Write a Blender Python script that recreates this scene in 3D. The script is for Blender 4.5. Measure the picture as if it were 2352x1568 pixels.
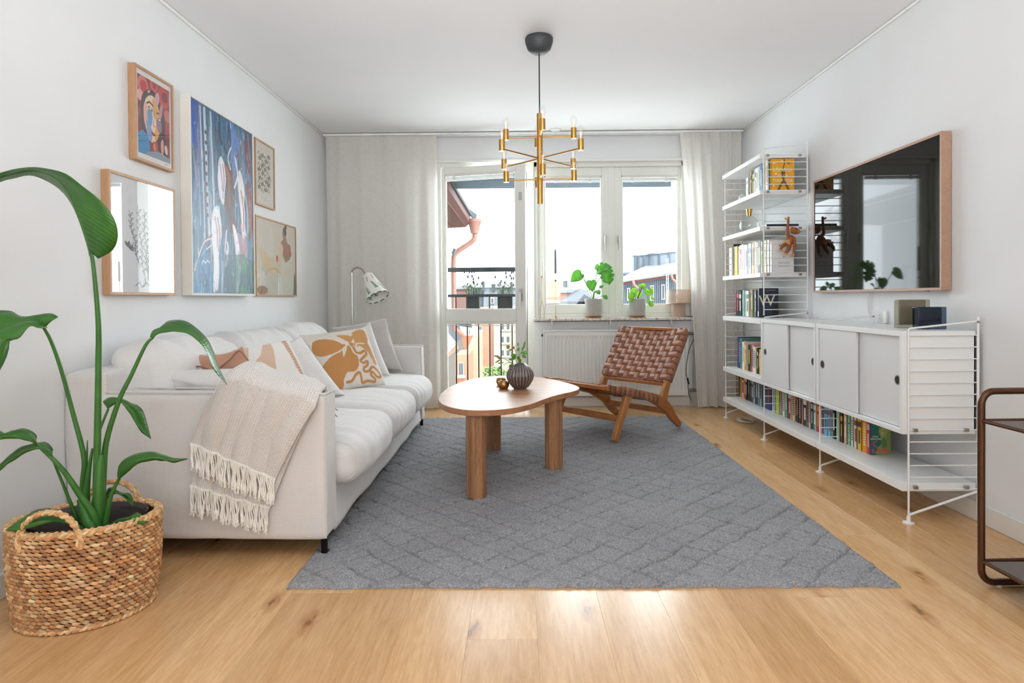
import bpy, bmesh, math, random
import numpy as np
from mathutils import Vector, Matrix, noise
for _o in list(bpy.data.objects): bpy.data.objects.remove(_o)
SC = bpy.context.scene
COL = SC.collection
PI = math.pi
R = math.radians
rnd = random.Random(7)

# ------------------------------------------------------------------ camera
CAM_F, CAM_SY, CAM_P, CAM_Y, CAM_R, CAM_H = 1436.2145, 83.5871, -.0113, .0106, .0077, .9936
cd = bpy.data.cameras.new('camera')
cam = bpy.data.objects.new('camera', cd); COL.objects.link(cam)
cd.sensor_width = 36; cd.sensor_fit = 'HORIZONTAL'
cd.lens = CAM_F / 2352 * 36
cd.shift_y = -CAM_SY / 2352
cd.clip_start = .05; cd.clip_end = 500
cam.matrix_world = Matrix.Translation((0, 0, CAM_H)) @ Matrix.Rotation(CAM_Y, 4, 'Z') @ Matrix.Rotation(PI/2 + CAM_P, 4, 'X') @ Matrix.Rotation(-CAM_R, 4, 'Z')
SC.camera = cam

# ------------------------------------------------------------------ world, sun, room lights, exposure
W = bpy.data.worlds.new('sky'); SC.world = W; W.use_nodes = True
nt = W.node_tree; bg = nt.nodes['Background']
tc = nt.nodes.new('ShaderNodeTexCoord')
nz = nt.nodes.new('ShaderNodeTexNoise'); nz.inputs['Scale'].default_value = 1.6; nz.inputs['Detail'].default_value = 6
mpp = nt.nodes.new('ShaderNodeMapping'); mpp.inputs['Scale'].default_value = (1, 1, 3)
nt.links.new(tc.outputs['Generated'], mpp.inputs[0]); nt.links.new(mpp.outputs[0], nz.inputs['Vector'])
cr = nt.nodes.new('ShaderNodeValToRGB')
cr.color_ramp.elements[0].position = .35; cr.color_ramp.elements[0].color = (.84, .92, 1, 1)
cr.color_ramp.elements[1].position = .6; cr.color_ramp.elements[1].color = (.95, .98, 1, 1)
nt.links.new(nz.outputs['Fac'], cr.inputs[0]); nt.links.new(cr.outputs[0], bg.inputs['Color'])
SKY = 4.0
bg.inputs['Strength'].default_value = SKY
sun = bpy.data.lights.new('sun', 'SUN'); sun.energy = 2.5; sun.angle = R(2); sun.color = (1, .95, .87)
so = bpy.data.objects.new('sun', sun); COL.objects.link(so)
so.rotation_euler = Vector((-.35, .75, -.75)).to_track_quat('-Z', 'Y').to_euler()
def area(name, loc, target, sx, sy, power, color=(1, 1, 1)):
    l = bpy.data.lights.new(name, 'AREA'); l.shape = 'RECTANGLE'; l.size = sx; l.size_y = sy; l.energy = power; l.color = color
    o = bpy.data.objects.new(name, l); COL.objects.link(o); o.location = loc
    o.rotation_euler = (Vector(target) - Vector(loc)).to_track_quat('-Z', 'Y').to_euler()
    return o
# added fill lights, unseen behind the camera, brightening the room and its ceiling
area('rear_fill_light', (.1, -2.3, 1.45), (.1, 4, 1.3), 3.3, 1.9, 53, (.91, .955, 1))
up = area('ceiling_fill_light', (.1, -.3, 1.2), (.1, .9, 2.5), 1.6, 1.2, 56, (.87, .94, 1)); up.data.spread = R(105)
area('daylight_at_the_window', (.38, 6.12, 1.6), (.38, 0, 1.6), 2.25, 1.25, 92, (.87, .945, 1))
SC.view_settings.view_transform = 'Standard'; SC.view_settings.look = 'None'
SC.view_settings.exposure = 0.0; SC.view_settings.gamma = 1; SC.view_settings.use_curve_mapping = False
try:
    SC.cycles.use_denoising = True; SC.cycles.max_bounces = 10; SC.cycles.transparent_max_bounces = 24; SC.cycles.sample_clamp_indirect = 6
    SC.cycles.caustics_reflective = False; SC.cycles.caustics_refractive = False
except Exception: pass

# ------------------------------------------------------------------ helpers
def ray(u, v):
    u = u - 1176; v = v - 784 + CAM_SY
    c, s = math.cos(CAM_R), math.sin(CAM_R); u, v = c*u - s*v, s*u + c*v
    x, y, z = u/CAM_F, 1.0, -v/CAM_F
    c, s = math.cos(CAM_P), math.sin(CAM_P); y, z = c*y - s*z, s*y + c*z
    c, s = math.cos(CAM_Y), math.sin(CAM_Y); x, y = c*x - s*y, s*x + c*y
    return x, y, z
def un(u, v, ax, val):
    """surveying helper: the point of the plane ax = val seen in that direction of the photograph"""
    d = ray(u, v); o = (0, 0, CAM_H); i = 'xyz'.index(ax); t = (val - o[i]) / d[i]
    return Vector((o[0] + t*d[0], o[1] + t*d[1], o[2] + t*d[2]))
def Y(u, v, y): return un(u, v, 'y', y)

def srgb(h):
    if isinstance(h, str):
        h = h.lstrip('#'); c = [int(h[i:i+2], 16)/255 for i in (0, 2, 4)]
    else: c = list(h)
    return tuple(x/12.92 if x <= .04045 else ((x+.055)/1.055)**2.4 for x in c)

class N:
    """tiny node builder"""
    def __init__(s, name):
        s.m = bpy.data.materials.new(name); s.m.use_nodes = True; s.t = s.m.node_tree; s.b = s.t.nodes['Principled BSDF']
        s.out = s.t.nodes['Material Output']
    def n(s, typ, **kw):
        nd = s.t.nodes.new('ShaderNode' + typ)
        for k, v in kw.items():
            if k in nd.inputs: nd.inputs[k].default_value = v
            else: setattr(nd, k, v)
        return nd
    def l(s, a, b): s.t.links.new(a, b)
    def coord(s, kind='Object', scale=(1, 1, 1), rot=(0, 0, 0), rand=False):
        t = s.n('TexCoord'); m = s.n('Mapping'); m.inputs['Scale'].default_value = scale; m.inputs['Rotation'].default_value = rot
        src = t.outputs[kind]
        if rand:
            oi = s.n('ObjectInfo'); mu = s.n('VectorMath', operation='SCALE'); cb = s.n('CombineXYZ')
            s.l(oi.outputs['Random'], cb.inputs[0]); s.l(oi.outputs['Random'], cb.inputs[1]); s.l(oi.outputs['Random'], cb.inputs[2])
            s.l(cb.outputs[0], mu.inputs[0]); mu.inputs['Scale'].default_value = 37.0
            ad = s.n('VectorMath', operation='ADD'); s.l(src, ad.inputs[0]); s.l(mu.outputs[0], ad.inputs[1]); src = ad.outputs[0]
        s.l(src, m.inputs[0]); return m.outputs[0]
    def noise(s, vec, scale, detail=4, rough=.5, dist=0):
        n = s.n('TexNoise'); n.inputs['Scale'].default_value = scale; n.inputs['Detail'].default_value = detail
        n.inputs['Roughness'].default_value = rough; n.inputs['Distortion'].default_value = dist
        if vec is not None: s.l(vec, n.inputs['Vector'])
        return n.outputs['Fac']
    def ramp(s, fac, stops):
        r = s.n('ValToRGB'); e = r.color_ramp.elements
        while len(e) < len(stops): e.new(.5)
        for el, (p, c) in zip(e, stops): el.position = p; el.color = (*c[:3], 1)
        s.l(fac, r.inputs[0]); return r.outputs[0]
    def mix(s, fac, a, b, typ='MIX'):
        m = s.n('Mix', data_type='RGBA', blend_type=typ)
        for i, x in ((0, fac), (6, a), (7, b)):
            if isinstance(x, (int, float)): m.inputs[i].default_value = x
            elif isinstance(x, (tuple, list)): m.inputs[i].default_value = (*x[:3], 1)
            else: s.l(x, m.inputs[i])
        return m.outputs[2]
    def bump(s, h, strength=.3, dist=.002, prev=None):
        b = s.n('Bump'); b.inputs['Strength'].default_value = strength; b.inputs['Distance'].default_value = dist
        s.l(h, b.inputs['Height'])
        if prev is not None: s.l(prev, b.inputs['Normal'])
        s.l(b.outputs[0], s.b.inputs['Normal']); return b.outputs[0]
    def col(s, c):
        if isinstance(c, (tuple, list)): s.b.inputs['Base Color'].default_value = (*c[:3], 1)
        else: s.l(c, s.b.inputs['Base Color'])
    def p(s, **kw):
        for k, v in kw.items(): s.b.inputs[k.replace('_', ' ')].default_value = v
        return s

_M = {}
DIM = [1.0]
def plain(name, c, rough=.5, metal=0, nscale=0, namt=.06, bump=0, bdist=.001, **kw):
    if name in _M: return _M[name]
    n = N(name); c = tuple(x*DIM[0] for x in srgb(c))
    v = n.coord('Object')
    f = n.noise(v, nscale or 12, 4)
    n.col(n.ramp(f, [(.3, tuple(x*(1-namt) for x in c)), (.7, tuple(min(1, x*(1+namt)) for x in c))]))
    n.p(Roughness=rough, Metallic=metal)
    for k, val in kw.items(): n.b.inputs[k.replace('_', ' ')].default_value = val
    if bump: n.bump(n.noise(v, nscale*3 or 60, 5), bump, bdist)
    _M[name] = n.m; return n.m
def fabric(name, c, scale=900, amt=.10, bump=.25, rough=.95, slub=True):
    if name in _M: return _M[name]
    n = N(name); c = srgb(c); v = n.coord('Object')
    w1 = n.noise(n.coord('Object', (1, 1, .12)), scale*.25, 3); w2 = n.noise(n.coord('Object', (.12, .12, 1)), scale*.25, 3)
    m = n.mix(.5, w1, w2)
    big = n.noise(v, 6, 3)
    base = n.ramp(m, [(.25, tuple(x*(1-amt) for x in c)), (.75, tuple(min(1, x*(1+amt)) for x in c))])
    n.col(n.mix(.12, base, n.ramp(big, [(.3, tuple(x*.85 for x in c)), (.7, c)])))
    n.p(Roughness=rough); n.b.inputs['Sheen Weight'].default_value = .25
    n.bump(m, bump, .0015)
    _M[name] = n.m; return n.m
def wood(name, c1, c2, c3=None, axis='Y', rough=.45, scale=1.0, rand=True, knots=False, bump=.08, tone=.88, staves=False):
    if name in _M: return _M[name]
    n = N(name); c1, c2 = srgb(c1), srgb(c2)
    st = {'X': (1.2, 14, 14), 'Y': (14, 1.2, 14), 'Z': (14, 14, 1.2)}[axis]
    st = tuple(x*scale for x in st)
    v = n.coord('Object', st, rand=rand)
    grain = n.noise(v, 1.0, 6, .62, .6)
    fine = n.noise(n.coord('Object', tuple(x*9 for x in st), rand=rand), 1.0, 3, .7)
    c = n.ramp(grain, [(.28, c2), (.5, tuple((a+b)/2 for a, b in zip(c1, c2))), (.72, c1)])
    c = n.mix(.35, c, n.ramp(fine, [(.3, tuple(x*.72 for x in c2)), (.65, c1)]))
    if rand:
        oi = n.n('ObjectInfo'); 
        tone = n.ramp(oi.outputs['Random'], [(0, tuple(x*tone for x in (1, .96, .92))), (.35, tuple(x*(tone*.3+.7) for x in (1, .985, .97))), (.6, (1, 1, 1)), (1, (1.0, 1.0, 1.0))])
        c = n.mix(1.0, c, tone, 'MULTIPLY')
    if staves:
        sv = n.noise(n.coord('Object', tuple(x*2.6 if x > 10 else .3 for x in (14, 14, 1)), rand=rand), 1.0, 1, .4)
        c = n.mix(1.0, c, n.ramp(sv, [(.38, (.70, .66, .62)), (.5, (.95, .93, .92)), (.6, (1.12, 1.08, 1.04))]), 'MULTIPLY')
    if knots:
        vo = n.n('TexVoronoi', voronoi_dimensions='2D'); vo.inputs['Scale'].default_value = 1.0
        kv = n.coord('Object', {'X': (.8, 2.4, 2.4), 'Y': (2.4, .8, 2.4), 'Z': (2.4, 2.4, .8)}[axis], rand=rand); 
        wob = n.noise(kv, 14, 4, .7); ad = n.n('VectorMath', operation='ADD'); sc = n.n('VectorMath', operation='SCALE'); sc.inputs['Scale'].default_value = .16
        cbx = n.n('CombineXYZ'); n.l(wob, cbx.inputs[0]); n.l(wob, cbx.inputs[1]); n.l(cbx.outputs[0], sc.inputs[0]); n.l(kv, ad.inputs[0]); n.l(sc.outputs[0], ad.inputs[1])
        n.l(ad.outputs[0], vo.inputs['Vector'])
        k = n.ramp(vo.outputs['Distance'], [(.0, srgb('#5a3a2a')), (.012, srgb('#7a5236')), (.024, srgb('#d2b494')), (.085, (1, 1, 1))])
        c = n.mix(.75, c, k, 'MULTIPLY')
    n.col(c); n.p(Roughness=rough)
    n.bump(fine, bump, .001)
    _M[name] = n.m; return n.m
def painted(name, rough=.6, bump=.1, bs=300, sheen=0, coat=0):
    """colour attribute of flat print / pigment, with fine relief"""
    if name in _M: return _M[name]
    n = N(name); a = n.n('VertexColor', layer_name='pigment_or_shade'); n.col(a.outputs['Color'])
    n.p(Roughness=rough); n.b.inputs['Sheen Weight'].default_value = sheen; n.b.inputs['Coat Weight'].default_value = coat
    n.bump(n.noise(n.coord('Object'), bs, 4), bump, .001)
    _M[name] = n.m; return n.m
def glassy(name, tint=(1, 1, 1), rough=0.0, ior=1.45, refl=1.0):
    """thin clear glass: what is not reflected passes straight through"""
    if name in _M: return _M[name]
    n = N(name); t = n.n('BsdfTransparent'); t.inputs[0].default_value = (*tint, 1)
    g = n.n('BsdfGlossy'); g.inputs['Roughness'].default_value = rough
    lw = n.n('LayerWeight'); lw.inputs[0].default_value = .5; f0 = ((ior-1)/(ior+1))**2
    pw_ = n.n('Math', operation='POWER'); n.l(lw.outputs['Facing'], pw_.inputs[0]); pw_.inputs[1].default_value = 5
    fr = n.n('Math', operation='MULTIPLY_ADD'); n.l(pw_.outputs[0], fr.inputs[0]); fr.inputs[1].default_value = 1-f0; fr.inputs[2].default_value = f0
    nf = n.noise(n.coord('Object'), 3, 2); 
    ml = n.n('Math', operation='MULTIPLY'); n.l(fr.outputs[0], ml.inputs[0]); ml.inputs[1].default_value = refl
    mx = n.n('MixShader'); n.l(ml.outputs[0], mx.inputs[0]); n.l(t.outputs[0], mx.inputs[1]); n.l(g.outputs[0], mx.inputs[2])
    n.l(mx.outputs[0], n.out.inputs['Surface'])
    _M[name] = n.m; return n.m

class B:
    """collects shapes, builds ONE mesh"""
    def __init__(s): s.v = []; s.f = []; s.c = None
    def add(s, vs, fs):
        o = len(s.v); s.v += [tuple(p) for p in vs]; s.f += [tuple(i + o for i in f) for f in fs]; return s
    def box(s, x0, x1, y0, y1, z0, z1, m=None):
        vs = [Vector((x, y, z)) for x in (x0, x1) for y in (y0, y1) for z in (z0, z1)]
        if m is not None: vs = [m @ p for p in vs]
        return s.add(vs, [(0, 1, 3, 2), (4, 6, 7, 5), (0, 4, 5, 1), (2, 3, 7, 6), (0, 2, 6, 4), (1, 5, 7, 3)])
    def bar(s, p0, p1, w, h, up=(0, 0, 1)):
        p0, p1, up = Vector(p0), Vector(p1), Vector(up); d = (p1-p0).normalized(); a = d.cross(up)
        if a.length < 1e-4: a = d.cross(Vector((1, 0, 0)))
        a.normalize(); b = a.cross(d)
        vs = [p + a*(sx*w/2) + b*(sy*h/2) for p in (p0, p1) for sx, sy in ((-1, -1), (1, -1), (1, 1), (-1, 1))]
        return s.add(vs, [(3, 2, 1, 0), (4, 5, 6, 7), (0, 1, 5, 4), (1, 2, 6, 5), (2, 3, 7, 6), (3, 0, 4, 7)])
    def tube(s, path, r, n=10, caps=True, closed=False):
        P = [Vector(p) for p in path]; k = len(P)
        rr = r if isinstance(r, (list, tuple)) else [r]*k
        o = len(s.v); up = None; rings = []
        for i in range(k):
            a = P[(i-1) % k] if (closed or i > 0) else P[i]; b = P[(i+1) % k] if (closed or i < k-1) else P[i]
            d = (b-a).normalized() if (b-a).length > 1e-9 else Vector((0, 0, 1))
            if up is None:
                up = d.orthogonal().normalized()
            up = (up - d*up.dot(d)); up = up.normalized() if up.length > 1e-6 else d.orthogonal().normalized()
            sd = d.cross(up)
            rings.append([P[i] + (up*math.cos(2*PI*j/n) + sd*math.sin(2*PI*j/n))*rr[i] for j in range(n)])
        vs = [p for rg in rings for p in rg]; fs = []
        for i in range(k if closed else k-1):
            i2 = (i+1) % k
            for j in range(n): fs.append((i*n+j, i2*n+j, i2*n+(j+1) % n, i*n+(j+1) % n)[::-1])
        if caps and not closed: fs.append(tuple(range(n))); fs.append(tuple((k-1)*n + j for j in reversed(range(n))))
        return s.add(vs, fs)
    def cyl(s, p0, p1, r, r2=None, n=20): return s.tube([p0, p1], [r, r if r2 is None else r2], n)
    def lathe(s, prof, c=(0, 0, 0), n=32, axis=None, rfun=None, cap=True):
        c = Vector(c); vs = []; fs = []; k = len(prof)
        q = axis or Matrix.Identity(3)
        for i, (r, z) in enumerate(prof):
            for j in range(n):
                a = 2*PI*j/n; rr = r if rfun is None else rfun(r, z, a, i)
                vs.append(c + q @ Vector((rr*math.cos(a), rr*math.sin(a), z)))
        for i in range(k-1):
            for j in range(n): fs.append((i*n+j, i*n+(j+1) % n, (i+1)*n+(j+1) % n, (i+1)*n+j))
        if cap: fs.append(tuple(reversed(range(n)))); fs.append(tuple((k-1)*n+j for j in range(n)))
        return s.add(vs, fs)
    def grid(s, fn, nu, nv, closed=False):
        vs = [Vector(fn(i/(nu-1), j/(nv-1))) for j in range(nv) for i in range(nu)]
        fs = [(j*nu+i, j*nu+i+1, (j+1)*nu+i+1, (j+1)*nu+i) for j in range(nv-1) for i in range(nu-1)]
        return s.add(vs, fs)
    def prism(s, pts, z0, z1, m=None):
        k = len(pts); vs = [Vector((x, y, z0)) for x, y in pts] + [Vector((x, y, z1)) for x, y in pts]
        if m is not None: vs = [m @ p for p in vs]
        return s.add(vs, [tuple(reversed(range(k))), tuple(range(k, 2*k))] + [(i, (i+1) % k, k+(i+1) % k, k+i) for i in range(k)])
    def build(s, name, mat, parent=None, smooth=True, bevel=0, seg=2, angle=40, subd=0, solid=0, colors=None, uv=None, loc=None):
        me = bpy.data.meshes.new(name); me.from_pydata(s.v, [], s.f); me.update()
        if smooth:
            me.polygons.foreach_set('use_smooth', [True]*len(me.polygons))
            try: me.set_sharp_from_angle(angle=R(angle))
            except Exception: pass
        if colors is not None:
            ca = me.color_attributes.new('pigment_or_shade', 'FLOAT_COLOR', 'POINT')
            c = np.ones((len(me.vertices), 4), np.float32); cc = np.asarray(colors, np.float32)[:, :3]
            c[:, :3] = np.where(cc <= .04045, cc/12.92, ((cc+.055)/1.055)**2.4)
            ca.data.foreach_set('color', c.ravel())
        if uv is not None:
            ul = me.uv_layers.new(name='uv'); li = np.zeros(len(me.loops), np.int32); me.loops.foreach_get('vertex_index', li)
            ul.data.foreach_set('uv', np.asarray(uv, np.float32)[li].ravel())
        me.materials.append(mat)
        o = bpy.data.objects.new(name, me); COL.objects.link(o)
        if parent is not None: o.parent = parent; 
        if parent is not None and parent.type == 'EMPTY': o.matrix_parent_inverse = parent_inv(parent)
        elif parent is not None: o.matrix_parent_inverse = parent_inv(parent)
        if solid: md = o.modifiers.new('thickness', 'SOLIDIFY'); md.thickness = solid; md.offset = 0
        if bevel: md = o.modifiers.new('bevel', 'BEVEL'); md.width = bevel; md.segments = seg; md.limit_method = 'ANGLE'; md.angle_limit = R(35)
        if subd: md = o.modifiers.new('sub', 'SUBSURF'); md.levels = subd; md.render_levels = subd
        return o
def parent_inv(p):
    """our parents only ever carry plain transforms: children are modelled in world space"""
    m = world_of(p); return m.inverted()
def world_of(o):
    m = Matrix.LocRotScale(o.location, o.rotation_euler, o.scale)
    if o.parent: m = world_of(o.parent) @ o.matrix_parent_inverse @ m
    return m
def tag(o, label=None, cat=None, group=None, kind=None):
    if label: o['label'] = label
    if cat: o['category'] = cat
    if group: o['group'] = group
    if kind: o['kind'] = kind
    return o
def thing(name, loc, label, cat, group=None, rz=0):
    o = bpy.data.objects.new(name, None); o.empty_display_size = .1; COL.objects.link(o)
    o.location = loc; o.rotation_euler = (0, 0, rz); return tag(o, label, cat, group)
def struct(name, b, m, **kw):
    o = b.build(name, m, **kw); o['kind'] = 'structure'; return o
def dup(o, parent=None, loc=None):
    c = o.copy(); COL.objects.link(c)
    if parent is not None: c.parent = parent
    for ch in list(o.children): dup(ch, c)
    if loc is not None: c.location = loc
    return c
def text_mesh(txt, size, depth=.0004, align='CENTER'):
    cu = bpy.data.curves.new('txt', 'FONT'); cu.body = txt; cu.size = size; cu.extrude = depth; cu.align_x = align; cu.align_y = 'CENTER'; cu.resolution_u = 3
    o = bpy.data.objects.new('txt', cu); COL.objects.link(o)
    me = bpy.data.meshes.new_from_object(o); bpy.data.objects.remove(o); bpy.data.curves.remove(cu); return me
def lettering(name, txt, size, mat, parent, mtx, sx=1.0, bold=0):
    me = text_mesh(txt, size)
    me.transform(mtx @ Matrix.Diagonal((sx, 1, 1, 1))); me.materials.clear(); me.materials.append(mat); me.name = name
    o = bpy.data.objects.new(name, me); COL.objects.link(o); o.parent = parent; o.matrix_parent_inverse = parent_inv(parent); return o

# flat print: a numpy canvas in 0..1 coordinates (x right, y up)
class Paint:
    def __init__(s, w, h, bg):
        s.w, s.h = w, h
        s.X, s.Y = np.meshgrid((np.arange(w))/(w-1), (np.arange(h))/(h-1))
        s.a = np.zeros((h, w, 3)); s.a[:] = s.c(bg)
    def c(s, h):
        if isinstance(h, str): h = h.lstrip('#'); return np.array([int(h[i:i+2], 16)/255 for i in (0, 2, 4)])
        return np.array(h)
    def put(s, m, col, al=1.0):
        m = (np.clip(m, 0, 1)*al)[..., None]; s.a = s.a*(1-m) + s.c(col)*m
    def poly(s, pts, col, al=1.0, smooth=0):
        if smooth: pts = spline(pts, 6, True)
        ins = np.zeros_like(s.X, bool); k = len(pts)
        for i in range(k):
            x0, y0 = pts[i][:2]; x1, y1 = pts[(i+1) % k][:2]
            if y0 == y1: continue
            c = ((y0 > s.Y) != (y1 > s.Y)); xx = (x1-x0)*(s.Y-y0)/(y1-y0)+x0
            ins ^= c & (s.X < xx)
        s.put(ins.astype(float), col, al)
    def ell(s, cx, cy, rx, ry, col, rot=0, al=1.0, soft=.08):
        c, n = math.cos(rot), math.sin(rot); dx, dy = s.X-cx, s.Y-cy
        d = np.hypot((c*dx+n*dy)/rx, (-n*dx+c*dy)/ry); s.put((1-d)/soft, col, al)
    def line(s, pts, wd, col, al=1.0, asp=1.0, smooth=0, taper=False):
        if smooth: pts = spline(pts, 6, False)
        D = np.full_like(s.X, 9.)
        k = len(pts)
        for i in range(k-1):
            x0, y0 = pts[i][:2]; x1, y1 = pts[i+1][:2]; dx, dy = x1-x0, (y1-y0)*asp
            L = dx*dx+dy*dy+1e-12; t = np.clip(((s.X-x0)*dx+(s.Y-y0)*asp*dy)/L, 0, 1)
            w = wd*(1-.85*abs((i+t)/(k-1)*2-1)) if taper else wd
            D = np.minimum(D, np.hypot(s.X-x0-t*dx, (s.Y-y0)*asp-t*dy)/w)
        s.put((1-D)*2.5+.2, col, al)
    def cols(s): return s.a.reshape(-1, 3)
def spline(pts, n=6, closed=False):
    P = [np.array(p, float) for p in pts]; k = len(P); out = []
    for i in range(k if closed else k-1):
        p0 = P[(i-1) % k] if (closed or i > 0) else P[i]; p1 = P[i]; p2 = P[(i+1) % k]; p3 = P[(i+2) % k] if (closed or i+2 < k) else p2
        for j in range(n):
            t = j/n; out.append(.5*((2*p1)+(-p0+p2)*t+(2*p0-5*p1+4*p2-p3)*t*t+(-p0+3*p1-3*p2+p3)*t**3))
    if not closed: out.append(P[-1])
    return [tuple(p) for p in out]
def vspline(pts, n=6, closed=False): return [Vector(p) for p in spline([tuple(p) for p in pts], n, closed)]
def nzv(x, y, z, s=1.0): return noise.noise(Vector((x*s, y*s, z*s)))

XL, XR, YB, ZC = -1.746, 2.012, 5.713, 2.468
# ================================================================== THE ROOM
n = N('wall_paint'); v = n.coord('Object'); n.col(n.ramp(n.noise(v, 2, 3), [(.3, srgb('#e8e8e8')), (.7, srgb('#ecedee'))])); n.p(Roughness=.85); n.bump(n.noise(v, 220, 4), .05, .0006); WALL = n.m
CEIL = plain('ceiling_paint', '#e9e8e8', .9, nscale=3, namt=.01)
TRIM = plain('white_gloss_trim', '#ecebe6', .35, nscale=5, namt=.01)
WINW = plain('white_window_paint', '#ecece4', .38, nscale=5, namt=.02)
FLOORM = wood('oak_floor', '#e8bf8e', '#cb985f', axis='Y', rough=.24, scale=.8, knots=True, bump=.03, tone=.84)
# floor: boards of wide oak
fb = B().box(XL-.1, XR+.1, -2.6, 6.0, -.12, -.0205); floor = struct('floor', fb, plain('subfloor', '#5a4632', .9), smooth=False)
pw = .206; x = XL - .06; i = 0
while x < XR:
    y = -2.55 - (i*0.83) % 2.2; x1 = min(x + pw, XR+.02); x0 = max(x, XL-.02)
    while y < 5.9:
        y0, y1 = max(y, -2.55), min(y + 2.2, 5.95)
        if y1 - y0 > .05:
            B().box(x0+.0001, x1-.0001, y0+.0002, y1-.0002, -.02, 0).build('plank', FLOORM, floor, smooth=False, bevel=.0004, seg=1)
        y += 2.2
    x += pw; i += 1
struct('ceiling', B().box(XL-.2, XR+.2, -2.6, 6.0, ZC, ZC+.3), CEIL, smooth=False)
struct('wall_left', B().box(XL-.2, XL, -2.6, 6.0, -.1, ZC), WALL, smooth=False)
struct('wall_right', B().box(XR, XR+.2, -2.6, 6.0, -.1, ZC), WALL, smooth=False)
struct('wall_front', B().box(XL-.2, XR+.2, -2.8, -2.6, -.1, ZC+.3), WALL, smooth=False)
struct('trim_1', B().box(XL, XL+.018, -2.6, YB, ZC-.016, ZC), TRIM, bevel=.006)
struct('trim_2', B().box(XR-.018, XR, -2.6, YB, ZC-.016, ZC), TRIM, bevel=.006)
DX0, DX1, WX1, HEAD = -.775, .085, 1.50, 2.235       # door opening, window opening up to WX1
wb = B().box(XL, DX0, YB, 6.05, -.1, ZC).box(WX1+.07, XR, YB, 6.05, -.1, ZC).box(DX0, WX1+.07, YB, 6.05, HEAD+.02, ZC)
wb.box(.145, WX1+.07, YB, 6.05, -.1, .775)
struct('wall_back', wb, WALL, smooth=False)
struct('trim_3', B().box(-1.0, WX1+.07, YB-.012, YB+.02, HEAD-.005, HEAD+.022), TRIM, bevel=.003)
# baseboards
struct('baseboard_left', B().box(XL, XL+.014, -2.6, YB, 0, .085), TRIM, bevel=.003)
struct('baseboard_right', B().box(XR-.014, XR, -2.6, YB, 0, .085), TRIM, bevel=.003)
struct('baseboard_back', B().box(.145, XR, YB-.014, YB, 0, .085).box(XL, DX0-.02, YB-.014, YB, 0, .085), TRIM, bevel=.003)
GLASS = glassy('window_glass', (.97, .985, .98), ior=1.35, refl=.8)
STEEL = plain('brushed_steel', '#b9bab8', .3, 1)
RUB = plain('grey_seal', '#777a78', .6)
# ---- balcony door: frame fixed in the wall, leaf swung into the room
FY = 5.80
door = struct('door_1', B().box(DX0-.03, DX0+.022, YB, FY+.12, .0, HEAD+.02).box(DX0, -.702, YB+.004, FY+.1, 0, HEAD).box(.088, .148, YB, FY+.12, 0, HEAD+.02).box(DX0, DX1, YB+.02, FY+.12, 2.19, HEAD+.02).box(DX0, .14, YB, FY+.12, -.02, .035), WINW, bevel=.004)
B().box(DX0+.02, .05, YB-.0, FY+.15, .036, .05).build('threshold', plain('oak_threshold', '#b58e62', .4), door, bevel=.003)
ang = R(-15.5); H0 = Matrix.Translation((-.700, YB+.012, 0)) @ Matrix.Rotation(R(-14.4), 4, 'Z')
LW = .788
lb = B()
lb.box(0, .03, 0, .06, .06, 2.185, H0).box(LW-.085, LW, 0, .06, .06, 2.185, H0)
lb.box(.03, LW-.085, 0, .06, 2.125, 2.185, H0).box(.03, LW-.085, 0, .06, .785, .89, H0).box(.03, LW-.085, 0, .06, .06, .16, H0)
leaf = lb.build('door_leaf', WINW, door, bevel=.004)
lb2 = B()
for z0, z1 in ((.89, 2.125), (.16, .785)):
    lb2.box(.03, .045, .004, .03, z0, z1, H0).box(LW-.097, LW-.085, .004, .03, z0, z1, H0).box(.03, LW-.085, .004, .03, z1-.01, z1, H0).box(.03, LW-.085, .004, .03, z0, z0+.01, H0)
lb2.build('glazing_bead', plain('bead_white', '#f4f3ee', .3), leaf, bevel=.002)
B().box(.04, LW-.09, .018, .022, .89, 2.125, H0).build('pane', GLASS, leaf, smooth=False)
B().box(.04, LW-.09, .018, .022, .16, .785, H0).build('pane', GLASS, leaf, smooth=False)
hb = B(); P = lambda x, y, z: H0 @ Vector((x, y, z))
hb.box(LW-.058, LW-.026, -.008, 0, .965, 1.075, H0).cyl(P(LW-.042, 0, 1.04), P(LW-.042, -.035, 1.04), .008).tube([P(LW-.042, -.033, 1.045), P(LW-.042, -.04, 1.0), P(LW-.042, -.04, .92)], [.009, .009, .007])
hb.build('door_handle', STEEL, leaf, bevel=.001)
B().box(LW-.055, LW-.03, -.006, 0, 1.86, 1.93, H0).build('latch_plate', STEEL, leaf, bevel=.001)
# roller blinds rolled up at the head of each pane
BL = plain('blind_metal', '#e4e2da', .35); BLS = plain('blind_slat', '#b9bab3', .5)
bb = B().box(.045, LW-.1, -.012, .006, 2.10, 2.124, H0).box(.045, LW-.1, -.014, .004, 2.062, 2.071, H0)
bl = bb.build('blind', BL, leaf, bevel=.002)
for k in range(4): B().box(.05, LW-.105, -.012, .004, 2.074+k*.006, 2.077+k*.006, H0).build('slat', BLS, bl, smooth=False)
B().box(.045, LW-.1, -.012, .006, .762, .785, H0).box(.045, LW-.1, -.012, .004, .745, .752, H0).build('blind', BL, leaf, bevel=.002)
for xx in (.12, LW-.17): B().box(xx, xx+.018, -.02, .0, 2.06, 2.115, H0).build('blind_clip', BL, leaf, bevel=.002)
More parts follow.
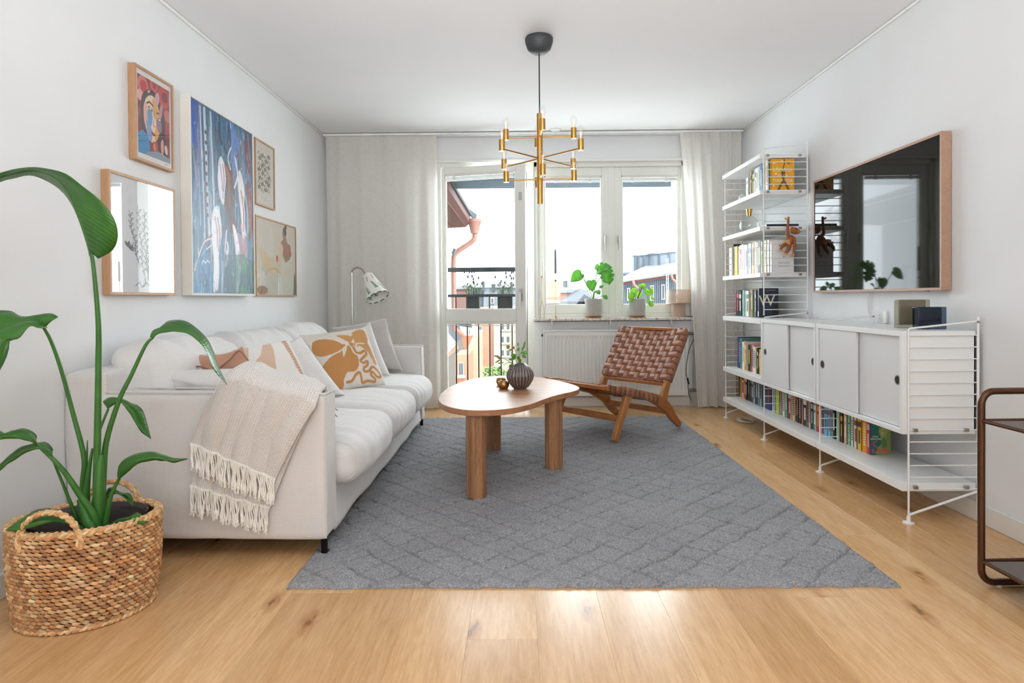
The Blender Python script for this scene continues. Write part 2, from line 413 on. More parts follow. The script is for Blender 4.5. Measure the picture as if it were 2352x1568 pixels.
# ---- two-sash window
wx0 = .148; MID = .862
wf = B().box(wx0, wx0+.03, YB+.03, FY+.12, .775, HEAD+.02).box(WX1-.006, WX1+.07, YB+.03, FY+.12, .775, HEAD+.02).box(wx0, WX1+.05, YB+.03, FY+.12, 2.19, HEAD+.02).box(wx0, WX1+.05, YB+.05, FY+.12, .775, .845)
wf.box(MID-.03, MID+.03, YB+.06, FY+.12, .84, 2.2)
window = struct('window_1', wf, WINW, bevel=.004)
def sash(x0, x1, hx, lx0, lx1):
    y0, y1 = FY-.025, FY+.04
    s = B().box(x0, lx0, y0, y1, .845, 2.19).box(lx1, x1, y0, y1, .845, 2.19).box(lx0, lx1, y0, y1, 2.11, 2.19).box(lx0, lx1, y0, y1, .845, .92).build('sash', WINW, window, bevel=.004)
    b = B(); 
    b.box(lx0, lx0+.012, y0+.004, y1-.02, .92, 2.11).box(lx1-.012, lx1, y0+.004, y1-.02, .92, 2.11).box(lx0, lx1, y0+.004, y1-.02, .92, .93).box(lx0, lx1, y0+.004, y1-.02, 2.1, 2.11).build('glazing_bead', plain('bead_white', '#f4f3ee', .3), s, bevel=.002)
    B().box(lx0, lx1, y0+.02, y0+.024, .92, 2.11).build('pane', GLASS, s, smooth=False)
    b2 = B().box(lx0+.012, lx1-.012, y0-.012, y0+.004, 2.088, 2.108).box(lx0+.012, lx1-.012, y0-.014, y0+.002, 2.055, 2.063).build('blind', BL, s, bevel=.002)
    for k in range(4): B().box(lx0+.014, lx1-.014, y0-.012, y0+.002, 2.032+k*.008, 2.036+k*.008) if False else B().box(lx0+.014, lx1-.014, y0-.010, y0+.002, 2.066+k*.005, 2.069+k*.005).build('slat', BLS, b2, smooth=False)
    for xx in (lx0+.09, lx1-.12): B().box(xx, xx+.016, y0-.02, y0, 2.05, 2.10).build('blind_clip', BL, s, bevel=.002)
    h = B().box(hx-.011, hx+.011, y0-.008, y0, 1.49, 1.57).cyl((hx, y0, 1.55), (hx, y0-.03, 1.55), .007).tube([(hx, y0-.03, 1.555), (hx, y0-.035, 1.52), (hx, y0-.035, 1.42)], [.008, .008, .006])
    h.build('window_handle', STEEL, s, bevel=.001)
    return s
sash(wx0+.022, MID-.028, MID-.062, .245, .775)
sash(MID+.028, WX1, MID+.062, .955, 1.475)
for z in (1.60, 1.0): B().box(wx0+.01, wx0+.03, FY-.05, FY-.02, z, z+.05).build('hinge', STEEL, window, bevel=.002)
n = N('marble'); v = n.coord('Object', (1, 1, 1)); vein = n.noise(v, 5, 8, .7, 1.6)
n.col(n.ramp(vein, [(.40, srgb('#e3cfc0')), (.47, srgb('#ece4dc')), (.50, srgb('#8f7f76')), (.53, srgb('#ebe3dc')), (.7, srgb('#dcd8d6'))])); n.p(Roughness=.2); MARB = n.m
sill = B().box(.133, WX1+.09, 5.615, YB+.06, .785, .808).build('window_sill', MARB, window, bevel=.003)
for xx in (.30, .83, 1.38): B().box(xx-.008, xx+.008, 5.66, YB, .745, .785).box(xx-.008, xx+.008, YB-.006, YB, .70, .785).build('sill_bracket', TRIM, sill, bevel=.001)
# curtain track on the ceiling
tr = tag(B().box(XL+.02, XR-.02, 5.55, 5.575, ZC-.022, ZC-.001).box(XL+.02, XR-.02, 5.60, 5.625, ZC-.022, ZC-.001).box(XL+.02, XR-.02, 5.55, 5.625, ZC-.006, ZC-.001).build('curtain_track', plain('track_white', '#eeeeec', .4), bevel=.001), 'white double curtain rail fixed along the ceiling above the window', 'curtain rail')
# ---- curtains
def sheer(name, c):
    n = N(name); c = srgb(c); v = n.coord('Object', (1, 1, .15)); f = n.noise(v, 260, 3); f2 = n.noise(n.coord('Object', (.1, .1, 1)), 300, 3)
    m = n.mix(.5, f, f2); base = n.ramp(m, [(.3, tuple(x*.9 for x in c)), (.7, tuple(min(1, x*1.06) for x in c))])
    d = n.n('BsdfDiffuse'); t = n.n('BsdfTranslucent'); n.l(base, d.inputs[0]); n.l(base, t.inputs[0])
    mx = n.n('MixShader'); mx.inputs[0].default_value = .40; n.l(d.outputs[0], mx.inputs[1]); n.l(t.outputs[0], mx.inputs[2])
    tp = n.n('BsdfTransparent'); m2 = n.n('MixShader'); m2.inputs[0].default_value = .035
    n.l(mx.outputs[0], m2.inputs[1]); n.l(tp.outputs[0], m2.inputs[2]); n.l(m2.outputs[0], n.out.inputs['Surface']); return n.m
LINEN = sheer('linen_curtain', '#f4f0ea')
def curtain(x0, x1, b0, b1, folds, amp, seed, label, gather=None, dy=0):
    t = thing('curtain', ((x0+x1)/2, 5.59, 0), label, 'curtain', 'linen curtains at the window')
    def fn(u, vv):
        z = 2.452*(1-vv) + .012*vv
        e = vv**.8
        x = (x0+(x1-x0)*u)*(1-e) + (b0+(b1-b0)*u)*e
        uu = u + .02*nzv(u*3, vv*1.5, seed)
        if gather: uu = gather(u)
        w = math.sin(uu*folds*2*PI + seed) + .35*math.sin(uu*folds*4.6*PI + seed*2+vv) 
        a = amp*(.45 + .55*min(1, vv*3)) * (.6+.5*nzv(u*folds*.7, vv*.8, seed+4))
        y = 5.588 + dy + w*a + .006*nzv(u*9, vv*4, seed)
        if vv > .985: z += .004*math.sin(u*40)
        return (x + .006*math.cos(uu*folds*2*PI)*e, y, z)
    b = B().grid(fn, 200, 60); b.build('panel', LINEN, t)
    def hd(u, vv):
        p = Vector(fn(u, vv*.045)); p.y -= .006; p.z = 2.454 - vv*.082; return p
    B().grid(hd, 200, 6).build('heading_tape', LINEN, t)
    def hm(u, vv):
        p = Vector(fn(u, .975+vv*.025)); p.y -= .004; return p
    B().grid(hm, 200, 4).build('hem', LINEN, t)
    return t
curtain(XL+.03, -.722, XL+.04, -.70, 4.3, .028, 1.3, 'flat hanging off-white linen curtain behind the sofa, left of the balcony door')
curtain(1.435, 1.975, 1.578, 1.985, 5.0, .028, 4.2, 'gathered off-white linen curtain between the window and the white shelving', dy=-.014)
# ---- radiator
RW = plain('radiator_white', '#ebebe8', .4, nscale=5, namt=.01)
rd = thing('radiator', (.87, 5.66, .1), 'long white ribbed panel radiator under the marble window sill', 'radiator')
rb = B(); x0, x1, z0, z1 = .222, 1.525, .105, .692
prof = []; k = int((x1-x0-.06)/.0333)
def radf(u, v):
    x = x0+.008 + (x1-x0-.016)*u; z = z0+.008 + (z1-z0-.016)*v
    q = ((x-x0-.03)/.0333) % 1; g = 0
    if x0+.03 < x < x1-.03 and z0+.05 < z < z1-.05: g = .009*(1 if abs(q-.5) < .28 else max(0, 1-(abs(q-.5)-.28)/.12))
    return (x, 5.620 + g, z)
rb.grid(lambda u, v: radf(1-u, v), 420, 44); front = rb.build('front_panel', RW, rd, angle=60)
B().box(x0, x1, 5.622, 5.628, z0, z0+.008).box(x0, x1, 5.622, 5.628, z1-.008, z1).box(x0, x0+.008, 5.622, 5.628, z0, z1).box(x1-.008, x1, 5.622, 5.628, z0, z1).box(x0, x1, 5.640, 5.69, z0+.01, z1-.01).build('body', RW, rd, bevel=.004)
B().box(x0-.003, x1+.003, 5.618, 5.695, z1-.006, z1+.012).build('top_grille', RW, rd, bevel=.003)
B().cyl((x0-.004, 5.64, .655), (x0-.02, 5.64, .655), .01).build('bleed_valve', plain('dark_metal_v', '#55514c', .4, 1), rd)
pb = B().tube([(1.528, 5.66, .66), (1.575, 5.66, .66), (1.58, 5.66, .62), (1.58, 5.67, .02)], .008).tube([(1.528, 5.66, .15), (1.55, 5.66, .15), (1.555, 5.66, .13), (1.555, 5.67, .02)], .008)
pb.build('pipe', plain('pipe_paint', '#bdbcb8', .4), rd)
for z_ in (.66, .15): B().cyl((1.537, 5.65, z_), (1.595, 5.65, z_), .013).build('valve', plain('valve_metal', '#8f8a84', .35, 1), rd)
# ================================================================== SOFA
SOFA = fabric('sofa_linen', '#dcd8d5', 700, .05, .22)
SOFA2 = fabric('sofa_cushion_linen', '#e0ddda', 600, .05, .2)
PIPE = plain('piping', '#d8d4d0', .9)
def rbox(x0, x1, y0, y1, z0, z1, r, nseg=14, bulge=(0, 0, 0), wr=0, seed=0, wscale=6, crease=None, post=None):
    """rounded, stuffed box: returns verts, faces"""
    bm = bmesh.new(); bmesh.ops.create_cube(bm, size=2)
    bmesh.ops.subdivide_edges(bm, edges=bm.edges[:], cuts=nseg, use_grid_fill=True)
    c = Vector(((x0+x1)/2, (y0+y1)/2, (z0+z1)/2)); h = Vector(((x1-x0)/2, (y1-y0)/2, (z1-z0)/2))
    vs = []
    for v in bm.verts:
        q = v.co.copy()
        # denser towards the rim
        q = Vector([math.copysign(abs(t)**.75, t) for t in q])
        p = Vector((q.x*h.x, q.y*h.y, q.z*h.z)); inn = Vector([max(-hh+r, min(hh-r, t)) for t, hh in zip(p, h)])
        d = p-inn
        if d.length > 1e-6: p = inn + d.normalized()*r
        k = Vector([1-(abs(t)/hh)**2.4 for t, hh in zip(p, h)]); k = Vector([max(0, t) for t in k])
        p.x += math.copysign(bulge[0]*k.y*k.z, p.x) if abs(p.x) > h.x*.5 else 0
        p.y += math.copysign(bulge[1]*k.x*k.z, p.y) if abs(p.y) > h.y*.5 else 0
        p.z += math.copysign(bulge[2]*k.x*k.y, p.z) if abs(p.z) > h.z*.3 else 0
        w = p + c
        if wr:
            nrm = (p-inn).normalized() if (p-inn).length > 1e-6 else Vector((0, 0, 1))
            a = nzv(w.x*1.2+seed, w.y*4.5, w.z*1.5, wscale/4)*wr + abs(nzv(w.x*2+seed, w.y*7, w.z*2, wscale/3))*wr*.9
            w = w + nrm*a
        if post: w = Vector(post(w))
        vs.append(w)
    fs = [tuple(v.index for v in f.verts) for f in bm.faces]; bm.free(); return vs, fs
sofa = thing('sofa', (-1.25, 3.6, 0), 'long off-white linen sofa with loose seat and back cushions along the left wall', 'sofa')
def panel(fn, nu, nv): return B().grid(fn, nu, nv)
SY0, SY1, SXF = 2.372, 4.86, -.752
def arm(y0, y1, nm='arm'):
    def wob(w):
        k = max(0, .3-w.z)/.3
        return (w.x + .006*nzv(w.x*3, w.y*3, w.z*5) + k*.006*math.sin(w.y*20), w.y + .005*nzv(w.x*4+9, w.y*2, w.z*4) + k*.008*nzv(w.x*7, 3, w.z), w.z - .008*max(0, -w.x-.9)*0 + .012*max(0, (-w.x-.75)))
    vs, fs = rbox(-1.742, SXF+.012, y0, y1, .072, .628, .014, 26, (0, .004, 0), .002, y0, 4, post=wob)
    a = B().add(vs, fs).build(nm, SOFA, sofa)
    ye = y0+.001
    pb = B()
    for yy in (y0+.004, y1-.004):
        pb.tube([(SXF+.008, yy, .08+.55*t/20) for t in range(21)], .0035, 6)
        pb.tube([(-1.73 + (SXF+.008+1.73)*t/20, yy, .634+.012*max(0, (1.73-(.98*t/20))-.75)) for t in range(21)], .0035, 6)
    pb.tube([(SXF+.008, y0+.004+(y1-y0-.008)*t/4, .63) for t in range(5)], .0035, 6)
    pb.build('piping', PIPE, a); return a
arm(SY0, 2.505); arm(4.73, SY1)
# front skirt of the slipcover, falling nearly to the floor
def skirt(u, v):
    y = 2.5 + (4.735-2.5)*u; z = .30 - v*(.30-.066-.004*math.sin(u*9)); k = v**1.5
    return (SXF - .012 + .012*k + .003*k*math.sin(u*26+1) + .005*nzv(u*9, v*2, 3), y, z)
B().grid(skirt, 120, 16).build('skirt', SOFA, sofa, solid=.004)
B().add(*rbox(-1.70, SXF-.03, 2.5, 4.735, .12, .262, .02, 4)).build('seat_base', SOFA, sofa)
def bk(w): return (w.x + .02*nzv(w.y*2, w.z*3, 1)*(w.z > .6), w.y, w.z + .02*nzv(w.y*3, 4, 2)*(w.z > .6))
B().add(*rbox(-1.744, -1.575, SY0+.0, SY1-.0, .075, .722, .022, 22, (.004, .003, .006), .003, 3, 5, post=bk)).build('back_frame', SOFA, sofa)
ys = [2.512, 3.255, 4.0, 4.728]
for i in range(3):
    y0, y1 = ys[i]+.004, ys[i+1]-.004
    def nose(w, y0=y0, y1=y1, i=i):
        f = max(0, (w.x+1.05)/.39); yy = (w.y-y0)/(y1-y0); 
        wr = .006*f*math.sin(w.y*70 + 3*nzv(w.y*5, w.z*6, i))*(.4+.6*abs(nzv(w.y*3, w.z*3, i+5)))*(1 if w.z > .27 else .2)
        return (w.x + wr - .018*f*(abs(yy-.5)*2)**3, w.y + .006*nzv(w.x*3, w.z*6, i), w.z + wr*.8 - .012*f*f)
    vs, fs = rbox(-1.56, -.652, y0, y1, .243, .428, .072, 30, (.016, .004, .026), .007, i*5+1, 8, post=nose)
    c = B().add(vs, fs).build('seat_cushion', SOFA2, sofa, angle=80)
    e = y0+.012
    if i == 0:
        pts = [(-.70, e, .262), (-.672, e, .285), (-.662, e-.002, .33), (-.668, e, .375), (-.70, e, .405), (-.76, e, .42)]
        B().tube(vspline(pts, 5), .0025, 6).build('piping', PIPE, c)
ys2 = [2.508, 3.23, 3.98, 4.727]
for i in range(3):
    y0, y1 = ys2[i], ys2[i+1]
    def lean(w, y0=y0, y1=y1, i=i):
        k = (w.z-.42)/.4; yy = (w.y-y0)/(y1-y0)
        sag = -.016*max(0, k)*(abs(yy-.5)*2)**3 + .007*math.sin(yy*5+i*2)*max(0, k)
        wr = .007*math.sin(w.y*38 + w.x*30 + 5*nzv(w.y*3, w.z*4, i))*max(0, k)**2*(.3+abs(nzv(w.y*4, w.z*2, i)))
        return (w.x - .13*k + wr*.5, w.y, w.z + sag + wr)
    vs, fs = rbox(-1.56, -1.335, y0, y1, .42, .806, .062, 28, (.045, .005, .018), .010, i*7+2, 7, post=lean)
    B().add(vs, fs).build('back_cushion', SOFA2, sofa, angle=80)
BLK = plain('black_steel', '#201e1d', .4, .8)
for x, y in ((SXF-.012, 2.40), (SXF-.012, 4.82), (-1.68, 2.42), (-1.68, 4.82)):
    B().box(x-.006, x+.018, y-.004, y+.004, .0150, .12).box(x-.002, x+.002, y-.004, y+.03, .0150, .12).box(x-.006, x+.018, y-.004, y+.03, .0150, .018).build('leg', BLK, sofa, bevel=.001)
B().box(SXF-.005, SXF+.003, SY1-.025, SY1+.006, .16, .20).build('label_tab', plain('tab_grey', '#6d6260', .8), sofa)
B().box(-1.70, SXF-.05, SY0+.02, SY1-.02, .085, .12).build('frame_rail', plain('black_underside', '#191615', .9), sofa)

# ------------------------------------------------------------------ pillows: four corners in space
def pillow(name, tl, tr, br, bl, thick, mat, label, paint=None, res=56, seed=0, wr=.006, pinch=.07, group='throw pillows on the sofa', flop=0, fac=.46):
    tl, tr, br, bl = map(Vector, (tl, tr, br, bl)); nrm = (tr-tl).cross(bl-tl); nrm = (nrm + (br-bl).cross(br-tr)*1).normalized()
    if nrm.y > 0 and abs(nrm.y) > .2: nrm = -nrm
    elif abs(nrm.y) <= .2 and nrm.x < 0: nrm = -nrm
    c = (tl+tr+br+bl)/4
    t = thing(name, c, label, 'pillow', group)
    vs, fs, cols = [], [], []
    n_ = res
    P = None
    for side in (1, -1):
        for j in range(n_):
            for i in range(n_):
                u, v = i/(n_-1), j/(n_-1); a, b = u*2-1, v*2-1
                # concave edges
                au = a*(1-pinch*(1-b*b)); bv = b*(1-pinch*(1-a*a)); uu, vv = (au+1)/2, (bv+1)/2
                p = (bl*(1-uu)+br*uu)*(1-vv) + (tl*(1-uu)+tr*uu)*vv
                k = max(0, (1-abs(a)**2.2))*max(0, (1-abs(b)**2.2)); h = thick/2*(k**fac)
                h += wr*nzv(u*5+seed, v*5, side)*k**.3 + .6*wr*math.sin((a*3+b*7)+seed)*k**.5*abs(b)
                q = p + nrm*h*side
                q.z += flop*(1-v)*0
                vs.append(q)
        o = (0 if side == 1 else n_*n_)
        for j in range(n_-1):
            for i in range(n_-1):
                f = (o+j*n_+i, o+j*n_+i+1, o+(j+1)*n_+i+1, o+(j+1)*n_+i)
                fs.append(f if side == 1 else f[::-1])
    if paint is not None:
        cc = paint.cols(); back = np.tile(paint.c(paint.back), (n_*n_, 1)); cols = np.concatenate([cc, back])
    b = B().add(vs, fs); o = b.build('cover', mat, t, colors=cols if paint is not None else None, angle=70)
    w = o.modifiers.new('weld', 'WELD'); w.merge_threshold = .0005
    t['_n'] = 0; del t['_n']
    return t, c, nrm, (tl, tr, br, bl)
def edge_seam(t, a, b, c_, r, mat, bow=0.0, name='piping'):
    pts = []
    a, b, c_ = Vector(a), Vector(b), Vector(c_)
    for i in range(17):
        k = i/16; p = a.lerp(b, k); p = p + (c_-p)*bow*(1-(2*k-1)**2); pts.append(p)
    return B().tube(pts, r, 6).build(name, mat, t)

# ochre pillow (cream canvas with a tan tufted abstract)
RES = 150
p = Paint(RES, RES, '#e6ddd2'); p.back = '#e6ddd2'
p.a *= (1 + .03*np.random.default_rng(1).standard_normal((RES, RES, 1)))
T1 = '#c98f56'; T2 = '#cf9c64'
p.poly([(.451, .892), (.595, .884), (.686, .849), (.737, .924), (.885, .963), (.96, .906), (.959, .777), (.911, .702), (.944, .545), (.936, .336), (.866, .345), (.839, .512), (.755, .617), (.658, .653), (.594, .708), (.567, .747), (.491, .839)], T2, smooth=1)
p.poly([(.03, .761), (.1, .845), (.234, .856), (.379, .807), (.459, .726), (.50, .70), (.373, .62), (.189, .573), (.05, .58), (.01, .66)], T1, smooth=1)
p.poly([(.54, .69), (.5, .66), (.372, .596), (.191, .537), (.03, .428), (-.054, .285), (-.026, .199), (.02, .027), (.157, .069), (.252, .175), (.325, .243), (.458, .244), (.551, .314), (.61, .471), (.565, .547), (.56, .643)], T1, smooth=1)
p.ell(.08, .12, .14, .14, T1, .5)
p.poly([(.688, .801), (.666, .71), (.604, .73)], '#e6ddd2'); p.poly([(.421, .625), (.506, .661), (.436, .564), (.374, .50), (.393, .57)], '#e6ddd2', smooth=1)
p.poly([(.64, .60), (.66, .645), (.74, .645), (.85, .52), (.76, .60), (.70, .585)], '#e6ddd2', smooth=1); p.line([(.668, .67), (.703, .70), (.829, .69)], .014, '#e6ddd2', smooth=1)
p.line([(.583, .71), (.606, .636), (.614, .553), (.685, .532), (.78, .566), (.79, .507), (.694, .448), (.624, .399), (.665, .358), (.749, .383), (.719, .316), (.639, .279), (.624, .223), (.713, .223), (.802, .282), (.864, .251), (.928, .161), (.909, .117), (.835, .126), (.767, .205), (.729, .151), (.789, .085), (.758, .047), (.635, .068), (.533, .052), (.529, .117), (.529, .211), (.451, .186), (.351, .104), (.268, .097)], .024, T1, smooth=1)
pm = painted('tufted_print', .95, .5, 900, .3)
pillow('throw_pillow', un(688, 770, 'x', -1.35), (-.985, 3.98, .815), (-.865, 4.04, .437), (-1.10, 3.66, .437), .15, pm, 'large cream pillow with an ochre blob and squiggle pattern', p, RES, 2, .006, .05)
WHT = fabric('white_pillow_cotton', '#e9e6e2', 500, .04, .2)
GRY = fabric('grey_pillow_linen', '#bfb9b5', 600, .06, .3)
pillow('throw_pillow', (-1.20, 4.38, .75), (-1.035, 4.33, .836), (-.90, 4.36, .455), (-1.16, 4.22, .45), .13, WHT, 'plain white pillow tucked between the ochre pillow and the grey one', seed=4, res=48)
t, c, nr, q = pillow('throw_pillow', (-1.38, 4.62, .78), (-.995, 4.66, .845), (-.87, 4.62, .465), (-1.22, 4.58, .46), .15, GRY, 'grey linen pillow with pale piping against the far arm', seed=6, res=56, wr=.008, pinch=.05)
edge_seam(t, q[0], q[1], c, .004, WHT, .05); edge_seam(t, q[1], q[2], c, .004, WHT, .05)
# white textured pillow
n = N('raised_cotton'); v = n.coord('Object'); c_ = srgb('#f1efed'); n.col(c_); n.p(Roughness=.95)
wv = n.n('TexNoise'); wv.inputs['Scale'].default_value = 26; wv.inputs['Distortion'].default_value = 3.5; wv.inputs['Detail'].default_value = 2; n.l(v, wv.inputs['Vector'])
n.bump(wv.outputs['Fac'], .8, .008); RC = n.m
pillow('throw_pillow', (-1.36, 3.36, .74), (-1.18, 3.36, .80), (-.985, 3.52, .45), (-1.20, 3.30, .45), .17, RC, 'white pillow with raised embroidery beside the ochre pillow', seed=7, res=60)
# cream and beige patchwork pillow with a stitched band
p = Paint(120, 120, '#ece8e2'); p.back = '#ece8e2'
p.poly([(0, 0), (.13, 0), (.22, .5), (.42, 1), (.22, 1), (.08, .6)], '#d9bfa9', smooth=0)
p.poly([(.42, .35), (.60, .5), (.70, .86), (.72, 1), (.62, 1), (.5, .8), (.38, .7)], '#d6b9a2', smooth=0)
p.poly([(.1, 0), (.4, .0), (.62, .22), (.55, .42), (.3, .4), (.12, .2)], '#d9b8a2')
p.poly([(.87, 1), (.94, 1), (.97, .5), (.995, 0), (.93, 0), (.90, .5)], '#cfae97')
for k in range(22):
    y = .04 + k*.044; x0 = .92 + (.5-y)*.06; p.line([(x0, y), (x0+.03, y+.008)], .006, '#a98569')
pillow('throw_pillow', (-1.40, 2.86, .752), (-1.12, 3.03, .80), (-.965, 3.0, .50), (-1.25, 2.78, .46), .15, painted('patchwork_cloth', .95, .3, 700, .2), 'cream patchwork pillow with beige shapes and a stitched beige band', p, 120, 3, .007, .04)
# terracotta suede envelope pillow
SUE = fabric('terracotta_suede', '#bd8f77', 300, .05, .15)
tp, c, nr, q = pillow('throw_pillow', un(416, 806, 'y', 2.78), un(557, 795, 'y', 2.74), (-1.03, 2.72, .56), (-1.42, 2.76, .55), .10, SUE, 'terracotta suede pillow with pointed corners and envelope flap', seed=9, pinch=.24, res=56)
A_, B_ = un(416, 806, 'y', 2.72), un(557, 795, 'y', 2.68)
B().tube(vspline([un(424, 822, 'y', 2.715), un(440, 840, 'y', 2.70), un(462, 842, 'y', 2.69), un(490, 852, 'y', 2.68)], 6), .004, 6).build('flap_seam', plain('suede_edge', '#9a6f58', .9), tp)
B().tube(vspline([un(503, 846, 'y', 2.68), un(528, 826, 'y', 2.68), un(550, 806, 'y', 2.69), un(574, 834, 'y', 2.68)], 6), .004, 6).build('flap_seam', plain('suede_edge', '#9a6f58', .9), tp)
# lumbar pillow against the near arm
pillow('throw_pillow', un(372, 852, 'y', 2.58), un(540, 846, 'y', 2.56), (-.95, 2.57, .56), un(383, 905, 'y', 2.60), .12, fabric('lumbar_linen', '#d9d5d2', 600, .05, .2), 'pale greige lumbar pillow standing behind the near sofa arm', seed=11, pinch=.03, res=48)

# ------------------------------------------------------------------ throw blanket over the near arm
n = N('herringbone_wool'); tcn = n.n('UVMap'); 
sx = n.n('SeparateXYZ'); n.l(tcn.outputs[0], sx.inputs[0])
def mth(op, a, b=None):
    m = n.n('Math', operation=op)
    for i, x in enumerate((a, b)):
        if x is None: continue
        if isinstance(x, (int, float)): m.inputs[i].default_value = x
        else: n.l(x, m.inputs[i])
    return m.outputs[0]
U = mth('MULTIPLY', sx.outputs[0], 46); V = mth('MULTIPLY', sx.outputs[1], 70)
zig = mth('PINGPONG', U, 1.0); s1 = mth('SINE', mth('MULTIPLY', mth('ADD', V, mth('MULTIPLY', zig, 1.0)), 2*PI))
f = n.ramp(s1, [(.35, (0, 0, 0)), (.65, (1, 1, 1))]); s1n = mth('MULTIPLY_ADD', s1, .5); s1n.node.inputs[2].default_value = .5
gap = n.ramp(mth('PINGPONG', U, .5), [(0, (0, 0, 0)), (.12, (1, 1, 1))])
colr = n.ramp(s1n, [(.30, srgb('#d6cec9')), (.62, srgb('#f0ece8'))]); n.col(n.mix(.8, colr, n.mix(gap, srgb('#d8d0c8'), (1, 1, 1)), 'MULTIPLY')); n.p(Roughness=.97); n.b.inputs['Sheen Weight'].default_value = .2
n.bump(s1n, .6, .003); WOOL = n.m
YARN = plain('cream_yarn', '#f6f2ea', .95, nscale=200, namt=.06)
bl_ = thing('throw_blanket', (-1.0, 2.36, .4), 'cream herringbone wool throw with long fringes draped over the near sofa arm', 'blanket')
def lerp_pts(t, pts):
    t = max(pts[0][0], min(pts[-1][0], t))
    for (a, b) in zip(pts, pts[1:]):
        if t <= b[0]:
            k = (t-a[0])/(b[0]-a[0]+1e-9); k = k*k*(3-2*k) if False else k
            return [p0+(p1-p0)*k for p0, p1 in zip(a[1:], b[1:])]
    return list(pts[-1][1:])
# top silhouette height along x fraction
TOP = [(0, .690), (.08, .735), (.18, .752), (.32, .748), (.45, .722), (.6, .705), (.75, .700), (.9, .682), (1, .650)]
def drape(off, zl, zr, xl_b, xr_b, seed, inside):
    def fn(u, v):
        top = lerp_pts(u, TOP)[0] - off*.5
        xt = -1.135 + (.372)*u
        if v < .28:                    # inside the sofa, rising over the pillow and arm
            k = v/.28; ang = k*PI*.5
            y = 2.60 - .125*k - .10*math.sin(ang)*k; z = top - (1-k)**2*inside - .0
            y = 2.62 - (2.62-2.47)*math.sin(ang); z = (top-inside) + inside*(1-math.cos(ang))**.6
            x = xt
        elif v < .42:
            k = (v-.28)/.14; a = k*PI/2
            y = 2.47 - (2.47-2.362+off)*math.sin(a); z = top - .05*(1-math.cos(a)); x = xt - .02*k*(1-u)
        else:
            k = (v-.42)/.58; zb = zl + (zr-zl)*u; z = (top-.05)*(1-k) + zb*k
            xb = xl_b + (xr_b-xl_b)*u
            x0 = xt-.02*(1-u); x = x0 + (xb-x0)*(k**.85); y = 2.362-off
        w = .010*math.sin(u*17 + seed + 2*nzv(u*2, v*2, seed))*min(1, max(0, (v-.3)*3)) + .010*nzv(u*4, v*3, seed)
        return (x, y - .008 - abs(w)*1.1, z + .004*nzv(u*8, v*3, seed+2))
    return fn
def blanket_layer(name, off, zl, zr, xl, xr, seed, inside, fr):
    fn = drape(off, zl, zr, xl, xr, seed, inside); nu, nv = 120, 110
    b = B().grid(fn, nu, nv); uv = [(i/(nu-1)*1.0, j/(nv-1)*1.25) for j in range(nv) for i in range(nu)]
    o = b.build(name, WOOL, bl_, uv=uv, solid=.005)
    g = B(); rr = random.Random(seed); k = 60
    for i in range(k):
        u = (i+.5)/k; p0 = Vector(fn(u, 1.0)); L = fr*(.85+.3*rr.random()); dx = rr.uniform(-.010, .005); 
        pts = []
        for j in range(7):
            t = j/6; pts.append(p0 + Vector((dx*t + .0025*math.sin(t*7+i), -.005-.002*math.sin(t*5+i*2), .004 - L*t)))
        g.tube(pts, [.0030, .0031, .0030, .0031, .0030, .0044, .0046], 6)
        e = pts[-1]; 
        for q_ in range(4): g.tube([e, e+Vector((rr.uniform(-.006, .006), rr.uniform(-.004, .002), -.014))], [.0022, .001], 4)
        g.tube([p0+Vector((0, -.003, .008)), p0+Vector((0, -.004, .0))], .005, 6)
    return g.build('fringe', YARN, bl_, angle=60)
f1 = blanket_layer('lower_fold', .004, .292, .205, -1.243, -.948, 5, .12, .085); f1['kind'] = 'stuff'
f2 = blanket_layer('upper_fold', .020, .455, .318, -1.232, -.918, 8, .14, .085); f2['kind'] = 'stuff'

# ================================================================== RUG
n = N('rug_wool'); v = n.coord('Object'); f = n.noise(v, 160, 4, .7); f2 = n.noise(n.coord('Object', (1, 3, 1)), 420, 2); big = n.noise(v, 3, 4)
c = n.ramp(f, [(.36, srgb('#5e5e62')), (.5, srgb('#969598')), (.62, srgb('#cfcecf'))]); c = n.mix(.45, c, n.ramp(f2, [(.34, srgb('#555558')), (.64, srgb('#d3d2d2'))]))
vc = n.n('VertexColor', layer_name='pigment_or_shade'); n.col(n.mix(1.0, n.mix(.25, c, n.ramp(big, [(.35, srgb('#7e7e84')), (.65, srgb('#a8a7aa'))])), vc.outputs[0], 'MULTIPLY')); n.p(Roughness=1.0); n.b.inputs['Specular IOR Level'].default_value = .2
n.bump(n.noise(v, 330, 3, .7), .8, .004); RUGM = n.m
rx0, rx1, ry0, ry1 = -.808, 1.293, 2.128, 5.15
nu, nv = 330, 470
gx, gy = np.meshgrid(np.linspace(0, 1, nu), np.linspace(0, 1, nv)); X = rx0+(rx1-rx0)*gx; Yy = ry0+(ry1-ry0)*gy
rg = np.random.default_rng(3)
def smooth_noise(shape, cells, rg):
    g = rg.standard_normal((cells[1]+2, cells[0]+2)); ys = np.linspace(0, cells[1], shape[0]); xs = np.linspace(0, cells[0], shape[1])
    yi, xi = ys.astype(int), xs.astype(int); fy, fx = (ys-yi)[:, None], (xs-xi)[None]; fy, fx = fy*fy*(3-2*fy), fx*fx*(3-2*fx)
    a = g[yi][:, xi]; b_ = g[yi][:, xi+1]; c_ = g[yi+1][:, xi]; d_ = g[yi+1][:, xi+1]
    return (a*(1-fx)+b_*fx)*(1-fy) + (c_*(1-fx)+d_*fx)*fy
wobx = .007*smooth_noise(X.shape, (20, 28), rg); woby = .007*smooth_noise(X.shape, (30, 42), rg)
A1 = ((X+wobx)/.165 + (Yy+woby)/.165) % 1; A2 = ((X+wobx)/.165 - (Yy+woby)/.165) % 1
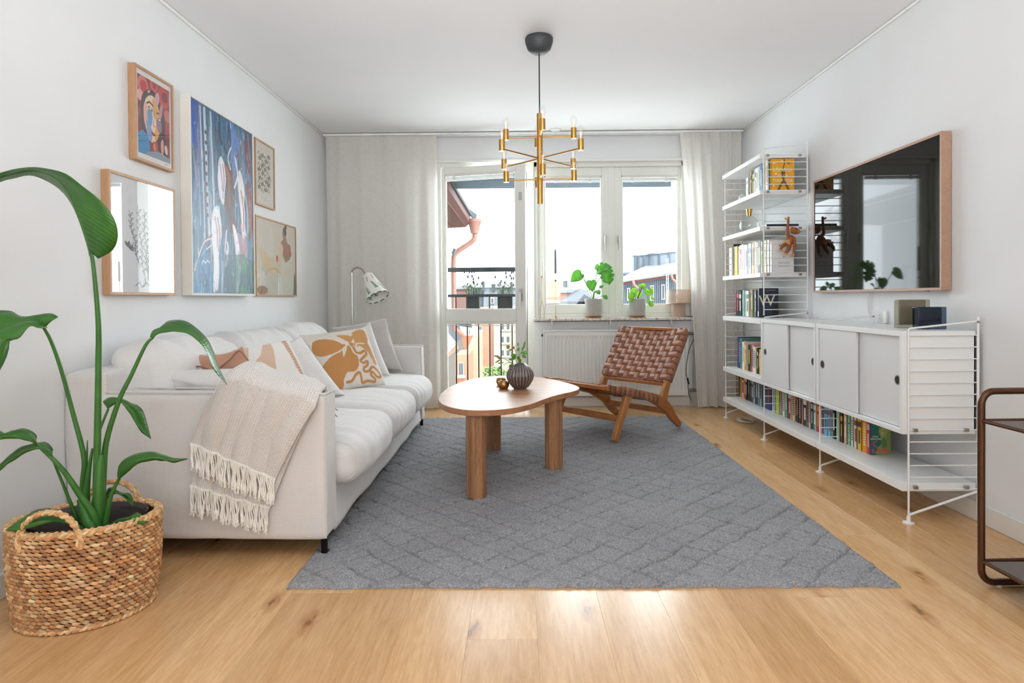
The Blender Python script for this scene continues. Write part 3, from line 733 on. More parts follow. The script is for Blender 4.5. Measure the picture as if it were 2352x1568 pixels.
d1 = np.minimum(A1, 1-A1); d2 = np.minimum(A2, 1-A2); dd = np.minimum(d1, d2)
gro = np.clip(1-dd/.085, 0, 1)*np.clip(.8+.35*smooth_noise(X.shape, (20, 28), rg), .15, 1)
Z = .0135 - .0085*gro**1.1 + .0012*smooth_noise(X.shape, (160, 230), rg) + .0008*rg.standard_normal(X.shape) + .0010*smooth_noise(X.shape, (24, 160), rg)
edge = np.minimum(np.minimum(gx*(rx1-rx0), (1-gx)*(rx1-rx0)), np.minimum(gy*(ry1-ry0), (1-gy)*(ry1-ry0))); Z = np.where(edge < .012, .003 + .009*np.clip(edge/.012, 0, 1)**.5, Z)
X = X + np.where(edge < .002, .003*smooth_noise(X.shape, (60, 80), rg), 0); Yy = Yy + np.where(edge < .002, .0035*smooth_noise(X.shape, (70, 80), rg), 0)
# sunk where feet stand is left to the pile
b = B(); vs = np.stack([X, Yy, Z], -1).reshape(-1, 3); b.v = vs.tolist()
idx = np.arange(nu*nv).reshape(nv, nu); F = np.stack([idx[:-1, :-1], idx[:-1, 1:], idx[1:, 1:], idx[1:, :-1]], -1).reshape(-1, 4); b.f = F.tolist()
rim = [idx[0, :], idx[:, -1], idx[-1, ::-1], idx[::-1, 0]]
for r_ in rim:
    o = len(b.v); b.v += [(b.v[i][0], b.v[i][1], .0005) for i in r_]
    b.f += [(o+k, o+k+1, int(r_[k+1]), int(r_[k])) for k in range(len(r_)-1)]
gc = np.ones((len(b.v), 3)); gg = (1-.15*gro.ravel())*(1+.05*rg.standard_normal(gro.size)); gc[:gro.size] = np.clip(gg, 0, 1)[:, None]  # groove shade painted into the wool colour, plus random tone
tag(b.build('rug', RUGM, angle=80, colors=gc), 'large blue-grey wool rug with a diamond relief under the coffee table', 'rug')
# ================================================================== COFFEE TABLE
MANGO = wood('mango_wood_edge', '#c88f64', '#8a5638', axis='X', rough=.42, scale=1.3, rand=False)
MANGOL = wood('mango_wood_leg', '#cf9c70', '#8a5c3c', axis='Z', rough=.5, scale=2.0, rand=True, staves=True)
MTOP = wood('mango_wood_top', '#d8b38c', '#a77c57', axis='Y', rough=.20, scale=1.0, rand=False, bump=.03)
tb = thing('coffee_table', (0, 3.6, 0), 'wooden coffee table with a kidney-shaped top on three thick fluted legs', 'table')
out = [(-.443, 3.40), (-.447, 3.62), (-.425, 3.85), (-.36, 4.10), (-.25, 4.30), (-.10, 4.38), (.05, 4.35), (.19, 4.20), (.30, 4.0), (.358, 3.82), (.352, 3.70), (.30, 3.60), (.215, 3.49), (.135, 3.35), (.06, 3.20), (-.03, 3.08), (-.13, 3.025), (-.25, 3.03), (-.345, 3.11), (-.41, 3.24)]
out = spline(out, 6, True)
zt = .452; b = B(); k = len(out)
b.prism(out, zt-.030, zt-.001); top = b.build('tabletop', MANGO, tb, bevel=.003, seg=3)
cx, cy = sum(p[0] for p in out)/k, sum(p[1] for p in out)/k
top.data.materials.append(MTOP)
for poly in top.data.polygons:
    if poly.normal.z > .9: poly.material_index = 1
for (x, y) in ((-.215, 3.085), (.197, 3.60), (-.172, 4.055)):
    prof = [(.044, .0), (.046, .01), (.046, zt-.032)]
    if True: z00 = .0145
    def rf(r, z, a, i): 
        q = abs(math.cos(a*4 + .4)); 
        m_ = (a % (PI/6)) - PI/12; return r*math.cos(PI/12)/math.cos(m_)*(1 - .045*max(0, 1-abs(abs(m_)-PI/12)/.035))
    lg = B().lathe([(r*1.12, z00 + z*(1-z00/.42)) for r, z in prof], (x, y, 0), 144, rfun=rf).build('leg', MANGOL, tb, angle=28)
# vase
VZ = zt
n = N('striped_glaze'); tcn = n.n('TexCoord'); sx = n.n('SeparateXYZ'); n.l(tcn.outputs['Object'], sx.inputs[0])
va = n.n('VertexColor', layer_name='pigment_or_shade'); n.col(va.outputs[0]); n.p(Roughness=.12); n.b.inputs['Coat Weight'].default_value = .5; 
nf = n.noise(n.coord('Object'), 90, 3); n.bump(nf, .05, .001); GLZ = n.m
vx, vy = .006, 3.725
prof = [(.001, .0), (.034, 0), (.040, .004), (.056, .022), (.072, .048), (.0800, .072), (.0785, .092), (.070, .112), (.056, .130), (.040, .144), (.031, .150), (.028, .153), (.024, .150), (.026, .13), (.05, .10), (.06, .06), (.03, .01), (.001, .008)]
NF = 24; nn = 192; pts = spline([(a, b_) for a, b_ in prof], 4, False); rib_on = lambda z: max(0, min(1, (z-.004)/.02))*max(0, min(1, (.150-z)/.02))
vb = B(); cols = []
vb.lathe(pts, (vx, vy, VZ), nn, rfun=lambda r, z, a, i: (r + (.0042*abs(math.cos(a*NF/2))**3 - .002)*rib_on(z)) if i < 44 else r, cap=False)
for i, (r, z) in enumerate(pts):
    for j in range(nn):
        a = 2*PI*j/nn; rib = abs(math.cos(a*NF/2))**8
        cdk = np.array([.31, .285, .28]); clt = np.array([.66, .60, .57]); k_ = rib*rib_on(z) if i < 44 else 0
        cols.append(cdk*(1-k_)+clt*k_ if z > .004 else clt*.8)
vase = thing('vase', (vx, vy, VZ), 'bulbous ribbed grey ceramic vase holding rosebud sprigs on the coffee table', 'vase')
vb.build('body', GLZ, vase, colors=np.array(cols))
# sprigs
STEM = plain('sprig_stem', '#6f8a3a', .6); LEAF = plain('sprig_leaf', '#5f9a37', .45, nscale=40, namt=.15); BUD = plain('faded_bud', '#c07a58', .7, nscale=90, namt=.15); BUDG = plain('bud_sepal', '#8a8a45', .6)
sp = thing('rosebud_sprigs', (vx, vy, VZ+.14), 'sprigs of faded rosebuds and green leaves in the grey vase', 'flowers')
def leafmesh(p, d, L, Wd, nrm=None, curl=.25):
    d = Vector(d).normalized(); nrm = Vector(nrm or (0, -.3, 1)); s = d.cross(nrm).normalized(); nn_ = s.cross(d)
    vs = []; fs = []; k = 7
    for i in range(k):
        t = i/(k-1); w = Wd*math.sin(PI*min(1, t*.96+.02))**.8*(1-.25*t); c = Vector(p) + d*L*t - nn_*curl*L*t*t
        vs += [c - s*w + nn_*w*.25, c, c + s*w + nn_*w*.25]
    for i in range(k-1):
        o = i*3; fs += [(o, o+1, o+4, o+3), (o+1, o+2, o+5, o+4)]
    return vs, fs
mouth = Vector((vx, vy, VZ+.150)); pts_ = lambda u, v, y: Y(u, v, y)
vyy = vy
stems = [([mouth+Vector((-.008, 0, -.02)), pts_(1180, 838, vyy), pts_(1160, 824, vyy-.02), pts_(1150, 822, vyy-.03)], 'bud'),
         ([mouth+Vector((-.006, 0, -.02)), pts_(1186, 828, vyy), pts_(1176, 812, vyy+.02), pts_(1168, 800, vyy+.02)], 'bud2'),
         ([mouth+Vector((0, 0, -.02)), pts_(1189, 822, vyy), pts_(1184, 806, vyy+.01), pts_(1180, 800, vyy+.01)], 'bud3'),
         ([mouth+Vector((.002, 0, -.02)), pts_(1192, 820, vyy), pts_(1192, 805, vyy), pts_(1190, 792, vyy)], 'tip'),
         ([mouth+Vector((.004, 0, -.02)), pts_(1194, 818, vyy), pts_(1200, 802, vyy), pts_(1205, 793, vyy)], 'leafy'),
         ([mouth+Vector((-.01, 0, -.02)), pts_(1172, 832, vyy-.03), pts_(1155, 838, vyy-.04)], 'leafy')]
for pth, kind in stems:
    s = B().tube(vspline(pth, 5), .0016, 6).build('stem', STEM, sp)
    e = pth[-1]
    if 'bud' in kind:
        d = (pth[-1]-pth[-2]).normalized(); q_ = d.to_track_quat('Z', 'Y').to_matrix()
        B().lathe([(.001, -.003), (.006, .0), (.0085, .007), (.007, .014), (.002, .021)], e, 12, q_, rfun=lambda r, z, a, i: r*(1+.12*math.sin(a*5+z*200))).build('bud', BUD, s)
        g = B()
        for a in range(5):
            dd_ = q_ @ Vector((math.cos(a*1.256)*.8, math.sin(a*1.256)*.8, .55)); g.add(*leafmesh(e, dd_, .02, .0028, (0, 0, 1), .6))
        g.build('sepal', BUDG, s)
lv = [(1150, 820, -.9, .25, .040, .006), (1150, 826, -.9, -.45, .036, .0045), (1158, 832, -1, -.15, .036, .0045), (1150, 840, -.6, -1, .036, .008), (1178, 836, -.35, -.8, .040, .016), (1176, 810, .25, -.9, .035, .010), (1183, 812, -.2, -.9, .034, .011), (1172, 798, -.7, .7, .022, .004),
      (1196, 812, .9, .5, .034, .007), (1198, 806, .5, 1, .040, .006), (1203, 796, .25, 1, .030, .006), (1200, 812, 1, .1, .034, .006), (1198, 815, .9, -.5, .028, .010), (1190, 794, -.05, 1, .018, .005), (1188, 818, .5, -.8, .024, .010), (1193, 822, .1, -.9, .03, .010), (1184, 820, -.8, .5, .028, .009), (1187, 806, .8, .8, .024, .008), (1170, 806, .5, .5, .022, .006), (1180, 826, -.9, .1, .030, .007)]
for i, (u, v_, dx, dz, L, w) in enumerate(lv):
    o = B().add(*leafmesh(Y(u, v_, vyy + rnd.uniform(-.03, .03)), (dx, rnd.uniform(-.5, .5), dz), L*1.15, w*1.3, (rnd.uniform(-.3, .3), -1, .4), .12)).build('leaf', LEAF, sp, solid=.0006, subd=1)
# brass bowls
BRASS = plain('aged_brass', '#b48d55', .32, 1, nscale=25, namt=.12)
BRD = plain('brass_inside', '#7a5a38', .5, .8)
for (u, v_, r, lab) in ((1157, 892, .033, 'small brass bowl in front, beside the grey vase'), (1151, 884, .030, 'second small brass bowl partly behind the front one')):
    p_ = un(u, v_, 'z', zt); 
    t = thing('brass_bowl', p_, lab, 'bowl', 'small brass bowls on the coffee table')
    B().lathe([(.001, .001), (r*.72, .0), (r*.80, .004), (r, .018), (r*1.0, .030), (r*.93, .036), (r*.95, .042), (r*.90, .042), (r*.86, .034), (r*.93, .026), (r*.7, .008), (.001, .006)], p_, 40, cap=False).build('body', BRASS, t)
    B().lathe([(.001, .012), (r*.78, .012), (r*.80, .02)], p_, 30, cap=False).build('tealight', BRD, t)
# ================================================================== LOUNGE CHAIR
CA = Vector((.638, 4.172, 0)); CD = Vector((.7510, .6603, 0)); CW = Vector((-.6603, .7510, 0))
def CH(s, o, z): return CA + CD*s + CW*o + Vector((0, 0, z))
WID = .62
TEAK = wood('teak', '#cb8b52', '#94592c', axis='Z', rough=.4, scale=.9, rand=True)
TEAKD = wood('teak_dark', '#c27c42', '#874c22', axis='X', rough=.4, scale=.9, rand=True)
LTH = None
n = N('saddle_leather'); v = n.coord('Object', rand=True); f = n.noise(v, 9, 4, .6); oi = n.n('ObjectInfo')
c = n.ramp(f, [(.3, srgb('#80503a')), (.55, srgb('#98664c')), (.75, srgb('#ac7860'))])
c = n.mix(1.0, c, n.ramp(oi.outputs['Random'], [(0, (.84, .80, .80)), (1, (1.1, 1.06, 1.04))]), 'MULTIPLY'); n.col(c); n.p(Roughness=.42); n.bump(n.noise(v, 260, 3), .15, .001); LTH = n.m
chair = thing('lounge_chair', CH(.38, WID/2, 0), 'low teak lounge chair with woven brown leather strap seat and back', 'chair')
def limb(pts, wd, th, name, mat, parent=chair, off=0):
    """flat sawn limb: pts are (s, z, width) in the side plane, th across"""
    P3 = spline([tuple(p) for p in pts], 5, False); b = B(); vs = []; k = len(P3)
    for i, (s_, z_, w_) in enumerate(P3):
        a = P3[max(0, i-1)]; c_ = P3[min(k-1, i+1)]; d = Vector((c_[0]-a[0], c_[1]-a[1])).normalized(); nx, nz_ = -d[1], d[0]
        for sg, tt in ((-1, 0), (1, 0), (1, 1), (-1, 1)):
            vs.append(CH(s_ + nx*sg*w_/2, off + th*tt, z_ + nz_*sg*w_/2))
    fs = [(0, 1, 2, 3), tuple((k-1)*4+j for j in (3, 2, 1, 0))]
    for i in range(k-1):
        for j in range(4): fs.append((i*4+j, (i+1)*4+j, (i+1)*4+(j+1) % 4, i*4+(j+1) % 4))
    o = B().add(vs, fs).build(name, mat, parent, bevel=.006, seg=3, angle=50); return o
for off in (0, WID-.03):
    limb([(.010, .028, .040), (.06, .13, .046), (.125, .26, .054), (.160, .335, .080)], 0, .036, 'leg', TEAK, off=off)
    limb([(-.075, .392, .036), (.05, .375, .046), (.20, .338, .052), (.36, .296, .056), (.50, .245, .078), (.60, .185, .076), (.68, .10, .058), (.760, .034, .040)], 0, .034, 'side_rail', TEAKD, off=off)
    limb([(.545, .215, .085), (.575, .30, .066), (.62, .38, .046), (.70, .52, .040), (.79, .665, .036), (.845, .752, .032)], 0, .030, 'back_post', TEAK, off=off+.001)
def cross(s, z, w_, h, name='stretcher', mat=TEAKD, o0=.02, o1=WID-.02, up=(0, 0, 1)):
    return B().bar(CH(s, o0, z), CH(s, o1, z), w_, h, up).build(name, mat, chair, bevel=.004)
cross(.085, .165, .024, .042); cross(.615, .155, .024, .045); cross(-.072, .392, .030, .026, 'front_bar'); cross(.48, .262, .026, .03, 'seat_bar')
cross(.842, .742, .022, .022, 'top_bar'); cross(.592, .352, .022, .024, 'back_bar')
# woven straps. back plane from (.565,.315) to (.842,.742), seat from (-.075,.40) dipping to (.48,.27)
def backp(o, t, h): 
    s_ = .600+(.842-.600)*t; z_ = .366+(.744-.366)*t; bow = .030*math.sin(PI*o/WID)*(.6+.4*t)
    nx, nz_ = -.845, .535
    return CH(s_ + bow*.85 + nx*(h+.019), o, z_ - bow*.53 + nz_*(h+.019))
def seatp(o, t, h):
    s_ = -.07+(.55)*t; sag = .022*math.sin(PI*o/WID)*math.sin(PI*min(1, t*.9+.05))
    z_ = .408 - .02*t - .118*t**1.25; return CH(s_, o, z_ + h - sag)
def weave(fn, ncol, nrow, prow, o0, o1, t0, t1, lenr):
    cw = (o1-o0)/ncol; rh = (t1-t0)/nrow; A = .0020; n_ = 8
    for r in range(nrow):           # straps across
        tc_ = t0+(r+.5)*rh; hw = rh*.455; vs = []
        m = ncol*n_
        pts = [(-.0, -.028), (-.0, -.010)]
        cen = []
        for i in range(m+1):
            o = o0 + (o1-o0)*i/m; ph = (i/n_ + r); h = A*math.cos(PI*(ph-.5+.0)) ; h = max(-A, min(A, h*4)); cen.append((o, h+.003))
        cen = [(-.008, -.046), (-.012, -.030), (-.013, -.004), (-.006, .006)] + cen[1:-1] + [(WID+.006, .006), (WID+.013, -.004), (WID+.012, -.030), (WID+.008, -.046)]
        vs = [];
        for o, h in cen: vs += [fn(o, tc_-hw, h), fn(o, tc_+hw, h)]
        fs = [(2*i, 2*i+1, 2*i+3, 2*i+2) for i in range(len(cen)-1)]
        B().add(vs, fs).build('strap', LTH, chair, solid=.0028, angle=50)
    for c_ in range(ncol):
        oc = o0+(c_+.5)*cw; hw = cw*.455; cen = []
        m = nrow*n_
        for i in range(m+1):
            t = t0+(t1-t0)*i/m; ph = (i/n_ + c_); h = -A*math.cos(PI*(ph-.5)); h = max(-A, min(A, h*4)); cen.append((t, h+.003))
        e = .03*lenr
        cen = [(t0-e*.2, -.03), (t0-e, -.012), (t0-e*.7, .006)] + cen[1:-1] + [(t1+e*.7, .006), (t1+e, -.012), (t1+e*.2, -.03)]
        vs = []
        for t, h in cen: vs += [fn(oc-hw, t, h), fn(oc+hw, t, h)]
        fs = [(2*i, 2*i+2, 2*i+3, 2*i+1) for i in range(len(cen)-1)]
        B().add(vs, fs).build('strap', LTH, chair, solid=.0028, angle=50)
weave(backp, 12, 9, 0, .03, WID-.0, .02, .98, 1.0)
weave(seatp, 12, 10, 0, .03, WID-.0, .03, .97, .8)
# ================================================================== CHANDELIER
GOLD = plain('satin_brass', '#c29550', .3, 1, nscale=20, namt=.04)
BLKC = plain('black_canopy', '#3b3c3e', .55, 0, nscale=160, namt=.25)
CX, CY = .127, 3.562
ch = thing('chandelier', (CX, CY, ZC), 'brass chandelier with twelve clear bulbs on three tiers of arms', 'chandelier')
B().lathe([(.001, -.092), (.022, -.092), (.045, -.086), (.066, -.066), (.078, -.03), (.080, -.010), (.074, -.001), (.001, -.0005)], (CX, CY, ZC), 40, cap=False).build('canopy', BLKC, ch)
B().tube([(CX, CY, ZC-.09), (CX, CY, 2.03)], .0035, 8).build('cord', plain('black_cord', '#1d1c1c', .6), ch)
B().lathe([(.001, 0), (.0165, 0), (.0165, .51), (.001, .51)], (CX, CY, 1.527), 28, cap=False).build('stem', GOLD, ch, angle=30)
BULB = glassy('bulb_glass', (.985, .98, .97), ior=1.5, refl=1.0)
n = N('warm_filament'); n.b.inputs['Emission Color'].default_value = (1, .62, .38, 1); n.b.inputs['Emission Strength'].default_value = 1.2
fn_ = n.noise(n.coord('Object'), 50, 2); n.col(n.ramp(fn_, [(0, srgb('#caa07a')), (1, srgb('#e0b890'))])); FILM = n.m
SOCK = [(.001, 0), (.0155, 0), (.0160, .002), (.0160, .060), (.0135, .0605), (.0125, .058), (.001, .058)]
def arm_(dx, dy, z):
    e = Vector((CX+dx, CY+dy, z)); L = Vector((dx, dy, 0)).normalized()
    a = B().tube([Vector((CX, CY, z)) + L*.015, e - L*.012], .0042, 10).build('arm', GOLD, ch)
    s = B().lathe(SOCK, e + Vector((0, 0, -.012)), 24, cap=False).build('socket', GOLD, a, angle=30)
    q = e + Vector((0, 0, .046))
    B().lathe([(.010, 0), (.0095, .006), (.013, .02), (.0185, .040), (.0185, .052), (.013, .066), (.005, .072), (.003, .078), (.001, .079)], q, 20, cap=False).build('bulb', BULB, a)
    f = B()
    for i in range(6):
        an = i*PI/3; f.tube([q+Vector((.003*math.cos(an), .003*math.sin(an), .014)), q+Vector((.007*math.cos(an+.4), .007*math.sin(an+.4), .048))], .00045, 4)
    f.tube([q+Vector((0, 0, .0)), q+Vector((0, 0, .02))], .003, 8); f.build('filament', FILM, a)
for z in (1.905, 1.665):
    for dx, dy in ((-.192, .01), (.192, -.01), (.008, -.192), (-.008, .192)): arm_(dx, dy, z)
for dx, dy in ((-.209, -.235), (.209, -.235), (-.209, .235), (.209, .235)): arm_(dx, dy, 1.785)
# ================================================================== FLOOR LAMP
LY = 5.30; lx = un(809, 700, 'y', LY).x
CHR = plain('chrome_pole', '#c9ccca', .18, 1)
fl = thing('floor_lamp', (lx, LY, 0), 'chrome floor lamp with a white fern-printed shade behind the sofa', 'lamp')
B().lathe([(.001, 0), (.125, 0), (.125, .008), (.11, .016), (.02, .022), (.001, .022)], (lx, LY, 0), 36, cap=False).build('base', CHR, fl)
top_ = Y(808.5, 631, LY)
B().tube([(lx, LY, .02), (lx, LY, top_.z)], .0065, 12).tube([(lx, LY, top_.z-.01), (lx, LY, top_.z+.02)], .009, 12).build('pole', CHR, fl)
neck = vspline([(lx, LY, top_.z), Y(809, 622, LY), Y(815, 616, LY), Y(822, 614.5, LY), Y(832, 619, LY), Y(838.5, 629, LY)], 6)
B().tube(neck, .0075, 10).build('gooseneck', plain('gooseneck_beige', '#a39386', .5), fl)
s0, s1 = Y(844, 632, LY), Y(868, 683, LY-.07)
ax = (s1-s0); H_ = ax.length; q_ = (ax).normalized().to_track_quat('Z', 'Y').to_matrix()
n = 96; m_ = 70; pp = Paint(n, m_, '#eeede8')
for (u, v_) in ((.02, .75), (.13, .70), (.27, .8), (.42, .75), (.55, .85), (.70, .78), (.83, .74), (.93, .8)):
    pp.line([(u, v_+.1), (u+.02, v_), (u+.03, v_-.10)], .006, '#7a5a4a', asp=.4)
    for k_ in range(4): pp.ell(u+.02+.008*(-1)**k_, v_+.06-k_*.04, .007, .028, '#86604e' if (int(u*50) % 2) else '#5f7a3a', .6*(-1)**k_)
for (u, v_) in ((.07, .38), (.22, .30), (.35, .42), (.50, .3), (.63, .42), (.78, .34), (.90, .42)):
    pp.line([(u-.02, v_-.16), (u+.02, v_+.14)], .004, '#2f6a2f', asp=.4)
    for k_ in range(6):
        t = k_/5; pp.ell(u-.02+.04*t + .010, v_-.16+.3*t, .014*(1.1-t*.6), .030, '#3c7a3a', .9); pp.ell(u-.02+.04*t-.010, v_-.15+.3*t, .014*(1.1-t*.6), .030, '#3f8440', -.9)
for k_ in range(10): pp.line([(k_*.1+.01, .012), (k_*.1+.06, .012)], .010, '#3f6b45', asp=.4)
vs, fs = [], []
for j in range(m_):
    t = 1-j/(m_-1); r = .042+(.098-.042)*t
    for i in range(n): a = 2*PI*i/n; vs.append(s0 + q_ @ Vector((r*math.cos(a), r*math.sin(a), H_*t)))
for j in range(m_-1):
    for i in range(n): fs.append((j*n+i, j*n+(i+1) % n, (j+1)*n+(i+1) % n, (j+1)*n+i))
o = B().add(vs, fs).build('lamp_shade', painted('printed_shade', .8, .15, 400), fl, colors=pp.cols(), solid=.0015)
B().lathe([(.001, -.02), (.018, -.02), (.020, .018), (.030, .022), (.001, .022)], s0, 20, q_, cap=False).build('shade_holder', plain('white_holder', '#e6e8e4', .4), fl)
B().tube([Y(811, 702, LY), Y(815, 706, LY), Y(818, 725, LY), Y(820, 745, LY)], .0012, 6).build('pull_cord', plain('white_cord', '#ecebe6', .5), fl)
B().lathe([(.001, 0), (.008, 0), (.005, .025), (.001, .026)], Y(821, 757, LY), 12, cap=False).build('pull_knob', plain('white_knob', '#efefec', .4), fl)
# ================================================================== SMOKE DETECTOR-LIKE CEILING OUTLET
t = thing('ceiling_outlet', (.336, 5.25, ZC), 'round white ceiling outlet with a hook near the window', 'outlet')
B().lathe([(.001, -.012), (.040, -.012), (.048, -.006), (.05, 0), (.001, 0)], un(1275, 301, 'z', ZC) + Vector((0, -.06, 0)), 32, cap=False).build('cover', TRIM, t)
B().tube([un(1275, 301, 'z', ZC) + Vector((0, -.06, -.01)), un(1275, 301, 'z', ZC) + Vector((0, -.06, -.03)), un(1275, 301, 'z', ZC) + Vector((.008, -.06, -.034))], .002, 6).build('hook', TRIM, t)
# ================================================================== TROLLEY
BRZ = plain('bronze_tube', '#5d3f2d', .33, .75, nscale=40, namt=.12)
SHF = plain('bronze_shelf', '#6f6460', .5, .2, nscale=30, namt=.03)
tr_ = thing('serving_trolley', (1.85, 2.0, 0), 'bronze tubular trolley with two trays cut off by the right edge', 'trolley')
def rrect(x0, x1, z0, z1, r, y, k=8):
    P_ = []
    for cx_, cz_, a0 in ((x1-r, z1-r, 0), (x0+r, z1-r, 90), (x0+r, z0+r, 180), (x1-r, z0+r, 270)):
        for i in range(k+1): a = R(a0+90*i/k); P_.append((cx_+r*math.cos(a), y, cz_+r*math.sin(a)))
    return P_
TD = Vector((.62, -.24, 0)); 
def hoop(p0, p1, nm):
    """rounded upright frame from floor point p0 to p1"""
    p0, p1 = Vector(p0), Vector(p1); d = (p1-p0); L = d.length; d.normalize()
    pl = rrect(0, L, .014, .665, .045, 0)
    B().tube([p0 + d*a + Vector((0, 0, c_)) for a, _, c_ in pl], .0115, 14, closed=True).build(nm, BRZ, tr_)
f0, f1 = Vector((1.568, 2.135, 0)), Vector((1.945, 2.15, 0)); g0 = f0 + Vector((.02, -.62, 0)); g1 = f1 + Vector((.02, -.62, 0))
hoop(f0, f1, 'frame'); hoop(g0, g1, 'frame')
for z in (.565, .088):
    q4 = [f0, f1, g1, g0]
    t4 = B().box(f0.x+.012, f1.x-.01, g0.y, f0.y-.01, z-.002, z+.001).build('tray', SHF, tr_, bevel=.001)
    rl = B()
    for a, b_ in zip(q4, q4[1:]+q4[:1]): rl.tube([a+Vector((0, 0, z)), b_+Vector((0, 0, z))], .0065, 10)
    rl.build('rail', BRZ, t4)
for p_ in (f0+Vector((.06, 0, 0)), f1-Vector((.06, 0, 0)), g0+Vector((.06, 0, 0)), g1-Vector((.06, 0, 0))): B().cyl(p_, p_+Vector((0, 0, .006)), .009).build('foot', plain('clear_foot', '#cfd3d2', .2), tr_)
# ================================================================== PICTURES ON THE LEFT WALL
OAK = wood('oak_frame', '#cfa57e', '#b68a63', axis='Z', rough=.5, scale=1.4, rand=True)
PGL = glassy('picture_glass', (.985, .985, .985), ior=1.5, refl=1.1)
def frame(name, y0, y1, z0, z1, dep, w, mat, label, art, rw, rh, mount=0, glass=True, group='framed pictures above the sofa', artmat=None, inset=.004):
    x0, x1 = XL+.001, XL+dep
    t = thing(name, (XL, (y0+y1)/2, z0), label, 'picture', group)
    fb = B()
    # mitred mouldings
    def mould(a0, a1, b0, b1, vert):
        if vert: pts = [(a0, b0), (a1, b0+(a1-a0) if a1 > a0 else b0), (a1, b1-(a1-a0)), (a0, b1)]
        return pts
    def prism(pts): 
        k = len(pts); fb.add([Vector((x0, y, z)) for y, z in pts] + [Vector((x1, y, z)) for y, z in pts], [tuple(range(k)), tuple(reversed(range(k, 2*k)))] + [(i, k+i, k+(i+1) % k, (i+1) % k) for i in range(k)])
    prism([(y0, z0), (y0+w, z0+w), (y0+w, z1-w), (y0, z1)]); prism([(y1, z0), (y1, z1), (y1-w, z1-w), (y1-w, z0+w)])
    prism([(y0, z0), (y1, z0), (y1-w, z0+w), (y0+w, z0+w)]); prism([(y0, z1), (y0+w, z1-w), (y1-w, z1-w), (y1, z1)])
    fb.build('frame', mat, t, bevel=.001, seg=1, smooth=False)
    xa = x1 - inset - .003
    a0, a1, c0, c1 = y0+w*.9, y1-w*.9, z0+w*.9, z1-w*.9
    B().box(x0, xa-.0008, a0, a1, c0, c1).build('backing', plain('paper_white', '#f2efeb', .8, nscale=30, namt=.01), t, smooth=False)
    if mount: a0, a1, c0, c1 = a0+mount, a1-mount, c0+mount*1.0, c1-mount*1.0
    # seen from the room the near (small y) side is on the left
    vs = [(xa, a0+(a1-a0)*i/(rw-1), c0+(c1-c0)*j/(rh-1)) for j in range(rh) for i in range(rw)]
    fs = [(j*rw+i, j*rw+i+1, (j+1)*rw+i+1, (j+1)*rw+i) for j in range(rh-1) for i in range(rw-1)]
    B().add(vs, fs).build('print', artmat or painted('paper_print', .75, .05, 500), t, colors=art.cols(), smooth=False)
    if glass: B().box(x1-.0035, x1-.0015, y0+w*.9, y1-w*.9, z0+w*.9, z1-w*.9).build('glass', PGL, t, smooth=False)
    return t
# 1 portrait in reds
p = Paint(150, 215, '#8f2f37'); q = p
for (x, y, r, c) in ((.16, .86, .17, '#e07a78'), (.18, .85, .11, '#c92f36'), (.5, .93, .13, '#d85a5a'), (.52, .94, .07, '#a92730'), (.82, .84, .20, '#cf3b3c'), (.85, .85, .10, '#7f1f2a'), (.07, .72, .10, '#f0b3a8'), (.93, .62, .12, '#d96a6a'), (.9, .45, .14, '#b93c44'), (.06, .5, .08, '#a94a4a')): p.ell(x, y, r, r*.72, c)
p.poly([(.22, .80), (.42, .86), (.62, .80), (.80, .66), (.86, .50), (.84, .34), (.92, .20), (.90, .04), (.60, .10), (.30, .22), (.10, .30), (.08, .50), (.12, .70)], '#4b2a30', smooth=1)
p.poly([(.20, .64), (.32, .76), (.50, .78), (.64, .66), (.70, .50), (.66, .34), (.55, .22), (.42, .18), (.28, .28), (.20, .42)], '#f2d9b8', smooth=1)
p.poly([(.46, .76), (.62, .66), (.70, .50), (.66, .34), (.55, .22), (.50, .30), (.56, .46), (.46, .58)], '#e9a24e', smooth=1)
p.poly([(.18, .62), (.26, .66), (.30, .50), (.24, .36), (.18, .44)], '#e8b0a0', smooth=1)
p.poly([(.30, .58), (.42, .60), (.44, .46), (.36, .36), (.30, .44)], '#5b9bd0', smooth=1)
p.poly([(.26, .44), (.34, .40), (.44, .32), (.40, .20), (.28, .22)], '#8a9cc9', smooth=1)
p.poly([(.58, .50), (.70, .52), (.74, .40), (.66, .34), (.58, .42)], '#9a6f8f', smooth=1)
p.ell(.38, .61, .075, .022, '#2b2024', -.2); p.ell(.38, .61, .035, .016, '#eef0f0', -.2); p.ell(.66, .52, .075, .024, '#5d5560', .2); p.ell(.67, .52, .035, .014, '#dfe3e6', .2)
p.line([(.28, .66), (.36, .69), (.46, .66)], .014, '#3a2228', smooth=1); p.line([(.58, .59), (.67, .60), (.74, .55)], .014, '#6f3a2e', smooth=1)
p.line([(.50, .60), (.50, .50), (.47, .42), (.53, .40)], .008, '#b36b3d', smooth=1)
p.ell(.46, .30, .075, .022, '#8c2838', -.15); p.poly([(.44, .20), (.60, .22), (.62, .08), (.48, .06)], '#b5413f'); p.ell(.5, .14, .05, .05, '#e07f63')
p.poly([(0, .24), (.14, .30), (.30, .24), (.36, .10), (.30, 0), (0, 0)], '#3d8fc4', smooth=0); p.poly([(.3, .05), (.62, .1), (1, .06), (1, 0), (.2, 0)], '#8f98a6')
p.poly([(.70, .22), (.78, .28), (.80, .16), (.74, .06)], '#e5a08a', smooth=1); p.ell(.88, .16, .05, .07, '#e9c9c0', .5); p.ell(.60, .78, .07, .10, '#d9a7ad', -.6); p.ell(.72, .64, .05, .12, '#c98d98', -.4)
p.ell(.34, .82, .04, .02, '#d8b7a8', .3)
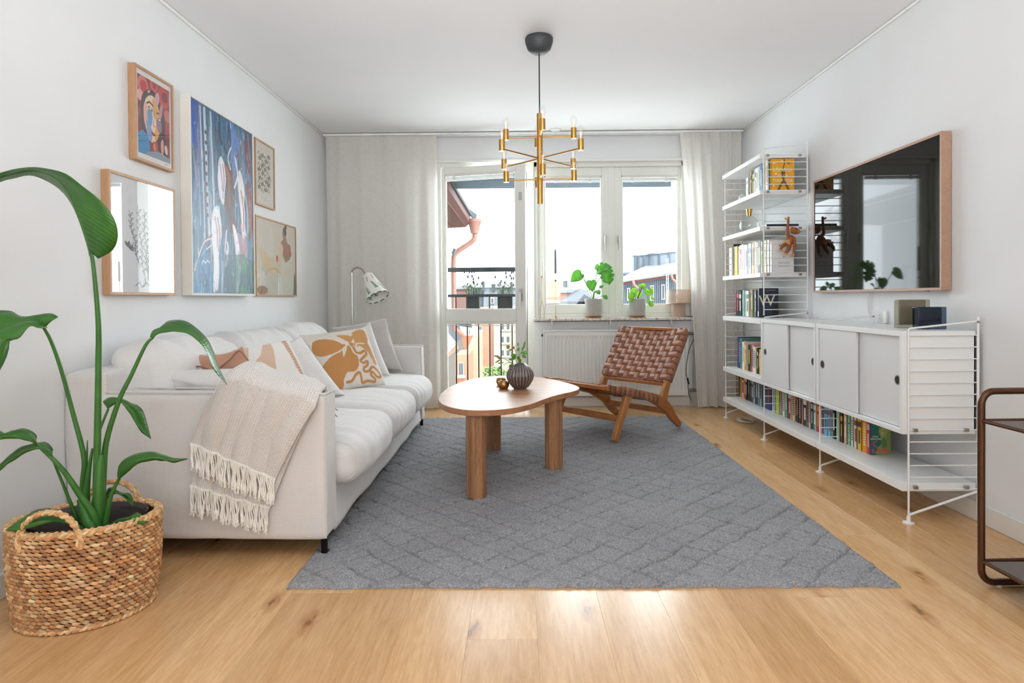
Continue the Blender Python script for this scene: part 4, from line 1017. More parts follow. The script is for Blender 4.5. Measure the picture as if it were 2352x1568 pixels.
# paper margin round the print
M = Paint(170, 240, '#eee9e4'); x0_, y0_ = 10, 16; M.a[y0_:y0_+215-6, x0_:x0_+150] = p.a[:209]
M.line([(.78, .025), (.83, .04), (.88, .028), (.93, .04)], .004, '#6b6b78', smooth=1)
frame('framed_print', 2.797, 3.110, 1.632, 2.063, .034, .0125, OAK, 'oak-framed print of a red and blue abstract face, top left of the wall group', M, 170, 240)
# 2 line drawing on white
p = Paint(170, 190, '#e9e9ee')
rg2 = np.random.default_rng(5)
for (xs_, ys_, xe, ye) in ((.27, .72, .42, .22), (.40, .78, .50, .10), (.50, .76, .55, .12), (.62, .70, .55, .14), (.22, .42, .33, .36)):
    pts = [(xs_+(xe-xs_)*t + .012*math.sin(t*15), ys_+(ye-ys_)*t) for t in np.linspace(0, 1, 22)]
    p.line(pts, .0035, '#45454a')
    for k_ in range(2, 20):
        a, b_ = pts[k_]; sgn = (-1)**k_; p.line([(a, b_), (a+sgn*.02, b_+.012), (a+sgn*.034, b_+.032), (a+sgn*.012, b_+.026), (a, b_+.004)], .0032, '#55555c', smooth=1)
p.line([(.36, .06), (.42, .09), (.46, .05), (.52, .09), (.6, .05), (.68, .07)], .004, '#45454a', smooth=1)
p.line([(.50, .12), (.52, .08), (.47, .05)], .004, '#45454a', smooth=1); p.line([(.55, .14), (.6, .1), (.7, .12)], .0035, '#45454a', smooth=1)
frame('framed_drawing', 2.604, 3.108, 1.020, 1.547, .036, .0125, OAK, 'large oak-framed line drawing on white paper reflecting the window, lower left', p, 170, 190)
# 3 big painting
rg3 = np.random.default_rng(11); Wd, Hd = 230, 330; p = Paint(Wd, Hd, '#33607f')
cols_ = ['#2f5f95', '#24557c', '#3f86a8', '#6c9bb0', '#8b8aa6', '#c7c6cf', '#2b3f66', '#7b5a63', '#4a7f8c', '#1f4a6e', '#a9b6c4', '#5e4450']
for k_ in range(420):
    x = rg3.random(); y = rg3.random(); L = .08+.45*rg3.random(); dx = .03*rg3.standard_normal()
    p.line([(x, y), (x+dx*.4, y-L*.5), (x+dx, y-L)], .004+.014*rg3.random(), cols_[rg3.integers(len(cols_))], al=.55, asp=1.4)
p.poly([(0, 1), (.10, 1), (.10, .74), (0, .78)], '#3556b4', .7); p.line([(.14, 1), (.12, .7), (.06, .5)], .03, '#8f86b8', .5, 1.4)
for xx, w_ in ((.14, .010), (.20, .02), (.29, .014)): p.line([(xx, .98), (xx+.03, .6), (xx+.05, .3)], w_, '#e6e2e2', .75, 1.4)
for k_ in range(9): p.ell(.215+.002*k_, .86-.055*k_, .016, .012, '#6d4038'); p.ell(.40, .90-.055*k_, .018, .011, '#70453c', al=.8)
def st(pts, w_, c_, al=.9): p.line(pts, w_, c_, al, 1.4, smooth=1)
st([(.42, .98), (.44, .86), (.55, .80), (.62, .70)], .02, '#2a3550'); st([(.55, .98), (.56, .90), (.62, .84), (.60, .76)], .012, '#6f92c4')
st([(.62, .99), (.66, .92), (.72, .90), (.70, .82), (.66, .76)], .045, '#5f86c0'); st([(.60, .98), (.64, .90), (.60, .84)], .012, '#dfe3ec'); st([(.70, .86), (.74, .83), (.68, .80)], .01, '#7a3b34')
st([(.48, .72), (.42, .66), (.44, .56), (.52, .48)], .035, '#e8e6ea'); st([(.50, .70), (.60, .66), (.62, .56), (.56, .46), (.62, .38)], .05, '#5a2d28'); st([(.46, .70), (.54, .66), (.54, .58), (.50, .52)], .012, '#8a4a3c')
st([(.54, .72), (.58, .60), (.56, .48)], .014, '#f0eef0'); st([(.68, .80), (.72, .70), (.66, .62)], .012, '#efe9e6'); st([(.76, .72), (.82, .62), (.80, .48), (.84, .36)], .030, '#efe6e6')
st([(.80, .60), (.84, .52), (.82, .40)], .012, '#8c4238'); st([(.90, .66), (.92, .54), (.98, .46), (.94, .36)], .03, '#7c2d2b'); st([(.94, .58), (.97, .50), (.92, .42)], .012, '#d99a8e'); st([(.86, .92), (.90, .80), (.96, .74)], .02, '#96302c'); st([(.92, .98), (.95, .86), (.99, .8)], .012, '#c45f50')
st([(.50, .52), (.60, .42), (.70, .32), (.84, .22)], .04, '#6e4148'); st([(.38, .46), (.34, .40), (.32, .30), (.36, .16), (.34, .04)], .040, '#eeecf0'); st([(.34, .44), (.40, .34), (.38, .22)], .016, '#b9a5ac'); st([(.42, .36), (.50, .38), (.54, .46)], .012, '#7a4438')
st([(.62, .40), (.70, .32), (.74, .18), (.70, .02)], .020, '#f2eff2'); st([(.78, .40), (.86, .28), (.84, .20), (.76, .20)], .034, '#b18a98'); st([(.50, .34), (.54, .26), (.50, .16)], .014, '#e9e7ec')
st([(.02, .08), (.12, .22), (.30, .32), (.44, .36)], .014, '#8a5140'); st([(.04, .12), (.16, .26), (.28, .30)], .008, '#dcd6d8'); st([(.28, .26), (.22, .24), (.14, .20)], .006, '#e9e9ee')
# heavier masses of the figures
p.poly([(.50, .74), (.60, .72), (.66, .62), (.64, .48), (.70, .40), (.60, .36), (.52, .44), (.48, .56)], '#5e3630', .8, 1)
p.poly([(.40, .72), (.44, .77), (.49, .74), (.52, .66), (.50, .58), (.48, .50), (.44, .56), (.40, .64)], '#e9e6ec', .9, 1); st([(.43, .72), (.46, .62), (.47, .54)], .008, '#9a8a98'); st([(.47, .73), (.49, .66), (.48, .58)], .006, '#7a4c44')
p.poly([(.50, .74), (.56, .72), (.60, .66), (.56, .66), (.52, .70)], '#a35a44', .8, 1)
p.poly([(.72, .70), (.78, .66), (.84, .52), (.84, .38), (.80, .30), (.78, .44), (.74, .58)], '#ece2e4', .9, 1); st([(.78, .62), (.82, .50), (.82, .38)], .010, '#b0604c')
p.poly([(.30, .44), (.36, .48), (.42, .44), (.44, .34), (.40, .24), (.36, .10), (.33, .02), (.30, .02), (.31, .18), (.29, .32)], '#eae8ee', .92, 1); st([(.34, .42), (.37, .34), (.37, .26)], .010, '#b59aa4'); st([(.38, .42), (.41, .34), (.39, .24)], .007, '#8b5048')
p.poly([(.70, .36), (.80, .34), (.88, .26), (.86, .20), (.76, .20), (.70, .28)], '#b48f9e', .85, 1); p.poly([(.62, .40), (.68, .38), (.74, .26), (.72, .10), (.70, .0), (.66, .0), (.68, .16), (.66, .28)], '#f0edf0', .9, 1)
p.poly([(.56, .98), (.60, .98), (.62, .88), (.58, .82), (.55, .88)], '#2b3a62', .8, 1); p.poly([(.62, .98), (.70, .95), (.72, .88), (.68, .84), (.66, .76), (.62, .82)], '#5c80bd', .85, 1); st([(.60, .84), (.56, .78), (.60, .72)], .010, '#dfe3ec')
p.poly([(.46, .50), (.52, .48), (.58, .40), (.56, .30), (.48, .32), (.44, .40)], '#4c5f7c', .7, 1); st([(.52, .36), (.50, .26), (.54, .20)], .010, '#e6e4ea')
p.poly([(.90, .70), (.96, .66), (.98, .52), (.94, .40), (.90, .48), (.92, .60)], '#8c2f2c', .8, 1); st([(.86, .60), (.90, .50), (.90, .38)], .010, '#7fc0d0')
p.poly([(.44, .0), (1, 0), (1, .2), (.8, .24), (.5, .22)], '#2c4d5a', .5); 
for k_ in range(60):
    x = .62+.36*rg3.random(); y = .26*rg3.random(); p.line([(x, y), (x+.006, y-.08)], .008, ['#3f8a58', '#58a06a', '#2c6a5a'][k_ % 3], .55, 1.4)
for k_ in range(60): x = .3*rg3.random(); y = .3*rg3.random(); p.line([(x, y), (x+.004, y-.1)], .008, ['#2f7fb4', '#3b6fb0', '#5aa0c4'][k_ % 3], .6, 1.4)
for k_ in range(200):
    x = rg3.random(); y = rg3.random(); p.line([(x, y), (x+.01*rg3.standard_normal(), y-.04*rg3.random())], .003, ['#f2f2f4', '#7a3b30', '#1d2c48', '#9fc3d6'][k_ % 4], .7, 1.4)
p.line([(.14, .155), (.16, .175), (.19, .16), (.22, .178), (.25, .165)], .004, '#e9e7e4')
n = N('oil_paint'); a = n.n('VertexColor', layer_name='pigment_or_shade'); n.col(a.outputs['Color']); n.p(Roughness=.42); n.bump(n.noise(n.coord('Object', (1, 60, 6)), 3, 5), .35, .003); OIL = n.m
WFR = plain('cream_canvas_frame', '#e9e4db', .6, nscale=20, namt=.02)
frame('painting', 3.222, 4.003, 1.020, 2.063, .056, .012, WFR, 'tall blue abstract painting of figures in a deep cream frame', p, Wd, Hd, glass=False, artmat=OIL)
# 4 poster with leaf shapes
p = Paint(120, 170, '#ebe4da')
for r_ in range(8):
    for c_ in range(4):
        x, y = .22+.17*c_+.03*math.sin(r_*1.7), .80-.078*r_+.02*math.cos(c_*2+r_); s_ = (1 if (r_+c_) % 2 else -1)
        p.poly([(x-.09, y+.016*s_), (x-.03, y+.030), (x+.03, y+.05*s_), (x+.07, y+.020), (x+.10, y-.03*s_), (x+.03, y-.012), (x-.01, y-.034*s_), (x-.06, y-.026)], '#8d7f70', smooth=1)
for k_ in range(9): p.line([(.18+.07*k_, .905), (.215+.07*k_, .905)], .006, '#c4b9ab')
for k_ in range(3): p.line([(.42, .125-.02*k_), (.60-.03*k_, .125-.02*k_)], .004, '#c4b9ab')
frame('framed_poster', 4.108, 4.436, 1.628, 2.067, .022, .011, OAK, 'narrow oak-framed poster of brown leaf cut-outs, top right of the group', p, 120, 170)
# 5 woman poster
p = Paint(150, 120, '#e5d8c6')
p.poly([(0, .9), (.2, 1), (.38, .9), (.40, .55), (.25, .3), (0, .35)], '#eadfd0', smooth=1); p.poly([(.2, 0), (.5, .1), (.55, .4), (.3, .5), (.1, .3)], '#d9d6c4', smooth=1); p.poly([(.1, .62), (.4, .45), (.5, .3), (.3, .3), (.12, .45)], '#efcf9f', .8, 1); p.ell(.12, .2, .11, .12, '#efe6da'); p.ell(.14, .06, .13, .06, '#b98f73')
p.poly([(.60, .72), (.66, .70), (.90, .68), (.95, .60), (.93, .30), (.95, 0), (.58, 0), (.62, .36), (.56, .50)], '#dfe0cf', smooth=0)
p.poly([(.60, .74), (.665, .79), (.69, .84), (.74, .84), (.76, .76), (.86, .72), (.88, .66), (.84, .52), (.72, .46), (.62, .58)], '#b07c5e', smooth=0)
p.poly([(.56, .60), (.60, .72), (.66, .66), (.60, .40), (.52, .30), (.50, .36)], '#e6cfa6', smooth=1)
p.ell(.705, .90, .05, .07, '#4a3f3c'); p.ell(.735, .975, .03, .035, '#4a3f3c'); p.ell(.675, .84, .03, .06, '#b07c5e', .3)
p.ell(.50, .50, .03, .05, '#cf5a55'); p.ell(.86, .60, .028, .045, '#c8504c'); p.ell(.73, .62, .03, .05, '#c76a5e')
p.poly([(.62, .34), (.9, .46), (.94, .34), (.7, .22)], '#e9dccb', smooth=1); p.poly([(.93, 0), (1, 0), (1, .26), (.96, .34)], '#6d6a63'); p.poly([(.5, 0), (.58, .30), (.65, 0)], '#f0eae0')
frame('framed_poster', 4.100, 4.848, 1.020, 1.556, .022, .010, OAK, 'thin oak-framed beige poster of a woman seen from behind, lower right', p, 150, 120)
# ================================================================== TV
tvf = wood('tv_frame_wood', '#c09a83', '#b08b74', axis='Y', rough=.5, scale=1.0, rand=False)
tv = thing('television', (XR, 3.55, 1.012), 'wall-mounted flat television in a pinkish wooden frame reflecting the window', 'television')
x0, x1 = 1.963, XR-.004; y0, y1, z0, z1 = 2.924, 4.186, 1.014, 1.752; w = .0135
fb = B()
def pz(pts):
    k = len(pts); fb.add([Vector((x1, y, z)) for y, z in pts] + [Vector((x0, y, z)) for y, z in pts], [tuple(reversed(range(k))), tuple(range(k, 2*k))] + [(i, (i+1) % k, k+(i+1) % k, k+i) for i in range(k)])
pz([(y0, z0), (y0+w, z0+w), (y0+w, z1-w), (y0, z1)]); pz([(y1, z0), (y1, z1), (y1-w, z1-w), (y1-w, z0+w)]); pz([(y0, z0), (y1, z0), (y1-w, z0+w), (y0+w, z0+w)]); pz([(y0, z1), (y0+w, z1-w), (y1-w, z1-w), (y1, z1)])
fb.build('frame', tvf, tv, smooth=False, bevel=.001, seg=1)
n = N('screen_black'); n.col(srgb('#16130f')); n.p(Roughness=.035); n.b.inputs['Specular IOR Level'].default_value = .5; n.b.inputs['IOR'].default_value = 1.27; nf = n.noise(n.coord('Object'), 2, 2)
B().box(x0+.004, x1, y0+w*.8, y1-w*.8, z0+w*.8, z1-w*.8).build('screen', n.m, tv, smooth=False)
B().box(x0+.001, x0+.01, y0+.10, y0+.13, z0-.004, z0+.002).build('sensor', plain('tv_black', '#2a2523', .5), tv)
WC = plain('white_cable', '#ecebe8', .5)
cb = thing('cable', (XR-.01, 3.47, .84), 'white cable running down the wall below the television', 'cable')
B().tube(vspline([un(1996, 672, 'x', XR-.006), un(1993, 690, 'x', XR-.006), un(1994, 715, 'x', XR-.006), un(1999, 730, 'x', XR-.006)], 6), .003, 6).tube(vspline([un(2001, 672, 'x', XR-.006), un(1999, 700, 'x', XR-.006), un(2001, 728, 'x', XR-.006)], 6), .003, 6).build('wire', WC, cb)
B().box(XR-.012, XR, 3.425, 3.455, .84, .905).build('cable_duct', WC, cb, bevel=.002)
# ================================================================== SHELVING SYSTEM
SW = plain('white_lacquer', '#eeeeed', .35, nscale=4, namt=.008)
WIRE = plain('white_wire', '#f0f0ef', .35, nscale=4, namt=.005)
CLIP = plain('shelf_clip', '#a99f93', .35, .8)
shelf = thing('shelving_unit', (1.85, 3.93, 0), 'white wire-ladder shelving with sliding-door cabinets along the right wall', 'shelving')
XF, XBK = 1.692, XR-.02; PY = [2.732, 3.532, 4.332, 5.132]; ST = .0507
def ladder(y, z0, z1, bk_extra, foot):
    b = B()
    b.tube([(XF, y, z0), (XF, y, z1), (XF+.006, y, z1+.006), (XBK, y, z1+.035)], .0042, 8)
    b.tube([(XBK, y, z0 if foot else z0-.0), (XBK, y, z1+.055)], .0055, 8)
    o = b.build('ladder', WIRE, shelf)
    return o
for y in PY:
    l = ladder(y, .02, .842, 0, True)
    k = .148
    while k < .84: B().tube([(XF, y, k), (XBK, y, k)], .0028, 6).build('rung', WIRE, l); k += .0515
    B().lathe([(.001, 0), (.023, 0), (.023, .004), (.008, .007), (.008, .03), (.001, .03)], (XF, y, 0), 20, cap=False).build('foot', WIRE, l)
    B().tube([(XF, y, .035), (XBK, y, .138)], .0055, 8).build('brace', WIRE, l)
    B().cyl((XBK-.004, y-.012, .875), (XBK-.004, y+.012, .875), .005, n=8).build('wall_screw', CLIP, l)
for y in PY[2:]:
    l = ladder(y, .86, 2.003, 0, False)
    k = 1.458 - 11*ST
    while k < 2.0:
        if k > .86: B().tube([(XF, y, k), (XBK, y, k)], .0028, 6).build('rung', WIRE, l)
        k += ST
def clips(y, z, o, s=1):
    for xx in (XF+.03, XBK-.05): B().box(xx-.009, xx+.009, y-s*.012, y, z-.006, z+.008).build('clip', CLIP, o, bevel=.001)
def board(y0, y1, zc, th=.036, clip=True):
    o = B().box(XF-.024, XBK-.006, y0+.006, y1-.006, zc-th/2, zc+th/2).build('shelf', SW, shelf, bevel=.0015)
    if clip: clips(y0+.004, zc, o)
    return o
for k in range(3): board(PY[k], PY[k+1], .155, .036)
board(PY[2], PY[3], .404); board(PY[2], PY[3], .817)
for zc in (1.140, 1.460, 1.710, 1.960): board(PY[2], PY[3], zc, .022 if False else .030)
DGR = plain('cabinet_door_grey', '#e2e2e2', .4, nscale=4, namt=.006)
for k in (0, 1):
    y0, y1 = PY[k]+.006, PY[k+1]-.006; xa, xb = XF-.024, XBK-.006
    cbn = B().box(xa, xb, y0, y1, .386, .404+.002).box(xa, xb, y0, y1, .812, .836).box(xa, xb, y0, y0+.020, .404, .815).box(xa, xb, y1-.020, y1, .404, .815).box(xb-.008, xb, y0, y1, .40, .82).build('cabinet', SW, shelf, bevel=.0012)
    if k == 0: clips(y0, .404, cbn)
    ym = (y0+y1)/2
    for j, (a, b_, xx, hy) in enumerate(((y0+.020, ym+.012, xa+.022, y0+.068), (ym-.012, y1-.020, xa+.006, y1-.062))):
        d = B().box(xx, xx+.012, a, b_, .408, .811).build('sliding_door', DGR, cbn, bevel=.0008, seg=1)
        ringm = plain('pull_ring', '#b7b6b3', .25, 1); q_ = Matrix.Rotation(-PI/2, 3, 'Y')
        B().lathe([(.022, .0), (.022, .0015), (.017, .0015), (.0165, -.0), (.0165, .0)], (xx, hy, .615), 32, q_, cap=False).build('pull_ring', ringm, d)
        B().lathe([(.001, 0.0004), (.0166, .0004), (.0168, .0012)], (xx, hy, .615), 32, q_, cap=False).build('finger_pull', plain('pull_dark', '#3a3532', .35, .6), d)
# ================================================================== BOOKS
def hexc(c): return '#%02x%02x%02x' % c
PAGES = plain('book_pages', '#e6dfd0', .9, nscale=90, namt=.05)
INK = {}
def coverm(c):
    k = 'cover_'+c.lstrip('#')
    return plain(k, c, .5, nscale=60, namt=.05)
ORD = ['first', 'second', 'third', 'fourth', 'fifth', 'sixth', 'seventh', 'eighth', 'ninth', 'tenth', 'eleventh', 'twelfth', 'thirteenth', 'fourteenth', 'fifteenth', 'sixteenth', 'seventeenth', 'eighteenth', 'nineteenth', 'twentieth', 'twenty-first', 'twenty-second', 'twenty-third', 'twenty-fourth', 'twenty-fifth', 'twenty-sixth', 'twenty-seventh', 'twenty-eighth']
def book(x, y0, y1, z0, h, dep, c, label, group, ink=None, txt=None, tilt=0, small=False):
    """spine at x facing the room (-x); y0 near side, y1 far side"""
    o_ = Vector((x, y0, z0)); m = Matrix.Rotation(tilt, 4, 'X') if tilt else Matrix.Identity(4)
    m = Matrix.Translation(o_) @ m
    w = y1-y0; t_ = min(.0016, w*.15)
    b = B()
    b.box(0, dep, 0, t_, 0, h, m).box(0, dep, w-t_, w, 0, h, m).box(0, t_*1.2, 0, w, 0, h, m)
    o = b.build('book', coverm(c), None, smooth=False); tag(o, label, 'book', group)
    B().box(t_, dep-.003, t_, w-t_, .002, h-.0025, m).build('pages', PAGES, o, smooth=False)
    if ink:
        im = coverm(ink)
        if txt:
            s_ = min(w*1.0, .026)
            lm = m @ Matrix.Translation((-.0004, w/2, h*.55)) @ Matrix(((0, 0, -1, 0), (0, -1, 0, 0), (1, 0, 0, 0), (0, 0, 0, 1))).to_4x4()
            # text runs down the spine
            lm = m @ Matrix.Translation((-.0005, w*.5, h*.52)) @ Matrix(((0, 0, -1, 0), (0, -1, 0, 0), (-1, 0, 0, 0), (0, 0, 0, 1)))
            lettering('spine_lettering', txt, s_, im, o, lm, 1.0)
        else:
            bb_ = B(); rr = random.Random(int(y0*10000))
            st_ = rr.choice((0, 1, 2))
            if st_ == 0: bb_.box(-.0005, 0, w*.30, w*.70, h*.28, h*.82, m)
            elif st_ == 1: bb_.box(-.0005, 0, w*.1, w*.9, h*.70, h*.86, m).box(-.0005, 0, w*.3, w*.7, h*.2, h*.6, m)
            else:
                z_ = h*.2
                while z_ < h*.85: bb_.box(-.0005, 0, w*.28, w*.74, z_, z_+h*.045, m); z_ += h*.075
            bb_.build('spine_print', im, o, smooth=False)
    return o
CN = [('#ffffff', 'white'), ('#20201f', 'black'), ('#c23a34', 'red'), ('#7a2a2a', 'dark red'), ('#e8b32a', 'yellow'), ('#d98a2a', 'orange'), ('#2e8a55', 'green'), ('#8fc4d6', 'light blue'), ('#2a4a8a', 'blue'), ('#22304a', 'navy'), ('#8a8a88', 'grey'), ('#4a4644', 'dark grey'), ('#e8a890', 'peach'), ('#7fb0a4', 'teal'), ('#efe6d2', 'cream'), ('#7a5a44', 'brown'), ('#c83a78', 'pink'), ('#5a3a6a', 'purple'), ('#b5c43a', 'lime green')]
def cname(c):
    a = [int(c[i:i+2], 16) for i in (1, 3, 5)]
    return min(CN, key=lambda q: sum((int(q[0][1+2*i:3+2*i], 16)-a[i])**2 for i in range(3)))[1]
def row(items, ox, oy, sc, vz, xs, z0, dep, rowname, group, lim=(0, 9)):
    n_ = len(items)
    for i, it in enumerate(items):
        l, r, h, c = it[:4]; ink = it[4] if len(it) > 4 else None; txt = it[5] if len(it) > 5 else None
        ya = un(ox+r/sc, vz, 'x', xs).y; yb = un(ox+l/sc, vz, 'x', xs).y
        ya += .0006; yb -= .0002
        ya = max(ya, lim[0]); yb = min(yb, lim[1])
        lab = '%s book%s, %s from far end of %s' % (cname(c), (' with ' + cname(ink) + ' lettering') if ink else '', ORD[i], rowname)
        book(xs + rnd.uniform(-.004, .006), ya, yb, z0+.0005, h, dep*rnd.uniform(.93, 1.04), c, lab, group, ink, txt)
W_ = '#e9e7e2'
# bottom shelf, far bay
row([(135, 160, .198, '#6a5c55', '#2a2422'), (160, 180, .205, '#8fb9b2', '#5b7f7c'), (180, 208, .20, '#e0a92a', '#7a5a22'), (208, 235, .205, '#e2cfc9', '#a33a3a'), (235, 262, .205, '#cf5a4c', '#e7b0a0'), (262, 278, .20, '#241d1c', W_), (278, 300, .195, '#4a4242', '#9a918a'), (300, 325, .20, '#37302f', '#8b837c'), (325, 350, .20, '#5d5855', '#c7c2bb'), (350, 370, .20, '#9db7c4', '#5b7787'), (370, 400, .198, '#3e3b40', '#b7b2b4'), (400, 420, .195, '#6e8088', '#d5dadb'), (420, 445, .20, '#86a2a8', '#3a4c52'), (445, 490, .198, '#3c4658', '#a5adb8'), (490, 550, .205, '#2a3a78', '#8a4a3a'), (550, 588, .19, '#b9c9cf', '#8fa3ab')],
    1660, 740, 4.9, 900, 1.80, .173, .13, 'far bottom shelf', 'books at the far end of the bottom shelf', (4.345, 5.12))
row([(590, 607, .20, '#c9cf4a', '#eef0c0'), (607, 635, .20, '#ece8d4', '#c9b23a'), (635, 657, .20, W_, '#8a8a88'), (657, 675, .195, '#4a1f2c', '#a06a72'), (675, 703, .195, '#efebe0', '#b3593f'), (703, 730, .192, '#6fa58e', '#e5e9df'), (730, 768, .195, '#a02f34', '#e0b7b2', 'UTVANDRARNA'[:0] or None), (770, 782, .18, W_, '#4a4644'), (782, 812, .19, '#e3c48e', '#5b3a2a'), (812, 830, .185, '#2c1d22', '#b45a50'), (830, 850, .185, '#4a2c2c', '#b08a7a'), (850, 878, .185, '#33343c', '#c8c4c0'), (878, 897, .19, '#d8702e', '#6f9ac9'), (897, 905, .185, W_), (905, 945, .19, '#2a2725', '#efece6'), (945, 975, .18, '#8a6a5e', '#3a2a28'), (975, 995, .18, '#d9d3c4', '#3c3a36'), (995, 1020, .18, '#2e2a2a', '#d9b5b8'), (1020, 1052, .178, '#5f9585', '#e2ebe4'), (1052, 1062, .175, W_), (1062, 1093, .18, '#b8352f', '#e7a02a'), (1093, 1110, .175, '#e6e0cf', '#8f8a7c'), (1115, 1140, .18, '#a82c62', '#22181e'), (1140, 1185, .178, '#6fb8d6', '#3a5f78'), (1185, 1215, .178, '#7dbedb', '#b04a54'), (1215, 1235, .176, '#b9c3cd', '#7a8896'), (1235, 1262, .178, '#23201e', '#efeee8', 'ÖVERLEVA'[:0] or None)],
    1660, 740, 4.9, 960, 1.80, .173, .13, 'middle bottom shelf', 'books in the middle of the bottom shelf', (3.545, 4.33))
row([(1262, 1295, .178, '#a9c9b0', '#4f8a5a'), (1295, 1318, .175, '#dfe6e8', '#7aa2b4'), (1318, 1330, .17, W_), (1330, 1358, .17, '#2b2723', '#e0a62c'), (1358, 1395, .176, '#e6a78c', '#f4d9c9'), (1395, 1440, .178, '#1f8a52', '#e9f0e4', 'LENA EINHORN'), (1440, 1465, .17, '#efebdc', '#3f7a4a'), (1465, 1508, .172, '#e3e0d3', '#b04038'), (1508, 1520, .17, '#1f1b1a'), (1520, 1565, .176, '#e2b92a', '#4a2f1c'), (1565, 1622, .178, '#e8921e', '#f7dfae', 'STALIN'[:0] or None), (1622, 1656, .178, '#c9304e', '#efb3bf')],
    1660, 740, 4.9, 1010, 1.802, .173, .099, 'near bottom shelf', 'books at the near end of the bottom shelf', (2.75, 3.528))
# middle shelf
row([(160, 175, .245, '#4a4a9a', '#8a3a78'), (175, 193, .24, '#28487a', '#b9c7d6'), (193, 208, .238, '#a9cf5a', '#3f7a3a'), (208, 218, .235, '#2f93b8'), (218, 248, .215, '#eef0f0', '#b9bcbe'), (248, 270, .225, '#e3a23a', '#f3dfae'), (270, 278, .22, W_), (278, 302, .20, '#201c1a', '#e9c62c', 'NAPLES'[:0] or 'NAIVE'[:0] or None), (302, 318, .20, '#8a5f3a', '#33241b'), (318, 345, .205, '#e09a92', '#2a2422'), (345, 368, .195, '#f0efec', '#2a4a8c'), (368, 380, .19, '#e9dca0', '#8c7a3a'), (380, 396, .19, '#23201f', '#cfcac4'), (396, 410, .185, '#6e3f2c', '#d8b9a8'), (410, 430, .185, '#f0dc22', '#f7ee9a'), (430, 446, .18, '#ecc9bf', '#c9887c')],
    1660, 740, 4.9, 820, 1.75, .422, .17, 'the open middle shelf', 'books on the open shelf beside the cabinets', (4.36, 5.12))
# shelf at cabinet-top height
row([(165, 180, .205, '#8a4a72', '#e6cfe0'), (180, 195, .203, '#2b2328', '#c8b9bf'), (195, 215, .205, '#26211f', '#d9534a'), (215, 235, .20, '#2f2b2a', '#f0ece6'), (235, 248, .205, '#7fb3a8', '#d9e9e4'), (248, 262, .203, '#99c4ba', '#4a7f76'), (262, 280, .20, '#c9ddd6', '#7c9c94'), (280, 300, .198, '#efece2', '#6b655c'), (300, 320, .205, '#a98a5a', '#5f4a2c'), (320, 335, .20, '#8f8440', '#e2dba8'), (335, 347, .198, '#a9cfe0', '#4a7a96'), (347, 362, .20, '#3f4a5c', '#aab4c4')],
    1640, 300, 3.733, 690, 1.775, .8365, .15, 'the cabinet-height shelf', 'books level with the cabinet top', (4.5, 5.12))
row([(132, 145, .235, '#cfcfcb', '#9a9a98'), (145, 158, .262, '#26324a', '#e3e0d9'), (158, 175, .238, '#c9d9e0', '#7f9aa8'), (175, 203, .24, '#eec41c', '#fbeeb0'), (203, 220, .235, '#b9d4e0', '#e9f0f3'), (220, 235, .24, '#eadfdd', '#b3554f'), (235, 255, .243, '#f1efea', '#a94a42'), (255, 272, .235, '#edebe4', '#7c7a76'), (272, 292, .232, '#e2e0da', '#3f3c3a'), (292, 318, .235, '#f4f3f0', '#6f8fae'), (318, 330, .232, '#cfcbc6', '#8c8681'), (330, 347, .24, '#c99a3a', '#2a2320'), (347, 362, .24, '#efece4', '#b9b2a6'), (362, 375, .235, '#d9c9b4', '#8a7a66'), (375, 390, .232, '#2a3a2a', '#b9d08a'), (390, 405, .235, '#1f1e1e', '#d9e0b0'), (405, 418, .23, '#ece2b0', '#8c8454'), (418, 430, .228, '#28324a', '#d9dde6'), (430, 450, .23, '#eef0ea', '#5a8a54'), (450, 470, .232, '#c9a85a', '#f0e6c8'), (470, 488, .228, '#efece6', '#c8c3bb')],
    1640, 300, 3.733, 600, 1.755, 1.1555, .15, 'shelf under carafe', 'books on the shelf below the carafe', (4.385, 5.12))
row([(275, 297, .17, '#e3e8e4', '#a8b0ac'), (297, 310, .20, '#26211f', '#c9a04a'), (310, 320, .20, '#e2bd7c', '#4f3a28'), (320, 335, .205, '#22201e', '#aeb06a'), (335, 346, .205, '#6a5344', '#e0cdb9'), (346, 362, .205, '#e9e9e2', '#6f8f62'), (362, 378, .207, '#f0eeea', '#9a9a98'), (378, 392, .207, '#ebe8e2', '#b9b5ae'), (392, 408, .215, '#4a97c4', '#e2edf3'), (408, 420, .215, '#e6c9c4', '#a85c58'), (420, 434, .215, '#efe6b4', '#8c8350'), (434, 450, .22, '#f1efec', '#c9c5be'), (450, 465, .225, '#e9e2df', '#c43a3a'), (465, 480, .215, '#dfe2e2', '#8c9496'), (480, 489, .215, '#2f4438', '#dfe6df')],
    1640, 300, 3.733, 430, 1.752, 1.7255, .15, 'the highest book row', 'books on the highest book shelf', (4.39, 5.12))
# face-on covers
def cover_book(x0, x1, y0, y1, z0, h, c, label):
    b = B().box(x0, x1, y0, y0+.0015, z0, z0+h).box(x0, x1, y1-.0015, y1, z0, z0+h).box(x0, x0+.002, y0, y1, z0, z0+h)
    o = b.build('book', coverm(c), None, smooth=False); tag(o, label, 'book', 'books shown with their front covers')
    B().box(x0+.002, x1-.003, y0+.0015, y1-.0015, z0+.002, z0+h-.0025).build('pages', PAGES, o, smooth=False); return o
def face(name, txt, size, c, o, x, y, z, sx=1.0, rot=0):
    m = Matrix.Translation((x, y, z)) @ Matrix(((1, 0, 0, 0), (0, 0, 1, 0), (0, 1, 0, 0), (0, 0, 0, 1))) 
    m = Matrix.Translation((x, y, z)) @ Matrix.Rotation(PI/2, 4, 'X') @ Matrix.Rotation(rot, 4, 'Z')
    return lettering(name, txt, size, coverm(c), o, m, sx)
yb = 4.352
